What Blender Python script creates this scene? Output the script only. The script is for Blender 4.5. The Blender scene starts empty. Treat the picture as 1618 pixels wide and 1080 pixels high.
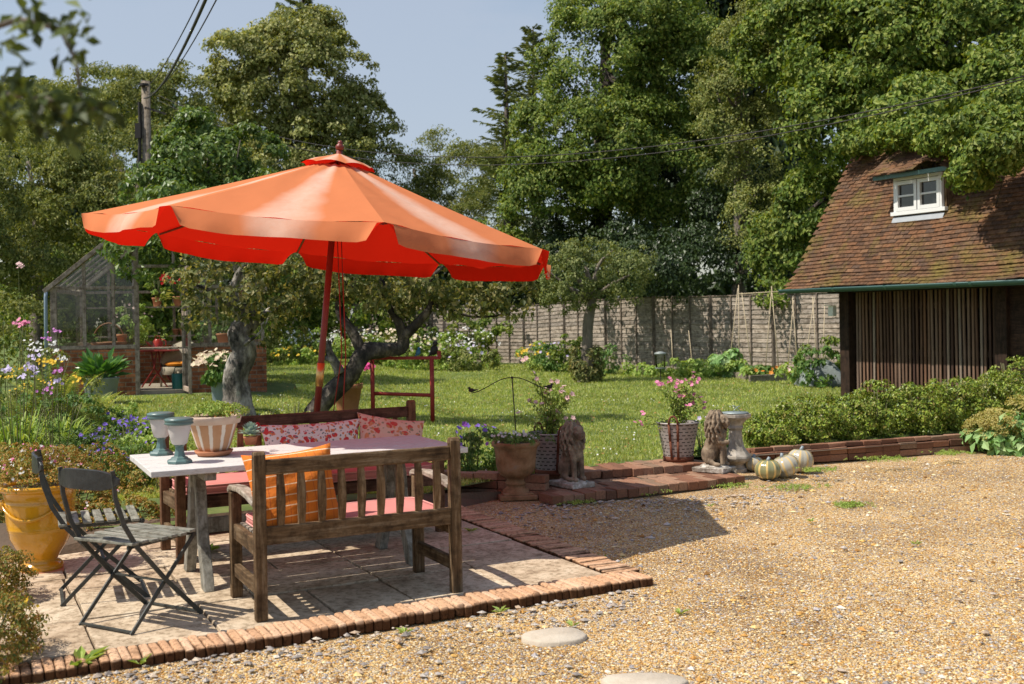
import bpy, math, random
import numpy as np
from mathutils import Vector, Matrix
PI = math.pi
RNG = np.random.default_rng(7)
random.seed(7)
S = bpy.context.scene
COL = S.collection

# ------------------------------------------------------------------ camera, world, sun
H0, HC, FPX, ROLL = 500.0, 1.6, 1700.0, math.radians(1)
cam_d = bpy.data.cameras.new('camera'); cam = bpy.data.objects.new('camera', cam_d); COL.objects.link(cam)
cam_d.sensor_width = 36; cam_d.lens = 36 * FPX / 1618
cam_d.shift_y = -(540 - H0) / 1618
cam_d.clip_start = 0.05; cam_d.clip_end = 2000
cam.matrix_world = Matrix.Translation((0, 0, HC)) @ Matrix.Rotation(PI / 2, 4, 'X') @ Matrix.Rotation(-ROLL, 4, 'Z')
cam_d.dof.use_dof = True; cam_d.dof.focus_distance = 8.5; cam_d.dof.aperture_fstop = 3.6
S.camera = cam

SUNV = Vector((0.65, 0.17, -1.0)).normalized()          # travel direction of the light
el = math.asin(-SUNV.z); az = math.atan2(-SUNV.x, -SUNV.y)
w = bpy.data.worlds.new('World'); S.world = w; w.use_nodes = True
nt = w.node_tree; bg = nt.nodes['Background']
sky = nt.nodes.new('ShaderNodeTexSky'); sky.sky_type = 'NISHITA'; sky.sun_disc = False
sky.sun_elevation = el; sky.sun_rotation = az
sky.air_density = 1.3; sky.dust_density = 1.0; sky.ozone_density = 1.0
wtc = nt.nodes.new('ShaderNodeTexCoord'); wmp = nt.nodes.new('ShaderNodeMapping'); wmp.inputs['Scale'].default_value = (1, 1, 2.6); nt.links.new(wtc.outputs['Generated'], wmp.inputs[0])
wn = nt.nodes.new('ShaderNodeTexNoise'); wn.inputs['Scale'].default_value = 1.7; wn.inputs['Detail'].default_value = 6; wn.inputs['Roughness'].default_value = .55; nt.links.new(wmp.outputs[0], wn.inputs['Vector'])
wr = nt.nodes.new('ShaderNodeValToRGB'); wr.color_ramp.elements[0].position = .40; wr.color_ramp.elements[0].color = (.06, .06, .06, 1); wr.color_ramp.elements[1].position = .62; wr.color_ramp.elements[1].color = (.72, .72, .72, 1); nt.links.new(wn.outputs['Fac'], wr.inputs[0])
wm = nt.nodes.new('ShaderNodeMix'); wm.data_type = 'RGBA'; nt.links.new(wr.outputs[0], wm.inputs[0]); nt.links.new(sky.outputs[0], wm.inputs[6]); wm.inputs[7].default_value = (3.9, 4.4, 5.3, 1); nt.links.new(wm.outputs[2], bg.inputs[0]); bg.inputs[1].default_value = 0.105
sd = bpy.data.lights.new('sun', 'SUN'); sun = bpy.data.objects.new('sun', sd); COL.objects.link(sun)
sd.energy = 4.6; sd.angle = math.radians(0.55); sd.color = (1.0, 0.93, 0.82)
sun.rotation_euler = (-SUNV).to_track_quat('Z', 'Y').to_euler(); sun.location = (-20, -5, 30)
S.view_settings.view_transform = 'Standard'; S.view_settings.look = 'None'
S.view_settings.exposure = 0.3; S.view_settings.gamma = 1.0
S.render.engine = 'CYCLES'
S.cycles.max_bounces = 6; S.cycles.transparent_max_bounces = 12
S.cycles.diffuse_bounces = 2; S.cycles.glossy_bounces = 3; S.cycles.transmission_bounces = 4

# ------------------------------------------------------------------ placing helpers (photo pixel -> real point)
def der(u, v):
    a, b = u - 809, v - H0
    return a * math.cos(ROLL) - b * math.sin(ROLL), a * math.sin(ROLL) + b * math.cos(ROLL)
def at(u, v, z=0.0):
    a, b = der(u, v); y = FPX * (HC - z) / b
    return Vector((a * y / FPX, y, z))
def pt(u, v, y):
    a, b = der(u, v)
    return Vector((a * y / FPX, y, HC - b * y / FPX))
def sstep(a, b, x):
    t = np.clip((x - a) / (b - a), 0, 1); return t * t * (3 - 2 * t)
BX = [-40, -8, -3.4, -2.5, -1.6, -0.9, -0.3, 0.35, 0.75, 1.3, 2.0, 2.6, 5.6, 9, 40]
BY = [9, 8.0, 7.75, 7.75, 8.4, 8.75, 9.5, 9.9, 10.4, 10.75, 11.0, 11.4, 12.85, 14.3, 20]
def bnd(x): return np.interp(x, BX, BY)
def gz(x, y):
    x = np.asarray(x, float); y = np.asarray(y, float)
    z = 0.14 + 0.23 * sstep(-1.5, -5.5, x) * sstep(9.5, 16, y)
    z = z - 0.12 * sstep(-2.8, -4.2, x) * sstep(10, 8.2, y)
    z = z + 0.012 * np.sin(x * 1.3 + y * .7) * sstep(11, 13, y)
    return z
def G(u, v):
    z = 0.14
    for i in range(8):
        p = at(u, v, z); z = float(gz(p.x, p.y))
    return at(u, v, z)

# ------------------------------------------------------------------ node materials
def new_mat(name):
    m = bpy.data.materials.new(name); m.use_nodes = True
    n = m.node_tree.nodes; p = n['Principled BSDF']
    return m, m.node_tree, p
def ramp(nt, cols, pos=None):
    r = nt.nodes.new('ShaderNodeValToRGB'); e = r.color_ramp.elements
    k = len(cols); pos = pos or [i / (k - 1) for i in range(k)]
    while len(e) < k: e.new(0.5)
    for i in range(k): e[i].position = pos[i]; e[i].color = (*cols[i], 1)
    return r
def coords(nt, scale=(1, 1, 1), kind='Object'):
    tc = nt.nodes.new('ShaderNodeTexCoord'); mp = nt.nodes.new('ShaderNodeMapping')
    mp.inputs['Scale'].default_value = scale; nt.links.new(tc.outputs[kind], mp.inputs[0]); return mp.outputs[0]
def noise(nt, vec, scale, detail=4, rough=.6):
    n = nt.nodes.new('ShaderNodeTexNoise'); n.inputs['Scale'].default_value = scale
    n.inputs['Detail'].default_value = detail; n.inputs['Roughness'].default_value = rough
    nt.links.new(vec, n.inputs['Vector']); return n.outputs['Fac']
def bump(nt, h, strength, dist, p):
    b = nt.nodes.new('ShaderNodeBump'); b.inputs['Strength'].default_value = strength; b.inputs['Distance'].default_value = dist
    nt.links.new(h, b.inputs['Height']); nt.links.new(b.outputs[0], p.inputs['Normal']); return b
def mixc(nt, fac, a, b, mode='MIX'):
    m = nt.nodes.new('ShaderNodeMix'); m.data_type = 'RGBA'; m.blend_type = mode
    for i, s in ((0, fac), (6, a), (7, b)):
        if isinstance(s, (int, float)): m.inputs[i].default_value = s
        elif isinstance(s, tuple): m.inputs[i].default_value = (*s, 1)
        else: nt.links.new(s, m.inputs[i])
    return m.outputs[2]
def mat(name, cols, scale=6, rough=.75, bstr=.3, bscale=60, stretch=(1, 1, 1), metal=0.0, spec=.4, pos=None, bdist=.004, detail=5, coat=0):
    m, nt, p = new_mat(name)
    v = coords(nt, stretch)
    r = ramp(nt, cols if len(cols) > 1 else cols * 2, pos)
    nt.links.new(noise(nt, v, scale, detail, .65), r.inputs[0]); nt.links.new(r.outputs[0], p.inputs['Base Color'])
    p.inputs['Roughness'].default_value = rough; p.inputs['Metallic'].default_value = metal
    p.inputs['Specular IOR Level'].default_value = spec
    if coat: p.inputs['Coat Weight'].default_value = coat; p.inputs['Coat Roughness'].default_value = .08
    if bstr: bump(nt, noise(nt, v, bscale, 4), bstr, bdist, p)
    return m
def wood(name, cols, axis='x', rough=.8, fine=1.0):
    st = {'x': (2.2, 26, 26), 'y': (26, 2.2, 26), 'z': (26, 26, 2.2)}[axis]
    m, nt, p = new_mat(name)
    v = coords(nt, st); v2 = coords(nt, (1, 1, 1))
    r = ramp(nt, cols, [.28 + .44 * i / (len(cols) - 1) for i in range(len(cols))])
    nt.links.new(noise(nt, v, 1.6 * fine, 7, .72), r.inputs[0])
    r2 = ramp(nt, [(.45, .42, .38), (1, 1, 1)], [.36, .55]); nt.links.new(noise(nt, v2, 11, 5, .7), r2.inputs[0])
    g = nt.nodes.new('ShaderNodeNewGeometry'); r3 = ramp(nt, [(.72, .72, .74), (1.15, 1.1, 1.05)]); nt.links.new(g.outputs['Random Per Island'], r3.inputs[0])
    c = mixc(nt, 1.0, r.outputs[0], r2.outputs[0], 'MULTIPLY'); c = mixc(nt, 1.0, c, r3.outputs[0], 'MULTIPLY')
    nt.links.new(c, p.inputs['Base Color']); p.inputs['Roughness'].default_value = rough; p.inputs['Specular IOR Level'].default_value = .25
    bump(nt, noise(nt, v, 2.5, 6, .7), .7, .004, p)
    return m
def leafmat(name, cols, trans=.35, rough=.55, spec=.35, tcol=None, var=(.8, 1.15), nscale=.8):
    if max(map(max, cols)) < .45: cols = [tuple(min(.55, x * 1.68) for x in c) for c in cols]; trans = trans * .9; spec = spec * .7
    m, nt, p = new_mat(name)
    g = nt.nodes.new('ShaderNodeNewGeometry'); r = ramp(nt, cols)
    nt.links.new(g.outputs['Random Per Island'], r.inputs[0])
    r2 = ramp(nt, [(var[0],) * 3, (var[1],) * 3], [.35, .65]); nt.links.new(noise(nt, coords(nt), nscale, 3), r2.inputs[0])
    c = mixc(nt, 1.0, r.outputs[0], r2.outputs[0], 'MULTIPLY')
    nt.links.new(c, p.inputs['Base Color']); p.inputs['Roughness'].default_value = rough; p.inputs['Specular IOR Level'].default_value = spec
    if trans:
        t = nt.nodes.new('ShaderNodeBsdfTranslucent'); ms = nt.nodes.new('ShaderNodeMixShader'); ms.inputs[0].default_value = trans
        tc = mixc(nt, 1.0, c, tcol or (1.5, 1.35, .5), 'MULTIPLY'); nt.links.new(tc, t.inputs[0])
        nt.links.new(p.outputs[0], ms.inputs[1]); nt.links.new(t.outputs[0], ms.inputs[2])
        nt.links.new(ms.outputs[0], nt.nodes['Material Output'].inputs[0])
    return m
def brickmat(name, c1, c2, mortar, plane='xz', bw=.225, rh=.075, msize=.009, extra=None):
    m, nt, p = new_mat(name)
    tc = nt.nodes.new('ShaderNodeTexCoord'); sp = nt.nodes.new('ShaderNodeSeparateXYZ'); cb = nt.nodes.new('ShaderNodeCombineXYZ')
    nt.links.new(tc.outputs['Object'], sp.inputs[0])
    for i, a in enumerate(plane): nt.links.new(sp.outputs['xyz'.index(a)], cb.inputs[i])
    b = nt.nodes.new('ShaderNodeTexBrick'); nt.links.new(cb.outputs[0], b.inputs['Vector'])
    b.inputs['Scale'].default_value = 1; b.inputs['Brick Width'].default_value = bw; b.inputs['Row Height'].default_value = rh
    b.inputs['Mortar Size'].default_value = msize; b.inputs['Mortar Smooth'].default_value = .3; b.inputs['Bias'].default_value = 0
    b.inputs['Color1'].default_value = (*c1, 1); b.inputs['Color2'].default_value = (*c2, 1); b.inputs['Mortar'].default_value = (*mortar, 1)
    n1 = noise(nt, tc.outputs['Object'], 30, 5); r = ramp(nt, [(.6, .6, .6), (1.15, 1.1, 1.1)], [.3, .7]); nt.links.new(n1, r.inputs[0])
    n2 = noise(nt, tc.outputs['Object'], 4.5, 4); r2 = ramp(nt, [(.45, .42, .4), (1.1, 1.1, 1.1)], [.35, .6]); nt.links.new(n2, r2.inputs[0])
    c = mixc(nt, 1.0, b.outputs[0], r.outputs[0], 'MULTIPLY'); c = mixc(nt, .8, c, r2.outputs[0], 'MULTIPLY')
    nt.links.new(c, p.inputs['Base Color']); p.inputs['Roughness'].default_value = .9; p.inputs['Specular IOR Level'].default_value = .2
    inv = nt.nodes.new('ShaderNodeMath'); inv.operation = 'SUBTRACT'; inv.inputs[0].default_value = 1; nt.links.new(b.outputs['Fac'], inv.inputs[1])
    ad = nt.nodes.new('ShaderNodeMath'); ad.operation = 'MULTIPLY_ADD'; nt.links.new(n1, ad.inputs[0]); ad.inputs[1].default_value = .5; nt.links.new(inv.outputs[0], ad.inputs[2])
    bump(nt, ad.outputs[0], .8, .008, p)
    return m
def glassmat(name, tint=(1, 1, 1), base=.1):
    m, nt, p = new_mat(name); nt.nodes.remove(p)
    t = nt.nodes.new('ShaderNodeBsdfTransparent'); t.inputs[0].default_value = (*tint, 1)
    g = nt.nodes.new('ShaderNodeBsdfGlossy'); g.inputs['Roughness'].default_value = .03
    fr = nt.nodes.new('ShaderNodeFresnel'); fr.inputs[0].default_value = 1.5
    ad = nt.nodes.new('ShaderNodeMath'); ad.operation = 'ADD'; ad.inputs[1].default_value = base; nt.links.new(fr.outputs[0], ad.inputs[0])
    ms = nt.nodes.new('ShaderNodeMixShader'); nt.links.new(ad.outputs[0], ms.inputs[0])
    nt.links.new(t.outputs[0], ms.inputs[1]); nt.links.new(g.outputs[0], ms.inputs[2]); nt.links.new(ms.outputs[0], nt.nodes['Material Output'].inputs[0])
    return m

# ------------------------------------------------------------------ mesh helpers
def link(me, name, parent=None, loc=None):
    o = bpy.data.objects.new(name, me); COL.objects.link(o)
    if parent is not None: o.parent = parent
    if loc is not None: o.location = loc
    return o
def npmesh(name, V, F, m, parent=None, smooth=False):
    me = bpy.data.meshes.new(name); V = np.asarray(V, np.float32); F = np.asarray(F, np.int32); k = F.shape[1]
    me.vertices.add(len(V)); me.vertices.foreach_set('co', V.ravel())
    me.loops.add(F.size); me.loops.foreach_set('vertex_index', F.ravel())
    me.polygons.add(len(F)); me.polygons.foreach_set('loop_start', np.arange(0, F.size, k, dtype=np.int32))
    me.polygons.foreach_set('use_smooth', np.full(len(F), smooth))
    me.update(calc_edges=True); me.materials.append(m)
    return link(me, name, parent)
class MB:
    def __init__(s): s.v = []; s.f = []
    def add(s, vs, fs):
        o = len(s.v); s.v += [tuple(x) for x in vs]; s.f += [tuple(i + o for i in f) for f in fs]; return s
    def box(s, c, d, rot=None, jit=0):
        hx, hy, hz = d[0] / 2, d[1] / 2, d[2] / 2
        vs = [Vector((x, y, z)) for x in (-hx, hx) for y in (-hy, hy) for z in (-hz, hz)]
        if jit: vs = [v + Vector([random.uniform(-jit, jit) for _ in range(3)]) for v in vs]
        if rot is not None: vs = [rot @ v for v in vs]
        c = Vector(c)
        return s.add([v + c for v in vs], [(0, 1, 3, 2), (4, 6, 7, 5), (0, 4, 5, 1), (2, 3, 7, 6), (0, 2, 6, 4), (1, 5, 7, 3)])
    def beam(s, a, b, w_, h_, up=(0, 0, 1), jit=0):
        a = Vector(a); b = Vector(b); d = (b - a); L = d.length; x = d.normalized(); up = Vector(up)
        if abs(x.dot(up)) > .97: up = Vector((0, 1, 0)) if abs(x.y) < .9 else Vector((1, 0, 0))
        y = up.cross(x).normalized(); z = x.cross(y)
        R = Matrix((x, y, z)).transposed()
        return s.box((a + b) / 2, (L, w_, h_), R, jit)
    def tube(s, pts, rad, seg=8, cap=True, flat=1.0):
        pts = [Vector(p) for p in pts]; n = len(pts)
        if not hasattr(rad, '__len__'): rad = [rad] * n
        vs = []; fs = []; up = Vector((0, 0, 1))
        t0 = (pts[1] - pts[0]).normalized()
        ref = Vector((1, 0, 0)) if abs(t0.z) > .8 else up
        for i, p in enumerate(pts):
            t = (pts[min(i + 1, n - 1)] - pts[max(i - 1, 0)]).normalized()
            x = ref - t * ref.dot(t)
            if x.length < 1e-4: x = t.orthogonal()
            x.normalize(); y = t.cross(x); ref = x
            for k in range(seg):
                a = 2 * PI * k / seg; vs.append(p + (x * math.cos(a) + y * math.sin(a) * flat) * rad[i])
        for i in range(n - 1):
            for k in range(seg):
                k2 = (k + 1) % seg; fs.append((i * seg + k, i * seg + k2, (i + 1) * seg + k2, (i + 1) * seg + k))
        if cap: fs.append(tuple(range(seg - 1, -1, -1))); fs.append(tuple((n - 1) * seg + k for k in range(seg)))
        return s.add(vs, fs)
    def lathe(s, prof, seg=24, c=(0, 0, 0), close=True, phase=0):
        vs = []; fs = []; n = len(prof)
        for r, z in prof:
            for k in range(seg):
                a = 2 * PI * (k + phase) / seg; vs.append((c[0] + r * math.cos(a), c[1] + r * math.sin(a), c[2] + z))
        for i in range(n - 1):
            for k in range(seg):
                k2 = (k + 1) % seg; fs.append((i * seg + k, i * seg + k2, (i + 1) * seg + k2, (i + 1) * seg + k))
        if close: fs.append(tuple(range(seg - 1, -1, -1))); fs.append(tuple((n - 1) * seg + k for k in range(seg)))
        return s.add(vs, fs)
    def ball(s, c, r, rot=None, seg=14, rings=9):
        if not hasattr(r, '__len__'): r = (r, r, r)
        vs = []; fs = []
        for i in range(rings + 1):
            th = PI * i / rings
            for k in range(seg):
                a = 2 * PI * k / seg
                v = Vector((r[0] * math.sin(th) * math.cos(a), r[1] * math.sin(th) * math.sin(a), r[2] * math.cos(th)))
                if i in (0, rings): v = Vector((r[0] * .02 * math.cos(a), r[1] * .02 * math.sin(a), v.z))
                if rot is not None: v = rot @ v
                vs.append(v + Vector(c))
        for i in range(rings):
            for k in range(seg):
                k2 = (k + 1) % seg; fs.append((i * seg + k, (i + 1) * seg + k, (i + 1) * seg + k2, i * seg + k2))
        fs.append(tuple(range(seg))); fs.append(tuple(rings * seg + k for k in range(seg - 1, -1, -1)))
        return s.add(vs, fs)
    def build(s, name, m, parent=None, smooth=False, bevel=0, loc=None):
        me = bpy.data.meshes.new(name); me.from_pydata(s.v, [], s.f); me.update(); me.materials.append(m)
        if smooth: me.polygons.foreach_set('use_smooth', [len(p.vertices) < 9 for p in me.polygons])
        o = link(me, name, parent, loc)
        if bevel:
            b = o.modifiers.new('bevel', 'BEVEL'); b.width = bevel; b.segments = 2; b.limit_method = 'ANGLE'; b.angle_limit = math.radians(40)
        return o
def tag(o, label=None, cat=None, group=None, kind=None):
    if label: o['label'] = label
    if cat: o['category'] = cat
    if group: o['group'] = group
    if kind: o['kind'] = kind
    return o
def thing(name, loc, rz, label, cat, group=None):
    o = bpy.data.objects.new(name, None); COL.objects.link(o); o.empty_display_size = .1
    o.location = loc; o.rotation_euler = (0, 0, rz); return tag(o, label, cat, group)
def copy_tree(o, parent=None):
    c = o.copy(); COL.objects.link(c)
    if parent is not None: c.parent = parent
    for ch in o.children: copy_tree(ch, c)
    return c
def retag(o, label, loc, rz=None):
    o['label'] = label; o.location = loc
    if rz is not None: o.rotation_euler = (0, 0, rz)
    return o

# ---- leaves (all numpy)
def unit(a): return a / np.maximum(np.linalg.norm(a, axis=1, keepdims=True), 1e-9)
def rdir(n): return unit(RNG.normal(size=(n, 3)))
def leafgeo(P, D, N, size, asp=.55, fold=.25):
    n = len(P); size = np.broadcast_to(np.asarray(size, float), (n,))[:, None]
    D = unit(D); N = unit(N - D * np.sum(N * D, 1, keepdims=True)); Sd = np.cross(D, N)
    w_ = size * asp / 2
    V = np.empty((n, 4, 3))
    V[:, 0] = P; V[:, 2] = P + D * size - N * size * .12
    m = P + D * size * .48 + N * size * fold * .35
    V[:, 1] = m + Sd * w_; V[:, 3] = m - Sd * w_
    i = np.arange(n)[:, None] * 4
    F = np.concatenate([i + np.array([[0, 1, 2]]), i + np.array([[0, 2, 3]])], 1).reshape(-1, 3)
    return V.reshape(-1, 3), F
def cloud(centers, outd, r, per, up=.5, flat=.75):
    """leaves scattered around clump centres, mostly on the outer upper side"""
    k = len(centers); C = np.repeat(centers, per, 0); O = np.repeat(outd, per, 0); R = np.repeat(r, per)[:, None]
    d = unit(rdir(k * per) + O * .7 + np.array([0, 0, up * .5]))
    rad = R * (RNG.random((k * per, 1)) ** .45)
    P = C + d * rad * np.array([1, 1, flat])
    N = unit(d * .6 + O * .45 + np.array([0, 0, up]) + rdir(k * per) * .5)
    D = unit(np.cross(N, rdir(k * per)) + np.array([0, 0, -.45]))
    return P, D, N
def crown_pts(blobs, nclump, rc, per, camface=True, up=.5):
    W = np.array([b[3] * b[4] + b[4] * b[5] + b[3] * b[5] for b in blobs]); W = W / W.sum()
    idx = RNG.choice(len(blobs), nclump, p=W); B = np.array(blobs, float)[idx]
    sup = rc > .29
    if sup:
        K = max(6, nclump // 4); g_ = RNG.integers(0, K, nclump); idx = RNG.choice(len(blobs), K, p=W)[g_]; B = np.array(blobs, float)[idx]; d = rdir(K)
        d = np.where((d[:, 1:2] > .1) & (RNG.random((K, 1)) < .75) & camface, d * np.array([1, -1, 1]), d); d0 = d[g_]; B = B.copy(); B[:, 3:6] = np.maximum(B[:, 3:6] - rc * 1.5, B[:, 3:6] * .45); rk = (1 - .30 * RNG.random((K, 1)) ** 1.5 + .08 * RNG.normal(size=(K, 1)))[g_]
        off = unit(rdir(nclump) + unit(d0 / B[:, 3:6]) * .8 + np.array([0, 0, .45])); C = B[:, :3] + d0 * B[:, 3:6] * rk + off * rc * (1.35 * (.55 + .8 * RNG.random((K, 1)))[g_]) * np.array([1, 1, .72])
        d = unit(unit(d0 / B[:, 3:6]) * .5 + off); keep = np.ones(nclump, bool)
        for b in np.array(blobs, float): keep &= np.linalg.norm((C - b[:3]) / b[3:6], axis=1) > .5
        C = C[keep]; d = d[keep]; r = rc * (.55 + .6 * RNG.random(len(C)))
        return cloud(C, d, r, per, up)
    d = rdir(nclump)
    if camface: d[:, 1] = np.where((d[:, 1] > .1) & (RNG.random(nclump) < .75), -d[:, 1], d[:, 1])
    rad = 1 - .38 * RNG.random((nclump, 1)) ** 1.6 + .07 * RNG.normal(size=(nclump, 1))
    C = B[:, :3] + d * B[:, 3:6] * rad
    keep = np.ones(nclump, bool)                       # clumps buried deep in another blob are dropped
    for b in np.array(blobs, float):
        q = np.linalg.norm((C - b[:3]) / b[3:6], axis=1); keep &= q > .55
    C = C[keep]; d = unit(d[keep] / B[keep][:, 3:6]); r = rc * (.6 + .8 * RNG.random(len(C)))
    return cloud(C, d, r, per, up)
def branches(mb, base, top, r0, blobs, n=8, seg=8, bend=.3):
    base = Vector(base); top = Vector(top); pts = []; rr = []
    for i in range(7):
        t = i / 6; p = base.lerp(top, t) + Vector((random.uniform(-1, 1), random.uniform(-1, 1), 0)) * bend * r0 * 2 * (t > 0)
        pts.append(p); rr.append(r0 * (1.25 if i == 0 else 1) * (1 - .75 * t))
    mb.tube(pts, rr, seg)
    for k in range(n):
        b = random.choice(blobs); t = random.uniform(.35, .9); s = base.lerp(top, t)
        d = Vector([random.gauss(0, 1) for _ in range(3)]).normalized()
        e = Vector(b[:3]) + Vector((d.x * b[3], d.y * b[4], abs(d.z) * b[5])) * .75
        m_ = s.lerp(e, .5) + Vector((random.uniform(-.2, .2), random.uniform(-.2, .2), -.1)) * (e - s).length * .4
        mb.tube([s, s.lerp(m_, .6), m_, e], [r0 * .38 * (1 - t * .4), r0 * .28, r0 * .2, r0 * .06], 6)
def tree(name, label, cat, base, blobs, nclump, rc, per, leaf, lm, bark, trunk=(0.3, None), group=None, camface=True, asp=.6, up=.5, nb=8):
    base = Vector(base); t = thing(name, base, 0, label, cat, group)
    lb = [tuple([b[0] - base.x, b[1] - base.y, b[2] - base.z] + list(b[3:])) for b in blobs]
    P, D, N = crown_pts(lb, nclump, rc, per, camface, up)
    V, F = leafgeo(P, D, N, leaf * (.65 + .7 * RNG.random(len(P))), asp)
    npmesh('crown', V, F, lm, t)
    mb = MB(); top = trunk[1] or (lb[0][0], lb[0][1], lb[0][2] + lb[0][5] * .5)
    branches(mb, (0, 0, -.1), top, trunk[0], lb, nb); mb.build('trunk', bark, t, True)
    return t
def flowers(P, size, up=.6, cam=.5, petals=5):
    """small open blossoms: petals as leaf shapes round a centre"""
    n = len(P); N = unit(np.array([0, 0, up]) + np.array([0, -cam, 0]) + rdir(n) * .5)
    a = unit(np.cross(N, rdir(n))); b = np.cross(N, a); Vs = []; Fs = []; o = 0
    size = np.broadcast_to(np.asarray(size, float), (n,))
    for k in range(petals):
        th = 2 * PI * k / petals; D = a * math.cos(th) + b * math.sin(th) + N * .25
        V, F = leafgeo(P, D, N, size * .55, .95, .1); Vs.append(V); Fs.append(F + o); o += len(V)
    return np.concatenate(Vs), np.concatenate(Fs)
def bush(name, label, cat, pos, rx, ry, h, n, leaf, lm, fl=None, group=None, rc=None, asp=.6, stem=None, lift=.35, up=.6, z0=None):
    """rounded leafy plant; fl = list of (count, size, material, spread, part name)"""
    t = thing(name, pos, 0, label, cat, group)
    rc = rc or min(rx, h) * .33
    blobs = [(0, 0, h * .5, rx, ry, h * .5), (rx * .25, -ry * .2, h * .42, rx * .75, ry * .8, h * .45), (-rx * .3, 0, h * .45, rx * .7, ry * .7, h * .42)]
    k = max(8, n // 40)
    P, D, N = crown_pts(blobs, k, rc, 40, False, up); ok = P[:, 2] > .0; P, D, N = P[ok], D[ok], N[ok]
    V, F = leafgeo(P, D, N, leaf * (.6 + .8 * RNG.random(len(P))), asp); npmesh('foliage', V, F, lm, t)
    mb = MB()
    for i in range(7):
        a = random.uniform(0, 2 * PI); q = random.uniform(.2, .8)
        mb.tube([(0.3 * rx * math.cos(a) * q, .3 * ry * math.sin(a) * q, -.02), (rx * .6 * math.cos(a) * q, ry * .6 * math.sin(a) * q, h * .5), (rx * .9 * math.cos(a) * q, ry * .9 * math.sin(a) * q, h * .9)], [.008, .006, .003], 5)
    mb.build('stem', stem or MT['stem'], t, True)
    for (cnt, sz, fm, sp, pn) in (fl or []):
        d = rdir(cnt); d[:, 2] = np.abs(d[:, 2]) * .9 + .1; d[:, 1] -= .3; d = unit(d)
        P = np.array([0, 0, h * .5]) + d * np.array([rx, ry, h * .5]) * (1.02 + sp * RNG.random((cnt, 1)))
        V, F = flowers(P, sz * (.7 + .6 * RNG.random(cnt))); npmesh(pn, V, F, fm, t)
    return t
def strap(n, r0, h, spread, wd, seg=5, lean=(0, 0)):
    """arching strap leaves from a base"""
    Vs = []; Fs = []
    a = RNG.random(n) * 2 * PI; q = RNG.random(n) ** .7; L = h * (.7 + .5 * RNG.random(n))
    dx = np.cos(a); dy = np.sin(a); b = np.stack([dx * r0 * q, dy * r0 * q, np.zeros(n)], 1)
    side = np.stack([-dy, dx, np.zeros(n)], 1); sp = spread * (.3 + .9 * RNG.random(n))
    V = np.empty((n, seg + 1, 2, 3))
    for i in range(seg + 1):
        t = i / seg
        c = b + np.stack([dx * sp * t * t + lean[0] * t, dy * sp * t * t + lean[1] * t, L * (t - .42 * t ** 3 * (.4 + sp / max(spread, .01)))], 1)
        w_ = wd * (1 - t ** 2.2) * .5 + .0008
        V[:, i, 0] = c - side * w_; V[:, i, 1] = c + side * w_
    base = np.arange(n)[:, None] * (seg + 1) * 2
    F = np.concatenate([base + np.array([[2 * i, 2 * i + 1, 2 * i + 3, 2 * i + 2]]) for i in range(seg)], 1).reshape(-1, 4)
    return V.reshape(-1, 3), F
def blob_scatter(n, xr, yr, zr):
    return np.stack([RNG.uniform(*xr, n), RNG.uniform(*yr, n), RNG.uniform(*zr, n)], 1)

# ------------------------------------------------------------------ shared materials
MT = {}
MT['stem'] = mat('green stem', [(.10, .13, .04), (.2, .18, .09)], 20, .8, 0)
MT['bark'] = mat('grey bark', [(.05, .04, .03), (.17, .14, .11), (.33, .29, .24)], 7, .9, 1.0, 14, (1, 1, .35), bdist=.03)
MT['bark_dark'] = mat('dark bark', [(.015, .012, .010), (.055, .044, .036), (.22, .18, .14)], 6, .9, 1.0, 10, (1, 1, .5), bdist=.05, pos=[.35, .5, .68])
MT['bark_pale'] = mat('silvery bark', [(.02, .018, .015), (.16, .14, .12), (.46, .42, .37)], 5, .9, 1.0, 9, (1, 1, .5), bdist=.06, pos=[.38, .5, .64])
WOODC = [(.035, .021, .010), (.15, .092, .044), (.33, .25, .16)]
MT['wx'] = wood('weathered teak x', WOODC, 'x'); MT['wy'] = wood('weathered teak y', WOODC, 'y'); MT['wz'] = wood('weathered teak z', WOODC, 'z')
GREYC = [(.14, .11, .08), (.38, .33, .27), (.62, .58, .51)]
MT['gy'] = wood('silvered teak y', GREYC, 'y')
REDC = [(.05, .024, .015), (.13, .065, .04), (.23, .13, .085)]
MT['rx'] = wood('reddish teak x', REDC, 'x'); MT['rz'] = wood('reddish teak z', [(.09, .04, .02), (.2, .1, .05), (.3, .18, .1)], 'z')
# foliage materials
MT['lime'] = leafmat('lime tree leaf', [(.026, .048, .008), (.060, .100, .014), (.118, .160, .026), (.20, .22, .055)], .33)
MT['hornbeam'] = leafmat('hornbeam leaf', [(.055, .070, .016), (.12, .14, .034), (.20, .21, .065), (.29, .28, .12)], .3)
MT['willow'] = leafmat('willow leaf', [(.045, .06, .016), (.09, .115, .026), (.155, .17, .045), (.22, .22, .08)], .3)
MT['rose'] = leafmat('rambling rose leaf', [(.035, .065, .014), (.07, .12, .022), (.14, .18, .05)], .35, .4, .5)
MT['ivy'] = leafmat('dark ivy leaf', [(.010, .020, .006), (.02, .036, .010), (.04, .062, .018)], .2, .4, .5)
MT['conifer'] = leafmat('conifer needle', [(.07, .095, .035), (.13, .16, .06), (.21, .22, .10)], .15)
MT['apple'] = leafmat('apple leaf', [(.035, .048, .014), (.075, .09, .028), (.15, .155, .055), (.24, .20, .085)], .35)
MT['apple2'] = leafmat('young apple leaf', [(.05, .07, .022), (.10, .125, .04), (.19, .2, .08)], .35)
MT['box'] = leafmat('box leaf', [(.03, .055, .008), (.09, .135, .014), (.21, .27, .04), (.15, .12, .035)], .3, .4, .5)
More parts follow.
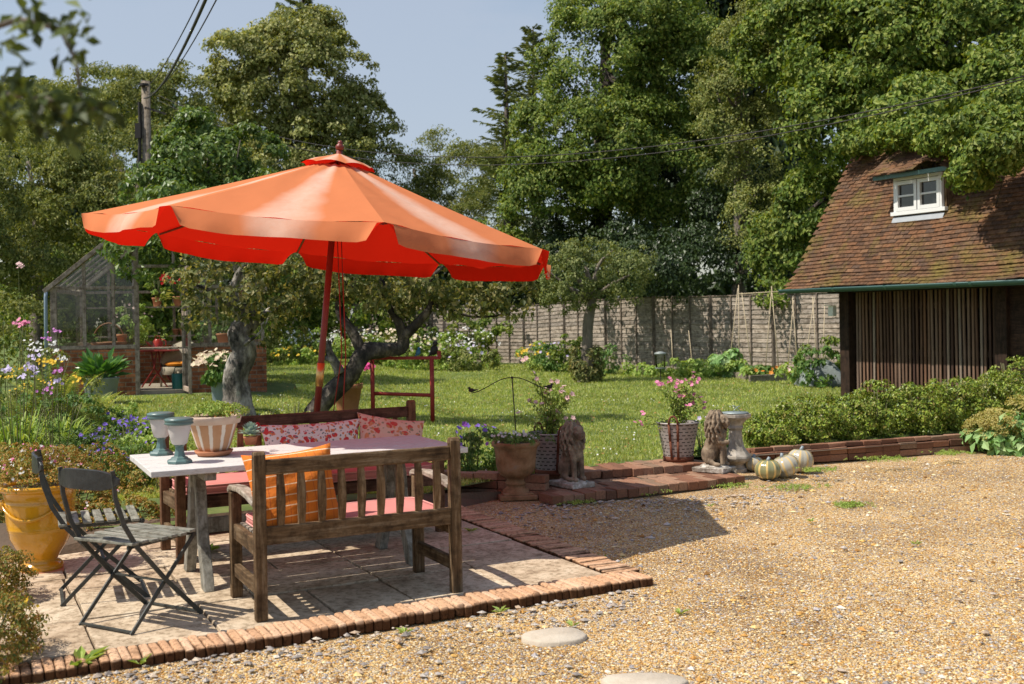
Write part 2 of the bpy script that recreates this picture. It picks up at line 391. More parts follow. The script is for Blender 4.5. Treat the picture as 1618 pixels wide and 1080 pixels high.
MT['bronze'] = leafmat('bronze ground leaf', [(.06, .09, .022), (.14, .15, .035), (.26, .20, .05), (.26, .12, .045)], .3)
MT['alch'] = leafmat('lady mantle leaf', [(.1, .2, .06), (.17, .28, .1), (.25, .36, .16)], .3)
MT['alchf'] = leafmat('lady mantle flower', [(.4, .34, .1), (.5, .43, .15), (.35, .36, .1)], .3)
MT['ger'] = leafmat('geranium leaf', [(.04, .09, .02), (.07, .13, .03), (.13, .18, .05)], .3)
MT['bright'] = leafmat('bright plant leaf', [(.1, .17, .03), (.17, .24, .05), (.28, .33, .1)], .35)
MT['fern'] = leafmat('fern leaf', [(.14, .18, .04), (.22, .26, .07), (.36, .34, .13)], .35)
MT['hosta'] = leafmat('glossy hosta leaf', [(.035, .1, .02), (.06, .14, .03), (.11, .2, .05)], .25, .3, .6)
MT['silver'] = leafmat('blue grey leaf', [(.16, .24, .22), (.24, .32, .3)], .15)
MT['grassb'] = leafmat('lawn blade', [(.12, .17, .028), (.20, .25, .045), (.30, .32, .085), (.40, .38, .17)], .35, .5, .3, nscale=1.3, var=(.75, 1.15))
for k, c in dict(pink=[(.75, .2, .4), (.85, .35, .5)], hotpink=[(.8, .06, .3), (.85, .12, .4)], palepink=[(.8, .5, .5), (.85, .62, .6)], white=[(.8, .8, .76), (.85, .84, .82)],
                 lilac=[(.55, .45, .75), (.75, .7, .85)], purple=[(.2, .12, .62), (.34, .22, .75)], violet=[(.3, .08, .5), (.4, .16, .6)], yellow=[(.8, .5, .03), (.85, .62, .08)],
                 cream=[(.8, .72, .48), (.82, .62, .5)], red=[(.5, .01, .02), (.65, .03, .03)], mauve=[(.6, .2, .6), (.7, .3, .65)], orange=[(.8, .25, .03), (.85, .4, .1)]).items():
    MT['f_' + k] = leafmat(k + ' petal', c, .25, .6, .2, (1, 1, 1), (.95, 1.05))

# ================================================================== THE SETTING
def quadgrid(xs, ys, zf):
    X, Y = np.meshgrid(xs, ys); Z = zf(X, Y); V = np.stack([X.ravel(), Y.ravel(), Z.ravel()], 1)
    nx, ny = len(xs), len(ys); i, j = np.meshgrid(np.arange(nx - 1), np.arange(ny - 1)); a = (j * nx + i).ravel()
    return V, np.stack([a, a + 1, a + 1 + nx, a + nx], 1)
m_earth = mat('dark earth', [(.05, .035, .022), (.1, .07, .045), (.16, .11, .07)], 3, .95, .6, 30, bdist=.02)
V, F = quadgrid(np.linspace(-400, 400, 9), np.linspace(-400, 400, 9), lambda x, y: x * 0 - .06)
tag(npmesh('ground', V, F, m_earth), kind='structure')

# gravel
def gravelmat():
    m, nt, p = new_mat('flint gravel'); v = coords(nt)
    vo = nt.nodes.new('ShaderNodeTexVoronoi'); vo.inputs['Scale'].default_value = 112; nt.links.new(v, vo.inputs['Vector'])
    sp = nt.nodes.new('ShaderNodeSeparateColor'); nt.links.new(vo.outputs['Color'], sp.inputs[0])
    r = ramp(nt, [(.07, .04, .02), (.38, .19, .05), (.62, .36, .11), (.72, .50, .23), (.80, .66, .40), (.36, .30, .25), (.9, .82, .64)], [0, .16, .36, .55, .72, .86, 1])
    nt.links.new(sp.outputs[0], r.inputs[0])
    n = noise(nt, v, 1.1, 5, .6); r2 = ramp(nt, [(.58, .54, .53), (1.02, .98, .94)], [.34, .6]); nt.links.new(n, r2.inputs[0])
    c = mixc(nt, 1, r.outputs[0], r2.outputs[0], 'MULTIPLY')
    nt.links.new(c, p.inputs['Base Color']); p.inputs['Roughness'].default_value = .7; p.inputs['Specular IOR Level'].default_value = .3
    iv = nt.nodes.new('ShaderNodeMath'); iv.operation = 'MULTIPLY_ADD'; iv.inputs[1].default_value = -1.2; iv.inputs[2].default_value = 1
    nt.links.new(vo.outputs['Distance'], iv.inputs[0]); bump(nt, iv.outputs[0], 1.0, .009, p)
    return m
m_gravel = gravelmat()
xs = np.linspace(-6, 14, 90); ys = np.linspace(-2, 16, 90)
V, F = quadgrid(xs, ys, lambda x, y: .008 * np.sin(x * 1.7 + y) + .006 * np.sin(y * 2.9 - x * 2.1) - .012)
tag(npmesh('gravel', V, F, m_gravel), kind='structure')

P0 = Vector((.546, 6.50, 0)); A0 = math.radians(27.5)
e1 = Vector((math.cos(A0), math.sin(A0), 0)); e2 = Vector((-math.sin(A0), math.cos(A0), 0))
def pat(s, t, z=0): return P0 - e1 * s + e2 * t + Vector((0, 0, z))
def in_patio(X, Y, pad=.27):
    dx = X - P0.x; dy = Y - P0.y; s = -(dx * e1.x + dy * e1.y); t = dx * e2.x + dy * e2.y
    return (s > -pad) & (t > -pad) & (t < 3.4)
# loose stones on the gravel
n = 120000
y = 4.3 + 8.5 * RNG.random(n) ** 1.7; x = (RNG.random(n) * 2 - 1) * (y * .50 + .2)
ok = (~in_patio(x, y)) & (y < np.interp(x, [-3, .2, 2.1, 2.6, 6], [7, 9.2, 9.6, 10.7, 12.1])) ; x = x[ok]; y = y[ok]; n = len(x)
sz = (.0036 + .0040 * RNG.random(n)) * (.8 + y * .04); big = RNG.random(n) < .012; sz[big] *= 1.7 + 1.5 * RNG.random(big.sum())
octv = np.array([(1, 0, 0), (0, 1, 0), (-1, 0, 0), (0, -1, 0), (0, 0, 1), (0, 0, -1)], float)
V = octv[None] * (1 + .5 * (RNG.random((n, 6, 1)) - .5)) * np.stack([sz * (1 + .5 * RNG.random(n)), sz, sz * (.45 + .3 * RNG.random(n))], 1)[:, None]
ang = RNG.random(n) * 6.28; c, s_ = np.cos(ang)[:, None], np.sin(ang)[:, None]
Vx = V[:, :, 0] * c - V[:, :, 1] * s_ + x[:, None]; Vy = V[:, :, 0] * s_ + V[:, :, 1] * c + y[:, None]
Vz = V[:, :, 2] + (.008 * np.sin(x * 1.7 + y) + .006 * np.sin(y * 2.9 - x * 2.1) - .012)[:, None] + (sz * .25)[:, None]
V = np.stack([Vx, Vy, Vz], 2)
F = (np.arange(n)[:, None, None] * 6 + np.array([(0, 1, 4), (1, 2, 4), (2, 3, 4), (3, 0, 4), (1, 0, 5), (2, 1, 5), (3, 2, 5), (0, 3, 5)])[None])
def islandmat(name, cols, rough=.6, pos=None, spec=.35):
    m, nt, p = new_mat(name); g = nt.nodes.new('ShaderNodeNewGeometry'); r = ramp(nt, cols, pos)
    nt.links.new(g.outputs['Random Per Island'], r.inputs[0])
    r2 = ramp(nt, [(.75,) * 3, (1.1,) * 3], [.35, .65]); nt.links.new(noise(nt, coords(nt), 60, 3), r2.inputs[0])
    nt.links.new(mixc(nt, 1, r.outputs[0], r2.outputs[0], 'MULTIPLY'), p.inputs['Base Color']); p.inputs['Roughness'].default_value = rough; p.inputs['Specular IOR Level'].default_value = spec
    return m
m_peb = islandmat('pebble', [(.13, .07, .03), (.50, .24, .05), (.64, .39, .11), (.74, .53, .24), (.82, .68, .42), (.26, .24, .24), (.42, .38, .38), (.88, .80, .64)], .6, [0, .14, .34, .54, .7, .8, .9, 1])
tag(npmesh('loose_pebbles', V.reshape(-1, 3), F.reshape(-1, 3), m_peb), kind='stuff')

# patio slabs and brick edging
m_slab = mat('stone slab', [(.22, .15, .10), (.42, .33, .24), (.56, .47, .36)], 3.2, .85, .5, 45, bdist=.004, pos=[.3, .48, .68], spec=.2)
def slabmat():
    m, nt, p = new_mat('sandstone slab'); v = coords(nt); g = nt.nodes.new('ShaderNodeNewGeometry')
    r = ramp(nt, [(.28, .21, .14), (.56, .46, .34), (.70, .61, .48)], [.3, .5, .72]); nt.links.new(noise(nt, v, 5, 8, .72), r.inputs[0])
    r2 = ramp(nt, [(.85, .78, .72), (1.1, 1.08, 1.05)]); nt.links.new(g.outputs['Random Per Island'], r2.inputs[0])
    r3 = ramp(nt, [(.42, .38, .33), (1, 1, 1)], [.40, .52]); nt.links.new(noise(nt, v, 26, 6, .75), r3.inputs[0])
    c = mixc(nt, 1, r.outputs[0], r2.outputs[0], 'MULTIPLY'); c = mixc(nt, .75, c, r3.outputs[0], 'MULTIPLY')
    nt.links.new(c, p.inputs['Base Color']); p.inputs['Roughness'].default_value = .85; p.inputs['Specular IOR Level'].default_value = .2
    bump(nt, noise(nt, v, 30, 8, .75), .6, .006, p); return m
m_slab = slabmat()
mb = MB(); rows = [.62, .60, .46, .60, .60]; t = 0.005
for r_i, rw in enumerate(rows):
    s = .005 + (-.3 if r_i % 2 else 0); k = 0
    while s < 4.3:
        L = [.62, .76, .60, .90, .46, .62][(k * 2 + r_i * 3) % 6]; s0 = max(s, .005); s1 = s + L - .014
        if s1 - s0 > .1:
            c = pat((s0 + s1) / 2, t + rw / 2, .012 + random.uniform(-.003, .003))
            mb.box(c, (s1 - s0, rw - .014, .036), Matrix.Rotation(A0 + random.uniform(-.004, .004), 3, 'Z') @ Matrix.Rotation(random.uniform(-.005, .005), 3, 'X'), .003)
        s += L; k += 1
    t += rw
tag(mb.build('patio_paving', m_slab, bevel=.004), kind='structure')
mb = MB(); mb.add([pat(-.02, -.0, -.004), pat(4.4, -.0, -.004), pat(4.4, 2.95, -.004), pat(-.02, 2.95, -.004)], [(0, 3, 2, 1)])
tag(mb.build('patio_bed', m_earth), kind='structure')
def edgemat():
    m, nt, p = new_mat('edging brick'); g = nt.nodes.new('ShaderNodeNewGeometry'); v = coords(nt)
    r = ramp(nt, [(.50, .29, .17), (.56, .34, .20), (.60, .38, .24), (.62, .42, .28)]); nt.links.new(g.outputs['Random Per Island'], r.inputs[0])
    r2 = ramp(nt, [(.30, .24, .2), (1, 1, 1), (1.08, 1.05, 1.0)], [.36, .47, .7]); nt.links.new(noise(nt, v, 48, 5, .7), r2.inputs[0])
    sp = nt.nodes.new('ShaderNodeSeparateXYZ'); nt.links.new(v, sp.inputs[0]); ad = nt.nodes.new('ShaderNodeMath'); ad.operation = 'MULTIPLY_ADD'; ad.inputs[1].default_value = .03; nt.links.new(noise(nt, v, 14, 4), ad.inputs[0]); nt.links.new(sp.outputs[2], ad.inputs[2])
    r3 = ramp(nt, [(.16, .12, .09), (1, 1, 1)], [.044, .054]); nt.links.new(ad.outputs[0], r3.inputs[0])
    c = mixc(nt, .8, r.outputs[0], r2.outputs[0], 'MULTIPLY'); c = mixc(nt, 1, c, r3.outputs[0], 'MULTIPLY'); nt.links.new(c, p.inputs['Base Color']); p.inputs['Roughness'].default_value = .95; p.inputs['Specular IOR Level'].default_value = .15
    bump(nt, noise(nt, v, 60, 6, .7), .7, .004, p); return m
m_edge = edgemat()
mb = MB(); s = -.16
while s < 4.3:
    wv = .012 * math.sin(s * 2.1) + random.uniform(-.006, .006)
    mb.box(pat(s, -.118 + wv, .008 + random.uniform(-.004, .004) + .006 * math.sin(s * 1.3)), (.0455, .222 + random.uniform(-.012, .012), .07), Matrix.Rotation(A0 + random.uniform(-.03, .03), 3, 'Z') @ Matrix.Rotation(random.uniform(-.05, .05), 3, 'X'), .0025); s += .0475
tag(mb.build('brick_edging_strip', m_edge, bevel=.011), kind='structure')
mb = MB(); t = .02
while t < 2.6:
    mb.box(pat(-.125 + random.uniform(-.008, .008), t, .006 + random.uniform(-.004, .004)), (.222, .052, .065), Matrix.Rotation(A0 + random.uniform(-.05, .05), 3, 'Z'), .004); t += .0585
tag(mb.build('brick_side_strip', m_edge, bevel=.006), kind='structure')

# lawn and beds
m_lawn = mat('lawn turf', [(.06, .095, .02), (.10, .15, .032), (.17, .21, .055), (.23, .22, .085)], 3.2, .95, .9, 90, bdist=.02, pos=[.25, .45, .62, .82], detail=9)
xs = np.concatenate([np.linspace(-60, -9, 10), np.linspace(-8, 8, 65), np.linspace(9, 60, 10)]); ts = np.concatenate([np.linspace(0, 3, 13), np.linspace(3.5, 14, 22), np.linspace(16, 90, 14)])
X, T = np.meshgrid(xs, ts); Y = bnd(X) + T; Z = gz(X, Y)
V = np.stack([X.ravel(), Y.ravel(), Z.ravel()], 1); nx = len(xs); i, j = np.meshgrid(np.arange(nx - 1), np.arange(len(ts) - 1)); a = (j * nx + i).ravel()
tag(npmesh('lawn', V, np.stack([a, a + 1, a + 1 + nx, a + nx], 1), m_lawn, smooth=True), kind='structure')
# soil of the left hand border and of the bed under the fence
mb = MB(); mb.add([(-8, 3, .0), (-3.3, 4.2, .0), (-3.55, 7.0, .0), (-2.3, 7.9, .0), (-.8, 8.6, .0), (-.2, 9.4, .0), (.3, 9.9, .0), (-.9, 8.8, .16), (-2.6, 7.9, .16), (-8, 8.3, .04)], [(0, 1, 2, 9), (2, 3, 8, 9), (3, 4, 7, 8), (4, 5, 6, 7)])
mb.add([(2.1, 10.8, .13), (2.6, 11.08, .13), (5.5, 12.25, .13), (9, 13.6, .13), (9, 14.8, .135), (5.6, 13.1, .135), (2.6, 11.7, .135), (2.0, 11.2, .135)], [tuple(range(8))])
tag(mb.build('border_soil', m_earth), kind='structure')

# grass blades on the part of the lawn nearest the camera
n = 300000
y = 9 + 24 * RNG.random(n) ** 1.5; x = (RNG.random(n) * 2 - 1) * (y * .46)
x = np.where(x > 0, x * .98, x); ok = (y > bnd(x) + .03) & ~((x > 2.7) & (y < bnd(x) + .8)) & ~((x < -3.4) & (y < 10.5)) & ~((x < -4.1) & (x > -8.0) & (y > 18.2) & (y < 21.6)) ; x = x[ok]; y = y[ok]; n = len(x)
P = np.stack([x, y, gz(x, y) - .003], 1); D = unit(np.stack([RNG.normal(size=n) * .45, RNG.normal(size=n) * .45, np.ones(n)], 1)); sz = (.018 + .03 * RNG.random(n)) * (.7 + y * .03)
sd_ = unit(np.cross(D, rdir(n))) * (.0022 + .00035 * y)[:, None]
V = np.stack([P - sd_, P + sd_, P + D * sz[:, None]], 1).reshape(-1, 3)
tag(npmesh('lawn_grass', V, np.arange(n * 3).reshape(-1, 3), MT['grassb']), kind='stuff')

# ------------------------------------------------------------------ brick steps and low walls
m_bst = brickmat('old red step brick', (.22, .075, .04), (.38, .15, .08), (.16, .11, .08), 'xy', .11, .225, .008)
m_bsr = brickmat('old red brick riser', (.20, .07, .04), (.34, .13, .07), (.14, .10, .07), 'xz')
m_stepi = islandmat('old red brick', [(.11, .055, .035), (.20, .09, .05), (.28, .13, .075), (.33, .19, .12), (.22, .14, .09)], .9)
def brickrow(mb, a, b, w_, z0, h, L=.108, jit=.008, gap=.004):
    """one course of bricks laid side by side from a to b, w_ deep"""
    a = Vector(a); b = Vector(b); d = b - a; n_ = max(1, round(d.length / L)); dn = d.normalized(); ang = math.atan2(d.y, d.x); nn = Vector((-dn.y, dn.x, 0))
    st = d.length / n_
    for i in range(n_):
        c = a + dn * (st * (i + .5)) + nn * (w_ / 2 + random.uniform(-jit, jit))
        mb.box((c.x, c.y, z0 + h / 2 + random.uniform(-jit, jit) * .6), (st - gap, w_, h), Matrix.Rotation(ang + random.uniform(-.02, .02), 3, 'Z'), jit * .6)
Llo0 = at(872, 785, .075); Llo1 = at(1177, 751.5, .075); Lup0 = at(900, 749, .14); Lup1 = at(1118, 731, .14)
st1 = thing('brick_step', (0, 0, 0), 0, 'lower red brick step rising from the gravel between the two lions', 'step', 'brick steps up to the lawn')
mb = MB(); brickrow(mb, (Llo0.x, Llo0.y, 0), (Llo1.x, Llo1.y, 0), .225, .0, .075); mb.build('tread', m_stepi, st1, bevel=.006)
mb = MB(); mm = [Vector((Llo0.x + .02, Llo0.y + .02, 0)), Vector((Llo1.x - .02, Llo1.y + .02, 0)), Vector((Llo1.x - .05, Llo1.y + .85, 0)), Vector((Llo0.x - .05, Llo0.y + 1.3, 0))]
mb.add([p + Vector((0, 0, -.03)) for p in mm] + [p + Vector((0, 0, .064)) for p in mm], [(0, 1, 5, 4), (1, 2, 6, 5), (2, 3, 7, 6), (3, 0, 4, 7), (4, 5, 6, 7)]); mb.build('step_bed', m_earth, st1)
mb = MB()
for k in range(1, 4): 
    o_ = Vector((-.03 * k, .235 * k, 0)); brickrow(mb, Vector((Llo0.x, Llo0.y, 0)) + o_, Vector((Llo1.x, Llo1.y, 0)) + o_, .225, -.004, .073)
mb.build('rear_tread', m_stepi, st1, bevel=.006)
st2 = thing('brick_step', (0, 0, 0), 0, 'upper red brick step at the edge of the lawn, under the right hand metal basket', 'step', 'brick steps up to the lawn')
mb = MB(); brickrow(mb, (Lup0.x - .2, Lup0.y - .05, 0), (Lup1.x + .05, Lup1.y, 0), .225, .07, .075); mb.build('tread', m_stepi, st2, bevel=.006)
mb = MB(); o_ = Vector((-.03, .235, 0)); brickrow(mb, Vector((Lup0.x - .2, Lup0.y - .05, 0)) + o_, Vector((Lup1.x, Lup1.y, 0)) + o_, .225, .066, .074); mb.build('rear_tread', m_stepi, st2, bevel=.006)
# block of bricks under the left lion, low wall behind the urn
b0 = at(878, 770, .1)
blk = thing('brick_block', (b0.x, b0.y, 0), math.radians(12), 'small dark brick block carrying the shaded left lion', 'brick block')
mb = MB(); brickrow(mb, (-.1, 0, 0), (.46, 0, 0), .225, .0, .074); brickrow(mb, (-.1, .23, 0), (.46, .23, 0), .225, .0, .074); brickrow(mb, (-.1, .46, 0), (.46, .46, 0), .225, .0, .074)
mb.build('bricks', m_stepi, blk, bevel=.006)
w0 = at(728, 778, 0); w1 = at(872, 792, 0)
lw = thing('low_brick_wall', (0, 0, 0), 0, 'low dark brick wall in shade behind the terracotta urn', 'low wall', 'low brick edging walls')
mb = MB(); wa = Vector((w0.x - .3, w0.y - .05, 0)); wb_ = Vector((w1.x - .05, w1.y + .12, 0))
for k in range(3): brickrow(mb, wa, wb_, .11, .0 + .072 * k, .066, .225)
mb.build('bricks', m_stepi, lw, bevel=.005)
q0 = at(1196, 738, 0); q1 = at(1552, 711, 0)
rw_ = thing('low_brick_wall', (0, 0, 0), 0, 'long low red brick wall along the gravel in front of the box hedge', 'low wall', 'low brick edging walls')
mb = MB(); qa = Vector((q0.x, q0.y, 0)); qb = Vector((q1.x, q1.y, 0))
for k in range(2): brickrow(mb, qa, qb, .11, .0 + .073 * k, .067, .225, .008)
mb.build('bricks', m_stepi, rw_, bevel=.006)
mb = MB(); nn = Vector((-(qb - qa).y, (qb - qa).x, 0)).normalized()
brickrow(mb, qa + nn * .035, qb + nn * .035, .075, .147, .045, .225, .008); brickrow(mb, qa + nn * .12, qb + nn * .12, .11, .10, .066, .225, .01)
mb.build('coping', m_stepi, rw_, bevel=.006)
# flat stones set in the gravel
m_fs = mat('pale flagstone', [(.3, .24, .17), (.5, .43, .34), (.6, .54, .45)], 7, .85, .6, 30, bdist=.01)
for (u, v, rx, ry, lb) in ((878, 1006, .165, .125, 'whole pale flat stone set in the gravel'), (1018, 1080, .18, .13, 'pale flat stone cut by the bottom edge of the view')):
    p = at(u, v, 0); mb = MB(); k = 18
    ring = [(rx * (1 + .10 * math.sin(3 * a + u) + .06 * math.cos(5 * a)) * math.cos(a), ry * (1 + .12 * math.cos(2 * a + u)) * math.sin(a)) for a in [2 * PI * i / k for i in range(k)]]
    mb.add([(x_, y_, -.02) for x_, y_ in ring] + [(x_, y_, .006) for x_, y_ in ring] + [(x_ * .93, y_ * .93, .014) for x_, y_ in ring] + [(0, 0, .016)],
           [(i, (i + 1) % k, k + (i + 1) % k, k + i) for i in range(k)] + [(k + i, k + (i + 1) % k, 2 * k + (i + 1) % k, 2 * k + i) for i in range(k)] + [(2 * k + i, 2 * k + (i + 1) % k, 3 * k) for i in range(k)])
    tag(mb.build('flagstone', m_fs, smooth=True, loc=p), lb, 'flagstone', 'flat stones in the gravel')

# ------------------------------------------------------------------ fence
FP = [(560, 481, 37.5), (602, 482, 36.8), (650, 483, 36.0), (702, 484, 35.2), (762, 484.5, 34.6), (828, 484, 33.6), (892, 478, 32.2), (957, 474, 30.8), (1033, 470, 29.3), (1123, 469, 27.9), (1222, 466, 26.5), (1330, 462, 25.1), (1440, 458, 23.8)]
m_fb = wood('weathered fence board', [(.12, .10, .075), (.35, .30, .25), (.64, .57, .49)], 'x'); m_fp = wood('fence post wood', [(.08, .06, .045), (.2, .16, .13), (.3, .26, .22)], 'z')
fence = thing('panel_fence', (0, 0, 0), 0, 'long weathered lap board fence across the back of the lawn', 'fence')
fpts = [pt(u, v, y_) for u, v, y_ in FP]
for i, p in enumerate(fpts):
    o = MB().box((0, 0, (p.z + .04) / 2), (.1, .1, p.z + .04)).build('post', m_fp, fence, bevel=.006); o.location = (p.x, p.y, 0)
for i in range(len(fpts) - 1):
    a, b = fpts[i], fpts[i + 1]; d = Vector((b.x - a.x, b.y - a.y, 0)); L = d.length - .12; ang = math.atan2(d.y, d.x); H = (a.z + b.z) / 2 - .14; sl = (b.z - a.z)
    mb = MB(); nb = 16
    for k in range(nb):
        z = .02 + H * (k + .5) / nb; g = 14; hh = H / nb * .62
        top = [hh + random.uniform(-.012, .012) for _ in range(g + 1)]
        vs = []; fs = []
        for q in range(g + 1):
            x_ = -L / 2 + L * q / g; zz = z + sl * x_ / L + random.uniform(-.007, .007)
            vs += [(x_, -.030 - .004 * random.random(), zz - hh), (x_, -.012, zz + top[q]), (x_, -.002, zz + top[q]), (x_, -.020, zz - hh)]
        for q in range(g):
            for r_ in range(4): fs.append((q * 4 + r_, q * 4 + (r_ + 1) % 4, (q + 1) * 4 + (r_ + 1) % 4, (q + 1) * 4 + r_))
        mb.add(vs, fs)
    o = mb.build('panel', m_fb, fence); o.location = ((a.x + b.x) / 2, (a.y + b.y) / 2, .14); o.rotation_euler = (0, 0, ang)
    mb = MB()
    for x_ in (-L / 6, L / 6): mb.box((x_, -.045, H / 2 + sl * x_ / L), (.035, .022, H + .02))
    mb.beam((-L / 2, -.02, H + .02 - sl / 2), (L / 2, -.02, H + .02 + sl / 2), .05, .02)
    o = mb.build('battens', m_fp, fence); o.location = ((a.x + b.x) / 2, (a.y + b.y) / 2, .14); o.rotation_euler = (0, 0, ang)

# ------------------------------------------------------------------ tiled shed
SO = Vector((5.52, 18.1, .14)); shed = thing('tiled_shed', SO, math.radians(-60), 'timber shed with mossy red clay tile roof and white dormer window', 'shed')
shm = Matrix.Translation(SO) @ Matrix.Rotation(math.radians(-60), 4, 'Z')
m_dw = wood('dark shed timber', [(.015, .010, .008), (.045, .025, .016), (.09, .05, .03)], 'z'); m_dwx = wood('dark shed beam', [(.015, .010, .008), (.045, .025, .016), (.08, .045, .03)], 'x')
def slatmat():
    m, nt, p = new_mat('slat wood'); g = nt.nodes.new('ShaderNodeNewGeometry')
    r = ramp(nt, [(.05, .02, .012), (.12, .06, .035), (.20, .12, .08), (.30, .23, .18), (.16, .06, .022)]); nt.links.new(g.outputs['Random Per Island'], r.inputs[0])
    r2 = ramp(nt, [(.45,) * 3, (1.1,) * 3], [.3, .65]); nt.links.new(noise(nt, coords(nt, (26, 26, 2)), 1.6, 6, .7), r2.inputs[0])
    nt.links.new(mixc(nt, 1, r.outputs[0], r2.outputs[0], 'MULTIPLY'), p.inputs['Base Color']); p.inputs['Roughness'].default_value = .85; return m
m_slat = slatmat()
GZ = 1.98 - .14                                  # gutter height above shed base
OH = .56; EL = 9.5                                # eave overhang, length of the building
# posts, beam, weatherboard end, dark interior
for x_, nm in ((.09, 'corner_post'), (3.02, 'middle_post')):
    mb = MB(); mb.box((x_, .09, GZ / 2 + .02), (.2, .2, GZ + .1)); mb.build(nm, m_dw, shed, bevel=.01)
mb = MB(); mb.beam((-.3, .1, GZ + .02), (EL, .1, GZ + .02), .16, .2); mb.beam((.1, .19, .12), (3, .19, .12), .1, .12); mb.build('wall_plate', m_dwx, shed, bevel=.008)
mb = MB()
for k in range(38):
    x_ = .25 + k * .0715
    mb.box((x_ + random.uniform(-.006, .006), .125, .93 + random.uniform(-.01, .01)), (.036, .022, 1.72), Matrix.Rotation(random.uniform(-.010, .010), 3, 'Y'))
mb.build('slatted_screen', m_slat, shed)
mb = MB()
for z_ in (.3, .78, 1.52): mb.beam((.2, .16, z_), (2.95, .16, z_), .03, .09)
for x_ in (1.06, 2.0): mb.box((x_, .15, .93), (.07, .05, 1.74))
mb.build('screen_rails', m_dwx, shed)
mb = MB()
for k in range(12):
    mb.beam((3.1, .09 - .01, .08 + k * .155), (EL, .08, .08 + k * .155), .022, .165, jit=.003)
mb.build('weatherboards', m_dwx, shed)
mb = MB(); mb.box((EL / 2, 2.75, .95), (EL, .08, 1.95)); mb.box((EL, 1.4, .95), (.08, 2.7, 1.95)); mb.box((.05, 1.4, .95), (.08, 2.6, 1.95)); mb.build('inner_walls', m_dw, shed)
mb = MB(); mb.box((EL / 2, 1.4, .01), (EL, 2.7, .03)); mb.build('shed_floor', m_earth, shed)
# roof: profile in (inward, up) from the eave; bellcast then steep
prof = [(-OH, GZ + .02), (-OH + .20, GZ + .19), (-OH + .42, GZ + .46), (.0, GZ + .66), (1.30, GZ + 2.55)]
def prof_at(L):
    acc = 0
    for (a, b), (c, d) in zip(prof, prof[1:]):
        l = math.hypot(c - a, d - b)
        if L <= acc + l or (c, d) == prof[-1]:
            t = (L - acc) / l; return a + (c - a) * t, b + (d - b) * t, math.atan2(d - b, c - a)
        acc += l
TL = sum(math.hypot(c - a, d - b) for (a, b), (c, d) in zip(prof, prof[1:]))
XL0 = -.70
def vis_gap(x_, yy): return DX0 - .04 < x_ < DX1 + .04 and DY0 < yy < DY1
# dormer placement (from the window corners in the picture intersected with the roof)
def roof_hit(u, v):
    o = shm.inverted() @ Vector((0, 0, HC)); q = shm.inverted() @ pt(u, v, 10); d = q - o
    (a, b), (c, e) = prof[3], prof[4]; sl = (e - b) / (c - a)
    t = (b + sl * (o.y - a) - o.z) / (d.z - sl * d.y); return o + d * t
dA = roof_hit(1417, 341); dB = roof_hit(1493, 333); DX0, DX1 = dA.x, dB.x; DZB = (dA.z + dB.z) / 2; DYF = (dA.y + dB.y) / 2; DH = .80
m_tile = None
def tilemat():
    m, nt, p = new_mat('clay roof tile'); g = nt.nodes.new('ShaderNodeNewGeometry'); v = coords(nt)
    r = ramp(nt, [(.085, .05, .033), (.12, .065, .038), (.15, .078, .042), (.185, .09, .046), (.105, .065, .045), (.22, .12, .065)]); nt.links.new(g.outputs['Random Per Island'], r.inputs[0])
    r2 = ramp(nt, [(.0,) * 3, (1,) * 3], [.50, .66]); nt.links.new(noise(nt, v, 1.7, 7, .7), r2.inputs[0])
    c = mixc(nt, r2.outputs[0], r.outputs[0], (.16, .12, .035)); r3 = ramp(nt, [(.55,) * 3, (1.1,) * 3], [.35, .6]); nt.links.new(noise(nt, v, 25, 4), r3.inputs[0])
    c = mixc(nt, 1, c, r3.outputs[0], 'MULTIPLY'); nt.links.new(c, p.inputs['Base Color']); p.inputs['Roughness'].default_value = .9; p.inputs['Specular IOR Level'].default_value = .15
    bump(nt, noise(nt, v, 60, 4), .5, .004, p); return m
m_tile = tilemat()
mb = MB(); L = .0; row = 0; GA = .082
while L < TL:
    yy, zz, sl = prof_at(L); x_ = XL0 - (.08 if row % 2 else 0); sag = .0
    while x_ < EL + .2:
        wob = .014 * math.sin(x_ * 1.9 + row * .15) + .006 * math.sin(x_ * 5.3 + row * .2)
        if not (DX0 + .05 < x_ + .08 < DX1 - .05 and yy > DYF + .08 and zz < DZB + .60):
            R = Matrix.Rotation(sl - .20, 3, 'X') @ Matrix.Rotation(random.uniform(-.02, .02), 3, 'Z') @ Matrix.Rotation(random.uniform(-.015, .015), 3, 'Y')
            mb.box((x_ + .08, yy + .04 * math.cos(sl), zz + .04 * math.sin(sl) + wob + random.uniform(-.003, .003)), (.158, .125, .015), R, .002)
        x_ += .163
    L += GA; row += 1
mb.build('roof_tiles', m_tile, shed)
mb = MB(); pr = [(a, b - .05) for a, b in prof]
vs = [(XL0, a, b) for a, b in pr] + [(EL + .3, a, b) for a, b in pr] + [(XL0, 2.9, GZ - .1), (EL + .3, 2.9, GZ - .1)]; k = len(pr)
mb.add(vs, [(i, i + k, i + k + 1, i + 1) for i in range(k - 1)] + [(k - 1, 2 * k - 1, 2 * k + 1, 2 * k)] + [tuple(range(k)) + (2 * k,)])
mb.build('roof_deck', m_dwx, shed)
mb = MB()
x_ = XL0
while x_ < EL: mb.tube([(x_, 1.30, GZ + 2.53), (x_ + .33, 1.30, GZ + 2.54)], [.11, .1], 10); x_ += .3
mb.build('ridge_tiles', m_tile, shed, True)
m_gut = mat('green gutter paint', [(.05, .12, .11), (.08, .17, .155)], 3, .35, .05, 40, spec=.5)
mb = MB(); k = 10; pr = [(-OH - .06 + .055 * math.cos(a), GZ + .0 + .055 * math.sin(a)) for a in [PI + PI * i / k for i in range(k + 1)]]
pr += [(a * .90 + (-OH - .06) * .10, b + .0) for a, b in reversed(pr)]
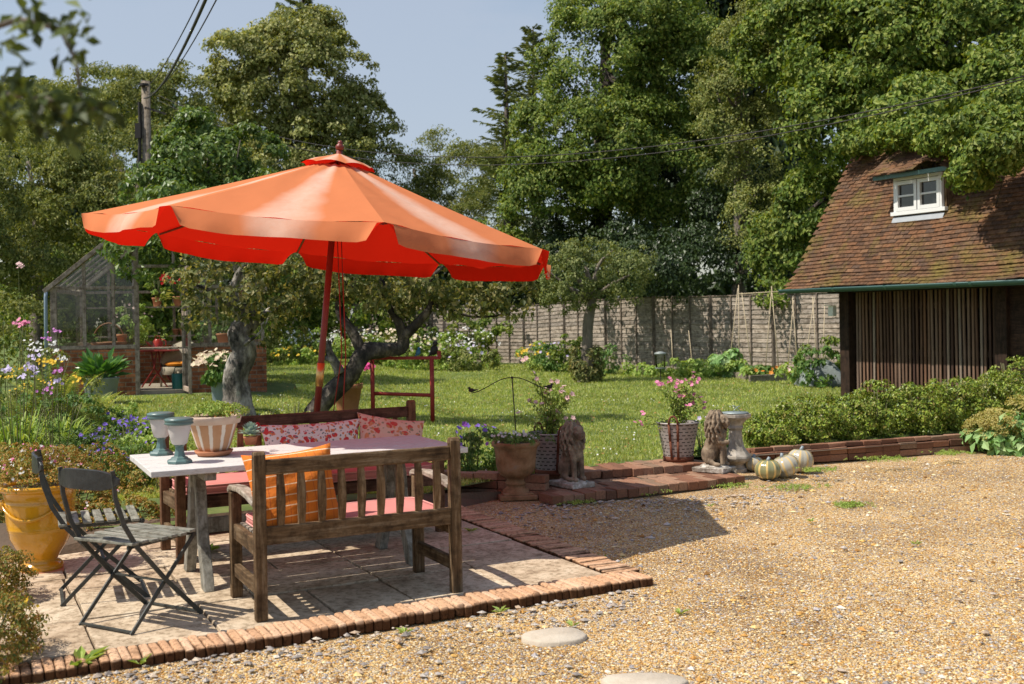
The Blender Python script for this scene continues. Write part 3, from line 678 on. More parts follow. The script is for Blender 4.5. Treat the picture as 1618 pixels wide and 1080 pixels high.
vs = [(XL0 - .05, a, b) for a, b in pr] + [(EL, a, b) for a, b in pr]; n_ = len(pr)
mb.add(vs, [(i, (i + 1) % n_, (i + 1) % n_ + n_, i + n_) for i in range(n_)] + [tuple(range(n_))])
for x_ in (.45, 1.5, 2.75, 3.0, 4.6):
    pr2 = [(-OH - .06 + .063 * math.cos(a), GZ + .0 + .063 * math.sin(a)) for a in [PI + PI * i / k for i in range(k + 1)]]
    mb.add([(x_, a, b) for a, b in pr2] + [(x_ + .05, a, b) for a, b in pr2], [(i, i + 1, i + 1 + k + 1, i + k + 1) for i in range(k)])
mb.build('gutter', m_gut, shed, True)
mb = MB(); mb.beam((XL0, -OH + .02, GZ - .03), (EL, -OH + .02, GZ - .03), .03, .08); mb.build('fascia', m_gut, shed)
# dormer
m_wp = mat('white window paint', [(.7, .7, .68), (.82, .82, .8)], 8, .5, .1, 60); m_dk = mat('dark window glass', [(.012, .012, .012), (.02, .02, .02)], 4, .08, 0, spec=.8)
W = DX1 - DX0; xc = (DX0 + DX1) / 2; yf = DYF - .04
H_ = .60
dw = MB(); dw.box((xc, yf, DZB + .03), (W + .12, .08, .06)); dw.box((xc, yf, DZB + H_ - .02), (W, .06, .05))
for x_ in (DX0 + .03, DX1 - .03): dw.box((x_, yf, DZB + H_ / 2), (.06, .06, H_ - .06))
df = dw.build('window', m_wp, shed, bevel=.004); df['label'] = 'white two leaf dormer window'
for s_ in (-1, 1):
    cx = xc + s_ * (W / 4 - .015); hw = W / 4 - .025; mb = MB(); zc = DZB + H_ / 2 + .005; hh = H_ / 2 - .06
    for q in (-1, 1): mb.box((cx + q * (hw - .025), yf - .012, zc), (.05, .05, 2 * hh)); mb.box((cx, yf - .012, zc + q * (hh - .03)), (2 * hw - .1, .048, .06))
    mb.box((cx, yf - .012, zc), (2 * hw - .1, .03, .028)); mb.build('window_sash', m_wp, df)
    mb = MB(); mb.box((cx, yf + .012, zc), (2 * hw - .02, .006, 2 * hh - .02)); mb.build('pane', m_dk, df)
for x_ in (DX0 - .02, DX1 + .02): mb = MB(); mb.add([(x_ + d_, yf + .03, DZB - .02) for d_ in (-.02, .02)] + [(x_ + d_, yf + .03, DZB + H_ + .04) for d_ in (-.02, .02)] + [(x_ + d_, yf + .62, DZB + H_ + .1) for d_ in (-.02, .02)], [(0, 2, 4), (1, 5, 3), (0, 1, 3, 2), (2, 3, 5, 4), (0, 4, 5, 1)]); mb.build('dormer_cheek', MT['wz'], shed)
mb = MB(); mb.box((xc, yf - .20, DZB + H_ + .02), (W + .5, .04, .07)); mb.build('dormer_fascia', m_gut, shed, bevel=.005)
mb = MB()
for rw in range(9):
    x_ = DX0 - .32
    while x_ < DX1 + .26:
        f_ = max(0, (x_ - DX1 + .05) / .3); cv = .10 * math.sin(min(1, max(0, (x_ - DX1 + .45) / .7)) * PI)
        R = Matrix.Rotation(.52, 3, 'X') @ Matrix.Rotation(f_ * .6, 3, 'Y')
        mb.box((x_ + .08, yf - .26 + rw * .085, DZB + H_ + .10 + rw * .052 + cv - f_ * .06 + random.uniform(-.006, .006)), (.156, .15, .014), R, .004); x_ += .16
mb.build('dormer_tiles', m_tile, shed)
m_lead = mat('pale lead flashing', [(.25, .27, .29), (.40, .42, .44)], 12, .5, .2, 50)
mb = MB(); sl = math.atan2(prof[4][1] - prof[3][1], 1.0); mb.box((xc, DYF - .07, DZB - .07), (W + .06, .10, .008), Matrix.Rotation(sl, 3, 'X')); mb.build('lead_flashing', m_lead, shed)
# small white box on the corner post
bp = shm @ Vector((-.06, -.12, GZ - .38)); t = thing('security_light', bp, math.radians(-60), 'small white box light fixed high on the shed corner post', 'light fitting')
MB().box((0, 0, 0), (.11, .09, .17)).build('housing', m_wp, t, bevel=.008); MB().box((0, -.045, .10), (.15, .15, .015)).build('cover', m_wp, t, bevel=.004)

# ================================================================== PARASOL
def fabricmat():
    m, nt, p = new_mat('sun faded orange canvas'); tc = nt.nodes.new('ShaderNodeTexCoord'); sp = nt.nodes.new('ShaderNodeSeparateXYZ')
    nt.links.new(tc.outputs['UV'], sp.inputs[0])
    def M_(op, a, b=None, c=None):
        x = nt.nodes.new('ShaderNodeMath'); x.operation = op
        for i, q in enumerate((a, b, c)):
            if q is None: continue
            if isinstance(q, (int, float)): x.inputs[i].default_value = q
            else: nt.links.new(q, x.inputs[i])
        return x.outputs[0]
    n0 = noise(nt, coords(nt, (1, 1, 1), 'Object'), 1.6, 3)
    u = M_('ADD', M_('FRACT', sp.outputs[0]), M_('MULTIPLY', M_('SUBTRACT', n0, .5), .22))
    d = M_('ABSOLUTE', M_('SUBTRACT', u, .47)); band = ramp(nt, [(1,) * 3, (.7,) * 3, (0,) * 3], [.02, .10, .19]); nt.links.new(d, band.inputs[0])
    fine = noise(nt, coords(nt, (9, 9, 9)), 2, 5, .7); r2 = ramp(nt, [(.8,) * 3, (1,) * 3], [.35, .6]); nt.links.new(fine, r2.inputs[0])
    f = M_('MULTIPLY', M_('MULTIPLY', band.outputs[0], r2.outputs[0]), .72)
    top = mixc(nt, f, (.64, .22, .095), (.80, .58, .46))
    g = nt.nodes.new('ShaderNodeNewGeometry')
    c = mixc(nt, g.outputs['Backfacing'], top, (.80, .035, .012))
    nt.links.new(c, p.inputs['Base Color']); p.inputs['Roughness'].default_value = .9; p.inputs['Specular IOR Level'].default_value = .1
    wv = noise(nt, coords(nt, (1, 1, 1)), 5, 2, .4); bump(nt, wv, .35, .03, p); p.inputs['Roughness'].default_value = 1.0; p.inputs['Specular IOR Level'].default_value = 0
    t = nt.nodes.new('ShaderNodeBsdfTranslucent'); tcol = mixc(nt, g.outputs['Backfacing'], (.5, .04, .02), (.95, .02, .008)); nt.links.new(tcol, t.inputs[0])
    ms = nt.nodes.new('ShaderNodeMixShader'); ms.inputs[0].default_value = .22
    nt.links.new(p.outputs[0], ms.inputs[1]); nt.links.new(t.outputs[0], ms.inputs[2]); nt.links.new(ms.outputs[0], nt.nodes['Material Output'].inputs[0])
    return m
m_fab = fabricmat(); m_pole = mat('dark red stained pole', [(.14, .02, .012), (.25, .035, .02)], 5, .4, .1, 60, spec=.5)
m_brass = mat('brass', [(.6, .36, .12), (.75, .5, .2)], 8, .35, 0, metal=.8)
par = thing('parasol', (0, 0, 0), 0, 'large sun faded orange parasol with red underside over the garden table', 'parasol')
pc = Vector((-1.38, 8.3, 2.215)); ax = Vector((.1, .026, 1)).normalized(); Rt = Vector((0, 0, 1)).rotation_difference(ax).to_matrix()
RR, RISE = 1.76, .64
ang = [math.radians(-25 - 45 * k) for k in range(8)]
def cpt(a, b, s, r):                                   # panel point: s across 0..1, r from rim(1) to top(0)
    v = Vector((math.cos(a), math.sin(a), 0)) * (1 - s) + Vector((math.cos(b), math.sin(b), 0)) * s
    z = RISE * (1 - r) - .012 * math.sin(PI * r) - .03 * math.sin(PI * s) * r
    return Vector((v.x * RR * r, v.y * RR * r, z))
NS, NR = 10, 12
vs, fs, uv = [], [], []
for k in range(8):
    a, b = ang[k], ang[(k + 1) % 8]; o = len(vs)
    for j in range(NR + 1):
        r = .115 + .885 * j / NR
        for i in range(NS + 1): vs.append(pc + Rt @ (cpt(a, b, i / NS, r) + Vector((0, 0, .006 * math.sin(i * 1.7 + j * .9 + k)) if 0 < i < NS else (0, 0, 0)))); uv.append((k + min(max(i / NS, .001), .999), r))
    for j in range(NR):
        for i in range(NS):
            q = o + j * (NS + 1) + i; fs.append((q, q + NS + 1, q + NS + 2, q + 1))
def uvmesh(name, vs, fs, uv, m, parent, flip=False):
    me = bpy.data.meshes.new(name); me.from_pydata(vs, [], [tuple(reversed(f)) for f in fs] if flip else fs); me.update(); me.materials.append(m)
    l = me.uv_layers.new(name='UVMap'); vi = np.zeros(len(me.loops), np.int32); me.loops.foreach_get('vertex_index', vi)
    l.data.foreach_set('uv', np.asarray(uv, np.float32)[vi].ravel()); me.polygons.foreach_set('use_smooth', [True] * len(me.polygons)); return link(me, name, parent)
can = uvmesh('canopy', vs, fs, uv, m_fab, par, True)
def up_ok(o):
    z = sum(p.normal.z for p in o.data.polygons); 
    if z < 0: o.data.flip_normals()
up_ok(can)
for k in range(8):                                     # hanging valance, one flap per panel, open at the ribs
    a, b = ang[k], ang[(k + 1) % 8]; vs, fs, uv = [], [], []; N_ = 22; M = 5
    mid = (Vector((math.cos(a), math.sin(a), 0)) + Vector((math.cos(b), math.sin(b), 0))).normalized()
    for i in range(N_ + 1):
        s = i / N_; e = min(s, 1 - s); Ln = .125 * (1 - max(0, 1 - e / .075) ** 2.2) ** .6 * (1 + .05 * math.sin(s * 9 + k)); Ln = max(Ln, .012)
        p0 = cpt(a, b, s, 1.0); ss = .5 + (s - .5) * (1 - .05)
        for j in range(M + 1):
            t = j / M; p = p0 + mid * (.055 * math.sin(t * 1.3) + .010 * t * math.sin(s * 31 + k) + .008 * t * math.sin(s * 13 + 2 * k)) + Vector((0, 0, -Ln * t))
            p += (cpt(a, b, ss, 1.0) - p0) * t
            vs.append(pc + Rt @ p); uv.append((k + min(max(s, .001), .999), 1))
    for i in range(N_):
        for j in range(M): q = i * (M + 1) + j; fs.append((q, q + 1, q + M + 2, q + M + 1))
    o = uvmesh('valance', vs, fs, uv, m_fab, par)
    if sum(p.normal.dot(Rt @ mid) for p in o.data.polygons) < 0: o.data.flip_normals()
vs, fs, uv = [], [], []
for k in range(8):                                     # small vent cap at the top
    a, b = ang[k], ang[(k + 1) % 8]; o = len(vs)
    for j in range(5):
        r = .01 + .155 * j / 4 + (0 if j < 4 else .0)
        for i in range(7):
            s = i / 6; v = Vector((math.cos(a), math.sin(a), 0)) * (1 - s) + Vector((math.cos(b), math.sin(b), 0)) * s
            z = RISE + .03 - .098 * (j / 4) + .020 * math.sin(PI * s) * (j / 4) ** 2 - (.012 if j == 4 else 0)
            vs.append(pc + Rt @ Vector((v.x * RR * r, v.y * RR * r, z))); uv.append((k + .15 + .5 * s, r))
    for j in range(4):
        for i in range(6): q = o + j * 7 + i; fs.append((q, q + 7, q + 8, q + 1))
up_ok(uvmesh('vent_cap', vs, fs, uv, m_fab, par))
mb = MB(); top = pc + Rt @ Vector((0, 0, RISE + .055))
mb.lathe([(.012, 0), (.03, .01), (.034, .03), (.028, .045), (.016, .052), (.02, .06), (.014, .075), (.003, .08)], 14); o = mb.build('finial', m_pole, par, True); o.location = top; o.rotation_euler = Rt.to_euler()
foot = pc - ax * ((pc.z - .05) / ax.z); mb = MB(); mb.tube([foot, top], [.027, .024], 14); mb.build('pole', m_pole, par, True)
ca, cb = pc - ax * 1.13, pc - ax * .95; mb = MB(); mb.tube([ca, ca + ax * .001, cb], [.027, .031, .031], 14); mb.build('pole_collar', m_brass, par, True)
hub = pc + ax * .12
for k in range(8):
    e_ = pc + Rt @ (cpt(ang[k], ang[k], 0, .985) - Vector((0, 0, .018))); t_ = pc + Rt @ Vector((0, 0, RISE - .03)); m_ = t_.lerp(e_, .5)
    o = MB().tube([t_, t_.lerp(e_, .5) - ax * .045, e_], [.011, .012, .009], 6).build('rib', m_pole, par, True)
    MB().tube([hub, m_ - ax * .05], [.009, .009], 6).build('strut', m_pole, o, True)
mb = MB(); mb.lathe([(.028, -.04), (.05, -.03), (.05, .02), (.03, .04)], 16); o = mb.build('runner', m_pole, par, True); o.location = hub; o.rotation_euler = Rt.to_euler()
m_rope = mat('red cord', [(.25, .03, .02), (.4, .06, .04)], 30, .9, .3, 200)
mb = MB()
for dx, zb in ((.08, .9), (.13, .35)):
    p0 = pc + Rt @ Vector((dx * .6, -.04, .02)); mb.tube([p0, p0 + Vector((.02, -.01, -.9)), Vector((p0.x + dx * .1 - .06, p0.y, zb))], .0045, 5)
mb.build('pulley_cord', m_rope, par, True)
mb = MB(); mb.lathe([(.24, 0), (.24, .06), (.06, .09), (.05, .3), (.03, .32)], 24, (foot.x, foot.y, .0)); mb.build('base', mat('concrete base', [(.2, .19, .17), (.32, .3, .27)], 8), par, True)

# ================================================================== BENCHES, TABLE, CUSHIONS
def bench(name, label, group, loc, rz, L, D, H, nslat, front, mx, my, mz, armm):
    """back posts at y=0, front legs at y=front*D"""
    t = thing(name, loc, rz, label, 'bench', group); f = front
    for x_ in (0, L):
        mb = MB(); mb.box((x_, 0, H / 2), (.062, .055, H)); mb.tube([(x_ - .031, 0, H), (x_ + .031, 0, H)], .0275, 10); mb.build('back_post', mz, t, bevel=.005)
        mb = MB(); mb.box((x_, f * D, .30), (.062, .058, .60)); mb.build('front_leg', mz, t, bevel=.006)
        mb = MB(); pts = [(x_, f * .03, .605), (x_, f * D * .35, .63), (x_, f * D * .7, .638), (x_, f * (D + .02), .622), (x_, f * (D + .06), .60)]
        for (a, b) in zip(pts, pts[1:]): mb.beam(a, Vector(b) + (Vector(b) - Vector(a)) * .03, .066, .032)
        mb.build('armrest', armm, t, bevel=.008)
        mb = MB(); mb.beam((x_, f * .03, .16), (x_, f * (D - .03), .16), .034, .07); mb.build('side_stretcher', my, t, bevel=.004)
        mb = MB(); mb.beam((x_, f * .03, .37), (x_, f * (D - .03), .38), .036, .085); mb.build('seat_side_rail', my, t, bevel=.004)
    mb = MB(); n_ = 12
    for i in range(n_):
        a, b = i / n_, (i + 1) / n_; z0 = H - .058
        mb.beam((.03 + (L - .06) * a, 0, z0), (.03 + (L - .06) * b + .002, 0, z0), .036, .078)
    o = MB().beam((.03, 0, H - .06), (L - .03, 0, H - .06), .038, .08).build('top_rail', mx, t, bevel=.009)
    MB().beam((.03, 0, .44), (L - .03, 0, .44), .036, .095).build('lower_back_rail', mx, t, bevel=.006)
    MB().beam((.03, f * D, .385), (L - .03, f * D, .385), .036, .08).build('front_rail', mx, t, bevel=.006)
    for i in range(nslat):
        x_ = L * (i + 1) / (nslat + 1); z0, z1 = .48, H - .095; mb = MB(); q = 8; vs = []; fs = []
        for j in range(q + 1):
            s = j / q; w_ = .0185 + .0050 * math.cos(s * 2 * PI + PI) ; w_ = .017 + .006 * math.sin(PI * s); z = z0 + (z1 - z0) * s; y_ = .012 * math.sin(PI * s) * -f
            vs += [(x_ - w_, y_ - .011, z), (x_ + w_, y_ - .011, z), (x_ + w_, y_ + .011, z), (x_ - w_, y_ + .011, z)]
        for j in range(q):
            for r_ in range(4): fs.append((j * 4 + r_, j * 4 + (r_ + 1) % 4, j * 4 + 4 + (r_ + 1) % 4, j * 4 + 4 + r_))
        mb.add(vs, fs); mb.build('back_slat', mz, t, bevel=.003)
    for i in range(7):
        y_ = f * (.07 + (D - .10) * i / 6); o = MB().beam((.02, y_, .418), (L - .02, y_, .418), .052, .02).build('seat_slat', armm, t, bevel=.003)
    return t
NB = Vector((-1.342, 5.643, .03)); NA = math.radians(27.3)
near = bench('garden_bench', 'weathered teak two seater bench seen from behind in the foreground', 'garden benches at the table', NB, NA, 1.12, .56, .86, 9, 1, MT['wx'], MT['wy'], MT['wz'], MT['gy'])
FB = Vector((-2.424, 7.447, .03)); FA = math.radians(29)
far = bench('garden_bench', 'longer reddish brown bench behind the table with floral cushions', 'garden benches at the table', FB, FA, 1.86, .50, .91, 13, -1, MT['rx'], MT['wy'], MT['rz'], MT['wy'])
def loc2w(o, a, x, y, z): return Vector((o.x + x * math.cos(a) - y * math.sin(a), o.y + x * math.sin(a) + y * math.cos(a), o.z + z))
m_pink = mat('pink cushion cotton', [(.55, .19, .17), (.63, .26, .23)], 4, .9, .35, 14, bdist=.01, spec=.15); m_pipe = mat('cushion piping', [(.68, .3, .27), (.75, .36, .32)], 5, .9, 0)
def seatpad(label, loc, rz, L, D, T, cat='seat cushion', group='pink seat cushions'):
    t = thing('seat_cushion', loc, rz, label, cat, group); mb = MB(); nx, ny = 26, 10
    def P_(i, j, s):
        u, v = i / nx * 2 - 1, j / ny * 2 - 1; rx = 1 - (abs(v) ** 8) * .035; ry = 1 - (abs(u) ** 14) * .08
        e = (1 - abs(u) ** 10) * (1 - abs(v) ** 6); return (u * L / 2 * rx, v * D / 2 * ry, T / 2 + s * T / 2 * (.72 + .28 * e) + s * .003 * math.sin(u * 17) * e)
    vs = [P_(i, j, 1) for j in range(ny + 1) for i in range(nx + 1)] + [P_(i, j, -1) for j in range(ny + 1) for i in range(nx + 1)]; o = (nx + 1) * (ny + 1); fs = []
    for j in range(ny):
        for i in range(nx): q = j * (nx + 1) + i; fs.append((q, q + 1, q + nx + 2, q + nx + 1)); fs.append((o + q, o + q + nx + 1, o + q + nx + 2, o + q + 1))
    ring = [i for i in range(nx + 1)] + [j * (nx + 1) + nx for j in range(1, ny + 1)] + [ny * (nx + 1) + i for i in range(nx - 1, -1, -1)] + [j * (nx + 1) for j in range(ny - 1, 0, -1)]
    for a, b in zip(ring, ring[1:] + ring[:1]): fs.append((a, o + a, o + b, b))
    mb.add(vs, fs); mb.build('pad', m_pink, t, True)
    for s in (0, o):
        pts = [Vector(vs[a + s]) for a in ring] ; pts.append(pts[0]); MB().tube(pts, .005, 5, False).build('piping', m_pipe, t, True)
    return t
seatpad('pink seat cushion on the near teak bench', loc2w(NB, NA, .56, .30, .43), NA, 1.04, .47, .05)
seatpad('long deep pink seat cushion on the far bench', loc2w(FB, FA, .93, -.27, .43), FA, 1.80, .50, .075)
def pillowgeo(w_, h_, th, n_=22, ear=.10):
    vs, fs = [], []
    for s in (1, -1):
        for j in range(n_ + 1):
            for i in range(n_ + 1):
                u, v = i / n_ * 2 - 1, j / n_ * 2 - 1
                x = u * w_ / 2 * (1 - ear * (1 - v * v) ** 1.0); z = v * h_ / 2 * (1 - ear * (1 - u * u))
                t = th / 2 * ((1 - u * u) * (1 - v * v)) ** .42 * (1 + .06 * math.sin(u * 7 + v * 5) + .04 * math.sin(v * 13 - u * 4))
                vs.append((x, s * t, z))
    o = (n_ + 1) ** 2
    for j in range(n_):
        for i in range(n_): q = j * (n_ + 1) + i; fs.append((q, q + n_ + 1, q + n_ + 2, q + 1)); fs.append((o + q, o + q + 1, o + q + n_ + 2, o + q + n_ + 1))
    return vs, fs
def stripemat():
    m, nt, p = new_mat('orange striped cloth'); v = coords(nt); sp = nt.nodes.new('ShaderNodeSeparateXYZ'); nt.links.new(v, sp.inputs[0])
    def lines(axis, per, wd):
        a = nt.nodes.new('ShaderNodeMath'); a.operation = 'MULTIPLY_ADD'; a.inputs[1].default_value = 1 / per; a.inputs[2].default_value = .37; nt.links.new(sp.outputs[axis], a.inputs[0])
        f = nt.nodes.new('ShaderNodeMath'); f.operation = 'FRACT'; nt.links.new(a.outputs[0], f.inputs[0]); l = nt.nodes.new('ShaderNodeMath'); l.operation = 'LESS_THAN'; l.inputs[1].default_value = wd; nt.links.new(f.outputs[0], l.inputs[0]); return l.outputs[0]
    n = noise(nt, v, 6, 3); r = ramp(nt, [(.72, .16, .015), (.82, .25, .02)]); nt.links.new(n, r.inputs[0])
    c = mixc(nt, lines(0, .05, .09), r.outputs[0], (.6, .13, .02)); c = mixc(nt, lines(2, .056, .085), c, (.9, .68, .45))
    nt.links.new(c, p.inputs['Base Color']); p.inputs['Roughness'].default_value = .85; bump(nt, noise(nt, v, 9, 4), .6, .02, p); return m
def floralmat(name, ground, c1, c2, c3, sc):
    m, nt, p = new_mat(name); v = coords(nt); vn = nt.nodes.new('ShaderNodeTexNoise'); vn.inputs['Scale'].default_value = 14; nt.links.new(v, vn.inputs['Vector'])
    vv = mixc(nt, .06, v, vn.outputs['Color'], 'ADD'); c = ground
    for s_, col, th, o_ in ((sc, c1, .34, 1.3), (sc * 1.6, c2, .30, 4.1), (sc * 2.3, c3, .26, 7.7), (sc * 1.3, c1, .12, 9.2)):
        mp = nt.nodes.new('ShaderNodeMapping'); mp.inputs['Location'].default_value = (o_, o_ * .7, o_ * .3); nt.links.new(vv, mp.inputs[0])
        vo = nt.nodes.new('ShaderNodeTexVoronoi'); vo.inputs['Scale'].default_value = s_; vo.inputs['Randomness'].default_value = .9; nt.links.new(mp.outputs[0], vo.inputs['Vector'])
        r = ramp(nt, [(1,) * 3, (0,) * 3], [th, th + .03]); nt.links.new(vo.outputs['Distance'], r.inputs[0]); c = mixc(nt, r.outputs[0], c, col)
    nt.links.new(c, p.inputs['Base Color']); p.inputs['Roughness'].default_value = .9; return m
def pillow(label, m, loc, rot, w_, h_, th, tas=None):
    t = thing('scatter_cushion', loc, 0, label, 'cushion', 'scatter cushions on the benches'); t.rotation_euler = rot; vs, fs = pillowgeo(w_, h_, th)
    MB().add(vs, fs).build('cover', m, t, True)
    if tas:
        for x_ in (-1, 1):
            for z_ in (-1, 1): 
                mb = MB(); mb.ball((x_ * (w_ / 2 + .005), 0, z_ * (h_ / 2 - .0)), .02, None, 8, 6); mb.tube([(x_ * w_ / 2, 0, z_ * h_ / 2), (x_ * (w_ / 2 + .04), 0, z_ * (h_ / 2 - .05))], [.016, .022], 8); mb.build('tassel', tas, t, True)
    return t
m_flo1 = floralmat('cream floral print', (.80, .76, .70), (.60, .05, .05), (.65, .25, .10), (.20, .24, .24), 17)
m_flo2 = floralmat('peach floral print', (.72, .50, .38), (.58, .08, .06), (.62, .26, .12), (.32, .27, .18), 13)
m_tas = mat('crimson tassel', [(.35, .015, .02), (.5, .03, .03)], 40, .9, .5, 150)
pillow('orange cushion with thin pale checks leaning inside the near bench', stripemat(), loc2w(NB, NA, .225, .14, .635), (math.radians(-16), math.radians(-3), NA + .10), .52, .48, .19)
pillow('long cream floral cushion with crimson tassels on the far bench', m_flo1, loc2w(FB, FA, 1.03, -.12, .655), (math.radians(-16), 0, FA), .78, .36, .16, m_tas)
pillow('square peach floral cushion at the right end of the far bench', m_flo2, loc2w(FB, FA, 1.62, -.18, .63), (math.radians(-30), math.radians(10), FA - .1), .54, .46, .17)

# table
TZ = .77; TC = Vector((-1.365, 6.84, .03)); TA = math.radians(27); TLn, TW = 1.94, .90
tbl = thing('garden_table', TC, TA, 'long white painted plank table on pale trestle legs between the two benches', 'table')
m_white = mat('worn white table paint', [(.30, .27, .24), (.56, .54, .51), (.64, .63, .61)], 9, .6, .35, 40, (3, 18, 18), pos=[.25, .42, .6], bdist=.002); m_trest = wood('pale trestle wood', [(.16, .15, .12), (.34, .33, .28), (.5, .49, .43)], 'z')
zt = TZ - .03; k = 5
for i in range(k):
    o = MB().box((0, -TW / 2 + TW * (i + .5) / k, zt - .018), (TLn + random.uniform(-.006, .006), TW / k - .009, .034)).build('table_plank', m_white, tbl, bevel=.004)
for x_ in (-.64, .64):
    MB().box((x_, 0, zt - .06), (.07, TW - .08, .045)).build('table_batten', m_trest, tbl, bevel=.004)
    for s in (-1, 1):
        pts = [(x_, s * .05, zt - .09), (x_, s * .10, .56), (x_, s * .12, .42), (x_, s * .17, .26), (x_, s * .24, .12), (x_, s * .29, 0.0)]; vs = []; fs = []
        for j, p in enumerate(pts):
            w_ = [.055, .045, .042, .045, .05, .05][j]; vs += [(x_ - .03, p[1] - w_, p[2]), (x_ + .03, p[1] - w_, p[2]), (x_ + .03, p[1] + w_, p[2]), (x_ - .03, p[1] + w_, p[2])]
        for j in range(len(pts) - 1):
            for r_ in range(4): fs.append((j * 4 + r_, j * 4 + (r_ + 1) % 4, j * 4 + 4 + (r_ + 1) % 4, j * 4 + 4 + r_))
        fs += [(3, 2, 1, 0), tuple(len(pts) * 4 - 4 + q for q in range(4))]
        MB().add(vs, fs).build('trestle_leg', m_trest, tbl, bevel=.006)
MB().beam((-.64, 0, .33), (.64, 0, .33), .035, .09).build('stretcher', m_trest, tbl, bevel=.004)

# ------------------------------------------------------------------ solar lamps, striped pot
m_lg = mat('verdigris green lamp metal', [(.07, .13, .125), (.12, .20, .19)], 12, .35, .1, 60, spec=.6)
m_frost, nt_, p_ = new_mat('frosted lamp glass'); p_.inputs['Base Color'].default_value = (.78, .74, .72, 1); p_.inputs['Roughness'].default_value = .35; p_.inputs['Transmission Weight'].default_value = .35
for (u, v, lb) in ((284, 731, 'green solar table lamp with frosted shade nearest the table edge'), (255, 718, 'green solar table lamp half hidden behind the other lamp')):
    p = at(u, v, TZ); t = thing('table_lamp', p, .4, lb, 'lamp', 'solar lamps on the table')
    mb = MB(); mb.lathe([(.075, 0), (.075, .014), (.066, .022), (.055, .024), (.05, .034), (.034, .04), (.027, .07), (.025, .098), (.033, .104), (.033, .112), (.02, .114)], 8, phase=.5); mb.build('foot', m_lg, t, bevel=.002)
    mb = MB(); mb.lathe([(.03, .108), (.045, .116), (.058, .17), (.068, .22), (.07, .232), (.066, .232), (.054, .17), (.04, .12)], 28, close=False); mb.build('shade', m_frost, t, True)
    mb = MB(); mb.lathe([(.071, .226), (.082, .230), (.084, .238), (.078, .246), (.084, .252), (.082, .262), (.06, .268), (.0, .27)], 32, close=False); mb.build('lid', m_lg, t, True)
def potmat_stripes():
    m, nt, p = new_mat('striped terracotta'); v = coords(nt); sp = nt.nodes.new('ShaderNodeSeparateXYZ'); nt.links.new(v, sp.inputs[0])
    a = nt.nodes.new('ShaderNodeMath'); a.operation = 'ARCTAN2'; nt.links.new(sp.outputs[1], a.inputs[0]); nt.links.new(sp.outputs[0], a.inputs[1])
    b = nt.nodes.new('ShaderNodeMath'); b.operation = 'MULTIPLY'; b.inputs[1].default_value = 11 / (2 * PI); nt.links.new(a.outputs[0], b.inputs[0])
    f = nt.nodes.new('ShaderNodeMath'); f.operation = 'FRACT'; nt.links.new(b.outputs[0], f.inputs[0])
    ad = nt.nodes.new('ShaderNodeMath'); ad.operation = 'MULTIPLY_ADD'; ad.inputs[1].default_value = .16; nt.links.new(noise(nt, v, 30, 4), ad.inputs[0]); nt.links.new(f.outputs[0], ad.inputs[2])
    r = ramp(nt, [(0,) * 3, (1,) * 3, (1,) * 3, (0,) * 3], [.42, .46, .72, .76]); nt.links.new(ad.outputs[0], r.inputs[0])
    tr = ramp(nt, [(.42, .21, .10), (.58, .34, .19)]); nt.links.new(noise(nt, v, 14, 5), tr.inputs[0])
    nt.links.new(mixc(nt, r.outputs[0], tr.outputs[0], (.74, .66, .56)), p.inputs['Base Color']); p.inputs['Roughness'].default_value = .9; return m
m_terra = mat('terracotta', [(.32, .12, .06), (.48, .20, .10), (.56, .28, .16)], 9, .85, .3, 50); m_limed = mat('limed terracotta rim', [(.5, .34, .24), (.70, .58, .48)], 14, .9, .3, 50)
m_soil = m_earth
p = at(338, 719, TZ); sp_ = thing('striped_pot', p + Vector((0, 0, .034)), 0, 'tapered terracotta pot painted with white stripes on the table', 'plant pot')
mb = MB(); mb.lathe([(.09, 0), (.105, .03), (.148, .165), (.15, .17)], 36); mb.build('pot_body', potmat_stripes(), sp_, True)
mb = MB(); mb.lathe([(.15, .165), (.162, .168), (.172, .205), (.172, .215), (.160, .217), (.150, .20)], 36, close=False); mb.build('pot_rim', m_limed, sp_, True)
mb = MB(); mb.lathe([(.0, .19), (.158, .195)], 24, close=False); mb.build('soil', m_soil, sp_)
sa = thing('pot_saucer', p, 0, 'orange terracotta saucer under the striped pot', 'saucer'); mb = MB(); mb.lathe([(.0, .002), (.095, .002), (.112, .02), (.118, .034), (.11, .034), (.098, .014), (.0, .012)], 32, close=False); mb.build('dish', m_terra, sa, True)
pl = thing('pot_plant', p + Vector((0, 0, .225)), 0, 'low green and gold leafed plant growing in the striped pot', 'plant')
C_ = np.stack([.13 * RNG.normal(size=90) * .55, .13 * RNG.normal(size=90) * .55, .06 * RNG.random(90) + .03], 1); P_, D_, N_ = cloud(C_, unit(C_ + np.array([0, 0, .05])), np.full(90, .035), 34)
V, F = leafgeo(P_, D_, N_, .012 + .01 * RNG.random(len(P_))); npmesh('foliage', V, F, MT['bright'], pl)
C_ = np.stack([.03 + .09 * RNG.random(60), -.02 + .05 * RNG.normal(size=60), .02 + .035 * RNG.random(60)], 1); V, F = flowers(C_, .02); npmesh('blossoms', V, F, MT['f_orange'], pl)
p = at(396, 702, TZ); su = thing('succulent', p, 0, 'small blue grey succulent standing at the back edge of the white table', 'succulent')
mb = MB(); mb.lathe([(.035, 0), (.048, .05), (.05, .055)], 16); mb.build('pot_body', m_terra, su, True)
k = 60; th = RNG.random(k) * 6.28; q = RNG.random(k); D = np.stack([np.cos(th) * q, np.sin(th) * q, 1.15 - q], 1); P_ = np.tile([[0, 0, .06]], (k, 1)) + D * .02; V, F = leafgeo(P_, D, np.tile([[0, 0, 1.]], (k, 1)), .075, .62, .2); npmesh('foliage', V, F, MT['silver'], su)

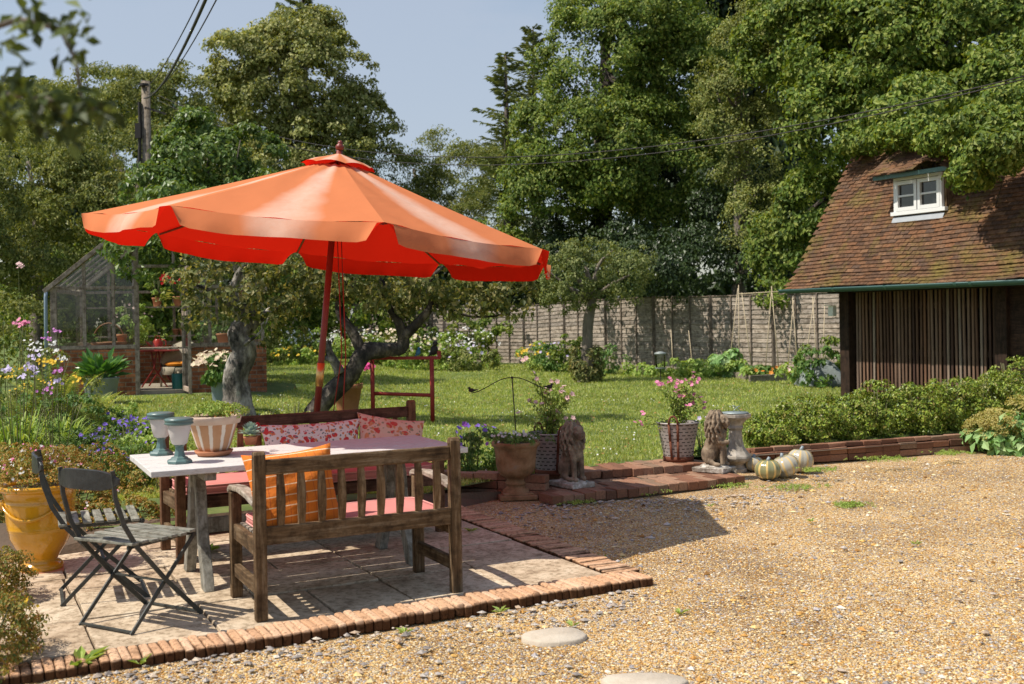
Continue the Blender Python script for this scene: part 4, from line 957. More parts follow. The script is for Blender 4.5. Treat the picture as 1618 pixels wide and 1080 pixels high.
# ================================================================== BISTRO CHAIRS
m_iron = mat('dark painted iron', [(.025, .028, .026), (.05, .055, .05), (.09, .08, .065)], 18, .5, .3, 80, pos=[.3, .55, .8]); m_blk = mat('chipped black backrest paint', [(.012, .013, .013), (.03, .032, .032), (.10, .095, .085)], 14, .4, .5, 50, pos=[.3, .6, .85], spec=.5)
m_slatw = wood('flaking grey green slat', [(.10, .105, .09), (.28, .28, .23), (.50, .48, .40)], 'x')
def chair(label, loc, rz):
    """folding bistro chair, x = right, y = forward, origin between the rear feet"""
    t = thing('folding_chair', loc, rz, label, 'chair', 'folding bistro chairs'); W_ = .21
    for s in (-1, 1):
        x = s * W_
        o = MB(); pts = [(x * .93, -.10, .84), (x * .93, -.085, .70), (x * .96, -.04, .56), (x, .03, .44), (x, .22, .23), (x, .46, .0)]
        for a, b in zip(pts, pts[1:]): o.beam(a, Vector(b) + (Vector(b) - Vector(a)).normalized() * .006, .011, .024, up=(0, .6, 1))
        o.build('long_leg', m_iron, t, bevel=.002)
        x2 = x - s * .018; o = MB(); o.beam((x2, .44, .44), (x2, 0, 0), .010, .022, up=(0, -1, 1)); o.build('short_leg', m_iron, t, bevel=.002)
    for a, b, nm in (((-W_, .455, .012), (W_, .455, .012), 'foot_bar'), ((-W_ + .02, .008, .012), (W_ - .02, .008, .012), 'foot_bar'), ((-W_, .23, .222), (W_, .23, .222), 'cross_bar')):
        MB().beam(a, b, .018, .008).build(nm, m_iron, t)
    for s in (-1, 1): MB().beam((s * (W_ - .035), .0, .437), (s * (W_ - .035), .45, .44), .01, .018).build('seat_rail', m_iron, t)
    for i in range(7):
        y_ = .015 + .064 * i; MB().box((0, y_, .455), (.44, .045, .016), Matrix.Rotation(random.uniform(-.03, .03), 3, 'Y')).build('seat_slat', m_slatw, t, bevel=.004)
    vs, fs = [], []; n_ = 16                                # curved backrest with rounded ends
    for j in range(n_ + 1):
        s = j / n_ * 2 - 1; hz = .052 * (1 - abs(s) ** 5 * .75) ; y_ = -.085 - .045 * (1 - s * s)
        for (yy, zz) in ((-.008, -hz), (-.008, hz), (.008, hz), (.008, -hz)): vs.append((s * .225, y_ + yy, .785 + zz + .008 * (1 - s * s)))
    for j in range(n_):
        for r_ in range(4): fs.append((j * 4 + r_, j * 4 + (r_ + 1) % 4, j * 4 + 4 + (r_ + 1) % 4, j * 4 + 4 + r_))
    fs += [(3, 2, 1, 0), tuple(n_ * 4 + q for q in range(4))]
    MB().add(vs, fs).build('backrest', m_blk, t, bevel=.003)
    return t
c1 = Vector((-2.112, 5.51, .03)); c2v = Vector((-2.615, 6.165, .03))
chair('folding slatted bistro chair with black backrest, nearest the camera', c1, math.radians(60.5 - 90))
chair('folding bistro chair turned sideways behind the first, beside the yellow pot', c2v, math.radians(24 - 90))

# ================================================================== YELLOW URN, TERRACOTTA URN, BASKETS, LIONS, SUNDIAL
m_yel = mat('yellow ochre glaze', [(.26, .11, .008), (.56, .26, .010), (.68, .34, .014), (.74, .42, .04)], 5, .16, .25, 18, (1, 1, .4), spec=.6, coat=.5, bdist=.006)
p = at(65, 897, .03); yp = thing('glazed_urn', p, 0, 'large glossy yellow glazed urn with swag relief beside the folding chairs', 'urn')
mb = MB(); mb.lathe([(.135, 0), (.138, .025), (.125, .04), (.10, .055), (.105, .07), (.12, .10), (.155, .15), (.185, .21), (.192, .25), (.196, .255), (.194, .262), (.2, .268), (.197, .275), (.205, .32), (.213, .42), (.218, .44), (.214, .445), (.222, .50), (.245, .515), (.262, .525), (.268, .54), (.262, .552), (.235, .552), (.21, .535), (.2, .5)], 48, close=False); mb.build('urn_body', m_yel, yp, True)
mb = MB()
for k in range(3):
    a0 = -2.6 + k * 2 * PI / 3; pts = []
    for i in range(17):
        s = i / 16; a = a0 + s * 2 * PI / 3; r = .212; z = .44 - .10 * math.sin(PI * s); rr = .2035 + .02 * (z - .3) / .15
        pts.append((rr * math.cos(a) * 1.02, rr * math.sin(a) * 1.02, z))
    mb.tube(pts, [.005 + .006 * math.sin(PI * i / 16) for i in range(17)], 8)
    rr = .218; mb.ball((rr * math.cos(a0), rr * math.sin(a0), .43), (.028, .028, .036), None, 10, 7)
mb.build('swag_relief', m_yel, yp, True)
MB().lathe([(0, .52), (.215, .525)], 24, close=False).build('soil', m_soil, yp)
MB().lathe([(.17, -.0), (.18, .005), (.175, .028), (.15, .03)], 32, (0, 0, -.03)).build('pot_saucer', m_terra, yp, True)
m_ter2 = mat('lichened terracotta', [(.07, .045, .025), (.26, .14, .065), (.36, .21, .11), (.3, .25, .19)], 7, .95, .8, 60, bdist=.004, pos=[.22, .45, .6, .78])
p = at(816, 786, 0); ur = thing('terracotta_urn', p, .15, 'weathered terracotta urn on a square foot at the corner of the patio', 'urn')
mb = MB(); mb.box((0, 0, .02), (.33, .33, .04)); mb.box((0, 0, .047), (.27, .27, .02)); mb.build('square_foot', m_ter2, ur, bevel=.008)
mb = MB(); mb.lathe([(.125, .055), (.12, .075), (.088, .095), (.082, .115), (.095, .125), (.098, .14), (.085, .15), (.082, .17), (.1, .185), (.135, .205), (.162, .24), (.172, .28), (.178, .33), (.185, .41), (.192, .445), (.2, .455), (.212, .465), (.216, .485), (.206, .5), (.19, .5), (.18, .47)], 40, close=False); mb.build('urn_bowl', m_ter2, ur, True)
MB().lathe([(0, .475), (.19, .48)], 24, close=False).build('soil', m_soil, ur)
# perforated metal baskets
def basketmat():
    m, nt, p = new_mat('perforated galvanised metal'); tc = nt.nodes.new('ShaderNodeTexCoord'); sp = nt.nodes.new('ShaderNodeSeparateXYZ'); nt.links.new(tc.outputs['UV'], sp.inputs[0]); 
    b = nt.nodes.new('ShaderNodeTexBrick'); nt.links.new(tc.outputs['UV'], b.inputs['Vector']); b.inputs['Scale'].default_value = 1; b.inputs['Brick Width'].default_value = .0417; b.inputs['Row Height'].default_value = .072; b.inputs['Mortar Size'].default_value = .0085; b.inputs['Mortar Smooth'].default_value = 0
    # slots: the dark bar lies inside each brick cell
    def M_(op, a, b_=None, c=None):
        x = nt.nodes.new('ShaderNodeMath'); x.operation = op
        for i, q in enumerate((a, b_, c)):
            if q is None: continue
            if isinstance(q, (int, float)): x.inputs[i].default_value = q
            else: nt.links.new(q, x.inputs[i])
        return x.outputs[0]
    row = M_('MULTIPLY', sp.outputs[1], 10); fr = M_('FRACT', row); par_ = M_('MODULO', M_('FLOOR', row), 2); uu = M_('FRACT', M_('ADD', M_('MULTIPLY', sp.outputs[0], 20), M_('MULTIPLY', par_, .5)))
    s1 = M_('LESS_THAN', M_('ABSOLUTE', M_('SUBTRACT', fr, .5)), .13); s2 = M_('LESS_THAN', M_('ABSOLUTE', M_('SUBTRACT', uu, .5)), .30); sl = M_('MULTIPLY', s1, s2)
    r = ramp(nt, [(.25, .20, .18), (.38, .34, .32), (.5, .46, .45)]); nt.links.new(noise(nt, coords(nt), 14, 5), r.inputs[0])
    nt.links.new(mixc(nt, sl, r.outputs[0], (.015, .012, .01)), p.inputs['Base Color']); p.inputs['Roughness'].default_value = .55; p.inputs['Metallic'].default_value = .25
    iv = M_('SUBTRACT', 1, sl); bump(nt, iv, .6, .004, p); return m
m_bask = basketmat(); m_rust = mat('rust', [(.07, .024, .014), (.15, .05, .026), (.22, .09, .045)], 20, .9, .5, 80)
def basket(label, p, s=1.0, rz=0):
    t = thing('metal_basket', p, rz, label, 'basket', 'perforated metal olive baskets'); t.scale = (s, s, s)
    n_, m_ = 48, 6; vs, fs, uv = [], [], []
    for i in range(n_ + 1):
        a = 2 * PI * i / n_
        for j in range(m_ + 1):
            q = j / m_; r = .145 + .06 * q; vs.append((r * math.cos(a), r * math.sin(a), .045 + .335 * q)); uv.append((i / n_, q))
    for i in range(n_):
        for j in range(m_): q = i * (m_ + 1) + j; fs.append((q, q + m_ + 1, q + m_ + 2, q + 1))
    uvmesh('basket_wall', vs, fs, uv, m_bask, t)
    MB().lathe([(.142, 0), (.150, 0), (.153, .05), (.145, .05)], 40).build('rusty_base_band', m_rust, t, True)
    MB().lathe([(.204, .37), (.212, .372), (.212, .384), (.204, .386)], 40, close=False).build('rim', m_bask, t, True)
    for s_ in (-1, 1):
        mb = MB(); a0 = -PI / 2 + s_ * PI / 2 - .95 * s_ if False else (-2.15 if s_ < 0 else 1.0); a1 = a0 + .42
        pts = lambda a: [((.15 + .06 * q) * math.cos(a) * 1.02, (.15 + .06 * q) * math.sin(a) * 1.02, .03 + .35 * q) for q in (0, .5, 1)]
        A = pts(a0); B = pts(a1); top = Vector(A[2]).lerp(Vector(B[2]), .5)
        for a_, P_ in ((a0, A), (a1, B)):
            for x, y in zip(P_, P_[1:]): mb.beam(x, y, .024, .004, up=(math.cos(a_), math.sin(a_), 0))
        arc = [Vector(A[2]).lerp(Vector(B[2]), .5 - .5 * math.cos(PI * i / 8)) + Vector((0, 0, .075 * math.sin(PI * i / 8))) for i in range(9)]
        mb.tube(arc, .010, 7); mb.build('handle_strap', m_rust, t, True)
    MB().lathe([(0, .35), (.19, .355)], 20, close=False).build('soil', m_soil, t)
    return t
bR = at(1072, 727, .145); bL = at(871, 748, .145)
basket('rusty banded metal basket of pink flowers standing in the sun on the upper step', bR, 1.0, 0)
basket('rusty banded metal basket in shade between the terracotta urn and the left lion', bL, 1.0, .9)
# lions
m_lion = mat('weathered cast stone', [(.05, .038, .028), (.17, .125, .085), (.29, .22, .15), (.42, .38, .32)], 11, .95, .7, 50, bdist=.003, pos=[.25, .45, .6, .8]); m_lich = mat('lichened stone plinth', [(.12, .1, .08), (.32, .28, .23), (.62, .59, .54)], 16, .95, .8, 40, bdist=.004, pos=[.3, .5, .65])
def lion(label, p, rz, raised):
    t = thing('stone_lion', p, rz, label, 'statue', 'pair of seated stone lions'); mb = MB(); q = .5
    RY = lambda a: Matrix.Rotation(a, 3, 'Y')
    for s in (-1, 1):
        mb.ball((-.075, s * .062, .11), (.095, .045, .095)); mb.tube([(-.06, s * .085, .05), (.03, s * .09, .018)], [.03, .022], 10); mb.ball((.05, s * .088, .018), (.05, .03, .022)); mb.ball((.02, s * .062, .50), (.016, .012, .024))
        if s == raised: mb.tube([(.04, s * .055, .30), (.085, s * .06, .235), (.125, s * .045, .225), (.15, s * .03, .235)], [.035, .03, .024, .027], 10); mb.ball((.16, s * .028, .235), (.026, .024, .022)); mb.tube([(.085, s * .02, .20), (.095, s * .03, .02)], [.032, .028], 10)
        else: mb.tube([(.05, s * .05, .30), (.075, s * .052, .16), (.085, s * .052, .02)], [.042, .031, .026], 10); mb.ball((.105, s * .052, .016), (.042, .03, .02))
    mb.tube([(-.10, 0, .08), (-.06, 0, .17), (-.005, 0, .27), (.03, 0, .37)], [.085, .098, .09, .07], 14); mb.ball((.045, 0, .26), (.068, .078, .10))
    mb.ball((.0, 0, .40), (.095, .112, .122)); mb.ball((-.005, 0, .30), (.085, .10, .10))
    rr = random.Random(5)
    for ring_, (z, R_, nn_) in enumerate(((.50, .075, 9), (.46, .108, 13), (.415, .125, 15), (.365, .128, 15), (.315, .118, 14), (.265, .10, 11))):
        for i in range(nn_):
            th = 2 * PI * (i + .5 * (ring_ % 2)) / nn_
            if abs(math.atan2(math.sin(th), math.cos(th))) < .62 and z > .33: continue
            c_ = Vector((-.005 + R_ * math.cos(th) * .9, R_ * math.sin(th), z)); o_ = Vector((math.cos(th), math.sin(th), 0)); t_ = Vector((-math.sin(th), math.cos(th), 0)) * rr.uniform(-.012, .012)
            mb.tube([c_ + Vector((0, 0, .034)) - o_ * .022, c_ + o_ * .004 + t_, c_ + Vector((0, 0, -.032)) + o_ * .008 - t_, c_ + Vector((0, 0, -.05)) - o_ * .004], [.010, .0175, .014, .004], 7)
    mb.ball((.085, 0, .435), (.062, .056, .062)); mb.box((.140, 0, .412), (.06, .055, .045)); mb.ball((.140, 0, .412), (.042, .034, .028)); mb.ball((.165, 0, .425), (.016, .02, .014)); mb.ball((.128, 0, .380), (.032, .026, .016)); mb.tube([(.105, 0, .475), (.16, 0, .435)], [.022, .014], 8)
    for s in (-1, 1): mb.tube([(.115, s * .01, .468), (.125, s * .042, .458)], [.014, .010], 6); mb.ball((.118, s * .046, .425), (.022, .014, .018)); mb.ball((.132, s * .024, .447), (.009, .009, .008))
    mb.tube([(-.15, 0, .04), (-.17, .07, .025), (-.10, .12, .022), (-.01, .125, .03), (.01, .115, .05)], [.018, .015, .014, .016, .022], 8)
    mb.v = [(x * .80 + .01, y * .86, z) for x, y, z in mb.v]; o = mb.build('lion_body', m_lion, t, loc=(0, 0, .055)); r = o.modifiers.new('remesh', 'REMESH'); r.mode = 'VOXEL'; r.voxel_size = .0045; r.use_smooth_shade = True
    sm = o.modifiers.new('smooth', 'SMOOTH'); sm.factor = .35; sm.iterations = 1
    mb = MB(); mb.box((-.02, 0, .022), (.34, .27, .045), None, .006); mb.build('plinth', m_lich, t, bevel=.008)
    mb = MB(); mb.ball((-.01, 0, .045), (.15, .115, .03)); mb.build('rock_base', m_lich, t, True)
    return t
lion('sunlit stone lion with one paw raised, beside the sundial', at(1131, 744, .078), math.radians(-36), -1)
lion('shaded brown stone lion sitting on the brick block between urn and step', at(905, 768, .078), math.radians(-52), 0)
# sundial
m_sd = mat('pale sundial stone', [(.16, .14, .11), (.33, .29, .24), (.52, .47, .41)], 10, .95, .6, 60, bdist=.003, pos=[.28, .5, .72]); m_bronze = mat('grey green bronze', [(.22, .27, .28), (.35, .4, .4)], 14, .5, .1, 60, metal=.4)
p = at(1163, 745, 0); sdl = thing('sundial', p, .2, 'stone baluster sundial with metal dial plate beside the right lion', 'sundial')
mb = MB(); mb.lathe([(.11, 0), (.11, .035), (.088, .045), (.08, .075), (.09, .085), (.145, .12), (.158, .145), (.152, .165), (.11, .215), (.082, .27), (.07, .33), (.064, .42), (.07, .43), (.08, .44), (.08, .455), (.07, .465), (.078, .485), (.11, .52), (.15, .545), (.158, .555), (.158, .585), (.0, .587)], 8, close=True, phase=.5); mb.build('baluster', m_sd, sdl, bevel=.004)
mb = MB(); mb.lathe([(.12, .588), (.135, .59), (.135, .60), (.0, .601)], 32, close=False); mb.build('dial_plate', m_bronze, sdl, True)
mb = MB(); mb.tube([(-.02, 0, .60), (0, 0, .63), (.03, 0, .655), (.055, 0, .66)], .004, 6); mb.tube([(.06, 0, .605), (0, 0, .66), (-.02, 0, .67)], .0035, 6); mb.build('gnomon', m_bronze, sdl, True)
# striped glass pumpkins
def pumpmat(name, a, b):
    m, nt, p = new_mat(name); v = coords(nt); sp = nt.nodes.new('ShaderNodeSeparateXYZ'); nt.links.new(v, sp.inputs[0]); at_ = nt.nodes.new('ShaderNodeMath'); at_.operation = 'ARCTAN2'; nt.links.new(sp.outputs[1], at_.inputs[0]); nt.links.new(sp.outputs[0], at_.inputs[1])
    s = nt.nodes.new('ShaderNodeMath'); s.operation = 'MULTIPLY'; s.inputs[1].default_value = 10; nt.links.new(at_.outputs[0], s.inputs[0]); c_ = nt.nodes.new('ShaderNodeMath'); c_.operation = 'COSINE'; nt.links.new(s.outputs[0], c_.inputs[0])
    ad = nt.nodes.new('ShaderNodeMath'); ad.operation = 'MULTIPLY_ADD'; ad.inputs[1].default_value = .5; nt.links.new(noise(nt, v, 18, 3), ad.inputs[0]); nt.links.new(c_.outputs[0], ad.inputs[2])
    r = ramp(nt, [(0,) * 3, (1,) * 3], [.88, 1.0]); nt.links.new(ad.outputs[0], r.inputs[0]); nt.links.new(mixc(nt, r.outputs[0], a, b), p.inputs['Base Color']); p.inputs['Roughness'].default_value = .15; p.inputs['Coat Weight'].default_value = .6; return m
m_p1 = pumpmat('green striped glass', (.24, .24, .12), (.66, .47, .17)); m_p2 = pumpmat('smoky glass with gold lines', (.42, .39, .31), (.62, .44, .19)); m_stalk = mat('grey stalk', [(.2, .25, .28), (.3, .34, .36)], 20, .4, 0)
for (u, v, r, h, m_, tilt, lb) in ((1214, 757, .125, .19, m_p1, 0, 'green and gold striped glass pumpkin in front of the others'), (1247, 752, .135, .21, m_p2, -.35, 'large smoky glass pumpkin tilted to the left'), (1263, 745, .13, .23, m_p2, .1, 'smoky glass pumpkin at the right end against the brick wall'), (1191, 744, .10, .15, m_p2, 0, 'gold glass pumpkin half hidden beside the sundial foot')):
    p = at(u, v, 0); t = thing('glass_pumpkin', p, random.random(), lb, 'ornament', 'glass pumpkins on the gravel'); t.rotation_euler = (0, tilt, 0); vs, fs = [], []; n_, m2 = 80, 14
    for j in range(m2 + 1):
        th = PI * j / m2
        for i in range(n_):
            a = 2 * PI * i / n_; k = 1 - .05 * (1 - abs(math.cos(5 * a))) ** 1; rr = r * math.sin(th) ** .8 * k + .004; vs.append((rr * math.cos(a), rr * math.sin(a), h / 2 - h / 2 * math.cos(th) * (1 if j < m2 - 1 else .93)))
    for j in range(m2):
        for i in range(n_): fs.append((j * n_ + i, j * n_ + (i + 1) % n_, (j + 1) * n_ + (i + 1) % n_, (j + 1) * n_ + i))
    MB().add(vs, fs).build('pumpkin_body', m_, t, True); MB().tube([(0, 0, h * .93), (.004, 0, h * 1.02), (.015, 0, h * 1.12)], [.022, .016, .014], 8).build('stalk', m_stalk, t, True)

# wire balancing ornament stuck in the terracotta urn
m_wire = mat('black iron wire', [(.015, .013, .012), (.04, .03, .025)], 20, .6, 0)
ub = at(816, 786, 0); bz = pt(805, 598, 9.35); wi = thing('wire_ornament', (ub.x + .01, ub.y, .48), 0, 'black wire rod with two curved balancing arms carrying little birds, stuck in the terracotta urn', 'garden ornament')
hz = bz.z - .48; MB().tube([(0, 0, 0), (-.03, 0, hz)], .005, 6).build('rod', m_wire, wi, True); MB().ball((-.03, 0, hz), .012, None, 8, 6).build('pivot', m_wire, wi, True)
for s, ex, ez in ((-1, -.36, -.13), (1, .33, -.11)):
    pts = [(-.03 + ex * q, 0, hz + .01 * math.sin(PI * q) + ez * (3 * q * q - 2 * q ** 3)) for q in [i / 10 for i in range(11)]]; MB().tube(pts, .004, 6).build('arm', m_wire, wi, True)
    e = Vector(pts[-1]); mb = MB(); mb.ball(e + Vector((0, 0, .025)), (.028, .014, .018), None, 10, 7); mb.ball(e + Vector((s * .02, 0, .045)), .011, None, 8, 6); mb.tube([e + Vector((-s * .02, 0, .025)), e + Vector((-s * .06, 0, .03))], [.009, .003], 6); mb.tube([e + Vector((s * .028, 0, .045)), e + Vector((s * .045, 0, .044))], [.004, .001], 5); mb.build('bird_figure', m_wire, wi, True)

# red trestle under the leaning tree, with two bird figures
m_redp = mat('flaking red paint', [(.20, .02, .015), (.33, .03, .025), (.42, .07, .05)], 12, .6, .3, 60)
A = pt(588, 568, 15.2); B = pt(682, 565, 15.0); zg = float(gz(A.x, A.y)); rt = thing('red_trestle', (A.x, A.y, zg), math.atan2(B.y - A.y, B.x - A.x), 'red painted wooden trestle propping up the leaning apple tree', 'trestle')
Lh = math.hypot(B.x - A.x, B.y - A.y); hA = A.z - zg
for x_ in (0, Lh):
    MB().tube([(x_, 0, -.02), (x_, 0, hA)], .032, 8).build('post', m_redp, rt, True)
MB().beam((-.15, 0, hA + .02), (Lh + .12, 0, hA + .02), .05, .045).build('top_bar', m_redp, rt, bevel=.004); MB().tube([(0, 0, hA * .45), (Lh, 0, hA * .42)], .026, 8).build('mid_bar', m_redp, rt, True); MB().box((Lh + .11, 0, hA + .06), (.05, .05, .11)).build('end_knob', m_redp, rt, bevel=.008)
m_blue = mat('blue bird paint', [(.03, .12, .25), (.06, .2, .35)], 8, .4, 0)
for (u, mt_, lb, sc) in ((661, m_blue, 'small blue bird figure perched on the red trestle', 1.0), (686, m_wire, 'dark bird figure perched at the end of the red trestle', 1.6)):
    q = pt(u, 562, 15.05); q.z = A.z + .045; t = thing('bird_figure', q, 0, lb, 'bird ornament', 'bird figures on the trestle'); mb = MB(); mb.ball((0, 0, .05 * sc), (.035 * sc, .026 * sc, .045 * sc), Matrix.Rotation(.3, 3, 'Y'), 12, 8); mb.ball((.01 * sc, 0, .105 * sc), .024 * sc, None, 10, 7); mb.tube([(-.02 * sc, 0, .03 * sc), (-.05 * sc, 0, -.01)], [.014 * sc, .008], 6); mb.tube([(.03 * sc, 0, .105 * sc), (.055 * sc, 0, .10 * sc)], [.007, .001], 5); mb.build('bird_body', mt_, t, True)

# utility pole and cables
m_upole = wood('grey utility pole', [(.12, .10, .07), (.26, .22, .17), (.36, .32, .26)], 'z')
pt0 = pt(240, 128, 30); ptb = pt(237, 520, 30); up_ = thing('utility_pole', (ptb.x, ptb.y, .2), 0, 'weathered wooden utility pole rising from the shrubs on the left', 'utility pole')
hp = pt0.z - .2; MB().tube([(0, 0, -.1), (.0, 0, hp)], [.15, .115], 14).build('pole', m_upole, up_, True)
mb = MB(); mb.tube([(-.16, -.1, hp - 4), (-.17, -.12, hp - 2.2), (-.14, -.1, hp - 1.2), (-.15, -.1, hp - .6)], .05, 8); mb.box((-.18, -.14, hp - 1.4), (.16, .12, .42)); mb.tube([(-.16, -.12, hp - 2), (-.3, -.15, hp - 3.0), (-.16, -.1, hp - 4)], .02, 5); mb.build('cable_box', m_wire, up_)
mb = MB(); mb.beam((.0, -.12, hp - .75), (.6, -.14, hp - .95), .05, .05); mb.tube([(0, -.14, hp - .1), (0, -.14, hp - .16)], .13, 12); mb.build('bracket', m_wire, up_)
def cable(name, label, pts, r, group=None):
    mb = MB(); mb.tube(pts, r, 5); tag(mb.build(name, m_wire, None, True), label, 'cable', group)
def sag(a, b, s, n_=24): return [a.lerp(b, i / n_) - Vector((0, 0, s * 4 * (i / n_) * (1 - i / n_))) for i in range(n_ + 1)]
tp = Vector((ptb.x, ptb.y - .15, pt0.z - .5))
cable('overhead_cable', 'thickest black overhead cable sweeping up from the pole to the top of the view', sag(tp, pt(350, -60, 11), .35), .022, 'overhead cables from the pole')
cable('overhead_cable', 'thin overhead cable left of the thick one above the pole', sag(tp + Vector((0, 0, .25)), pt(343, -60, 11), .2), .009, 'overhead cables from the pole')
cable('overhead_cable', 'thin overhead cable right of the thick one above the pole', sag(tp + Vector((.1, 0, .1)), pt(372, -60, 11), .3), .009, 'overhead cables from the pole')
cable('overhead_cable', 'upper of the two thin wires crossing in front of the right hand trees', sag(pt(250, 150, 29.8), pt(1640, 115, 13), 1.35), .008, 'wires across the trees')
cable('overhead_cable', 'lower of the two thin wires crossing in front of the right hand trees', sag(pt(250, 158, 29.8), pt(1640, 119, 13), 1.42), .008, 'wires across the trees')

# ================================================================== GREENHOUSE
GY = 18.3
def gp(u, v): q = pt(u, v, GY); return q.x, q.z
GA_ = math.radians(13)
gx0, _ = gp(80, 600); gx1, _ = gp(421, 600); zg = float(gz(gx0 + 1.5, GY)); GD = 3.0
gh = thing('greenhouse', (gx0, GY, zg), GA_, 'old timber greenhouse on a low brick wall with its door open', 'greenhouse')
m_gbx = brickmat('greenhouse brick', (.26, .08, .04), (.55, .22, .10), (.34, .27, .20), 'xz', .22, .075, .008); m_gby = brickmat('greenhouse side brick', (.26, .08, .04), (.55, .22, .10), (.34, .27, .20), 'yz', .22, .075, .008)
m_cf = wood('pinkish grey cedar', [(.22, .16, .125), (.42, .34, .28), (.55, .46, .39)], 'z'); m_glass = glassmat('greenhouse glass', (.84, .88, .84), .03)
def lx(u): a = der(u, 560)[0] / FPX; return (a * GY - gx0) / (math.cos(GA_) - a * math.sin(GA_))
def lz(v, u=215): return pt(u, v, GY + lx(u) * math.sin(GA_)).z - zg
GW = lx(421); SZ = lz(551, 150); EZ = lz(455, 85); DZ = lz(420, 240); RX = GW * .46; RS = (lz(352, 190) - EZ) / (lx(190) - 0); RZ = EZ + RX * RS * .84; RS = (RZ - EZ) / RX
dl, dr = lx(217), lx(288)
def roofz(x): return EZ + (RZ - EZ) * (x / RX if x < RX else (GW - x) / (GW - RX))
for (a, b) in ((0, dl - .03), (dr + .12, GW)):
    MB().box(((a + b) / 2, .06, SZ / 2 - .06), (b - a, .12, SZ + .08)).build('brick_wall', m_gbx, gh, bevel=.004)
for x_ in (.06, GW - .06): MB().box((x_, GD / 2 + .12, SZ / 2 - .06), (.115, GD - .02, SZ + .08)).build('brick_wall', m_gby, gh)
MB().box((GW / 2, GD + .1, SZ / 2 - .06), (GW, .11, SZ + .08)).build('brick_wall', m_gbx, gh)
def frame(a, b, w_=.06, h_=.05, nm='glazing_bar'): return MB().beam(a, b, w_, h_, up=(0, 1, 0)).build(nm, m_cf, gh, bevel=.004)
for yy in (.04, GD + .06):
    frame((-.03, yy, SZ + .03), (dl if yy < 1 else GW, yy, SZ + .03), .06, .09, 'sill')
    if yy < 1: frame((dr + .1, yy, SZ + .03), (GW + .03, yy, SZ + .03), .06, .09, 'sill')
    for x_ in (.06, lx(134), lx(180), lx(332), lx(376), GW - .06) + ((GW / 2,) if yy > 1 else ()):
        if yy < 1 and dl - .1 < x_ < dr + .1: continue
        frame((x_, yy, SZ + .05), (x_, yy, roofz(x_) - .02), .055 if x_ > .1 else .10, .05, 'upright')
    if yy < 1:
        frame((.06, yy - .003, EZ), (dl - .03, yy - .003, EZ), .055, .045, 'rail'); frame((dr + .14, yy - .003, EZ), (GW - .06, yy - .003, EZ), .055, .045, 'rail')
        for x_ in (dl, dr + .06): frame((x_, yy - .01, 0), (x_, yy - .01, roofz(x_) - .02), .075, .07, 'door_post')
        frame((dl, yy - .015, DZ), (dr + .06, yy - .015, DZ), .05, .06, 'door_head')
    else: frame((0, yy, EZ), (GW, yy, EZ), .05, .05, 'rail')
    frame((-.08, yy - .04, EZ - .06), (RX, yy - .04, RZ + .02), .07, .12, 'rake_board'); frame((RX, yy - .04, RZ + .02), (GW + .08, yy - .04, EZ - .06), .07, .12, 'rake_board')
for k in range(6):
    y_ = .1 + k * (GD - .1) / 5; frame((0, y_, EZ), (RX, y_, RZ), .03, .04, 'roof_bar'); frame((RX, y_, RZ), (GW, y_, EZ), .03, .04, 'roof_bar')
MB().beam((RX, 0, RZ), (RX, GD, RZ), .08, .08).build('ridge', m_cf, gh); 
for x_ in (.03, GW - .03): MB().beam((x_, 0, EZ - .02), (x_, GD, EZ - .02), .06, .07).build('eave_beam', m_cf, gh)
def pane(vs): MB().add(vs, [tuple(range(len(vs)))]).build('glass_pane', m_glass, gh)
cols = [.06, lx(134), lx(180), dl]
for a, b in zip(cols, cols[1:]):
    pane([(a, .035, SZ + .06), (b, .035, SZ + .06), (b, .035, EZ), (a, .035, EZ)]); pane([(a, .037, EZ), (b, .037, EZ), (b, .037, roofz(b)), (a, .037, roofz(a) + .002)])
cols = [dr + .1, lx(332), lx(376), GW - .06]
for a, b in zip(cols, cols[1:]): pane([(a, .035, SZ + .06), (b, .035, SZ + .06), (b, .035, EZ), (a, .035, EZ)]); pane([(a, .037, EZ), (b, .037, EZ), (b, .037, roofz(b)), (a, .037, roofz(a))])
pane([(0.0, 0, EZ), (0.0, GD, EZ), (RX, GD, RZ + .01), (RX, 0, RZ + .01)]); pane([(RX, 0, RZ + .01), (RX, GD, RZ + .01), (GW, GD, EZ), (GW, 0, EZ)])
pane([(0.02, .05, SZ), (0.02, GD, SZ), (0.02, GD, EZ), (0.02, .05, EZ)]); pane([(GW - .02, .05, SZ), (GW - .02, GD, SZ), (GW - .02, GD, EZ), (GW - .02, .05, EZ)])
door = MB(); da = math.radians(-78); hx, hy = dr + .02, -.0
def dp(t, z): return (hx + t * math.cos(da), hy + t * math.sin(da), z)
for t_ in (.03, .72): door.beam(dp(t_, .04), dp(t_, DZ - .04), .05, .07, up=(0, 1, 0))
for z_ in (.1, .75, 1.4, DZ - .07): door.beam(dp(0, z_), dp(.74, z_), .04, .08)
dro = door.build('door', m_cf, gh, bevel=.003); MB().add([dp(.05, .78), dp(.7, .78), dp(.7, DZ - .1), dp(.05, DZ - .1)], [(0, 1, 2, 3)]).build('door_glass', m_glass, dro)
m_dp = mat('blue grey downpipe', [(.2, .27, .36), (.3, .38, .48)], 6, .4, 0); MB().tube([(-.04, -.03, EZ - .05), (-.05, -.03, EZ - .15), (-.06, -.03, .05)], .03, 8).build('downpipe', m_dp, gh, True)
m_conc = mat('pale threshold stone', [(.3, .24, .18), (.45, .38, .3)], 9, .9, .4, 40); MB().box(((dl + dr) / 2, 1.25, .03), (dr - dl + 1.2, 2.3, .07)).build('floor_slab', m_conc, gh)
for y_, z_ in ((GD - .3, .98), (GD - .35, 1.55)): MB().box((GW / 2, y_, z_), (GW - .4, .34, .025)).build('shelf', m_cf, gh)
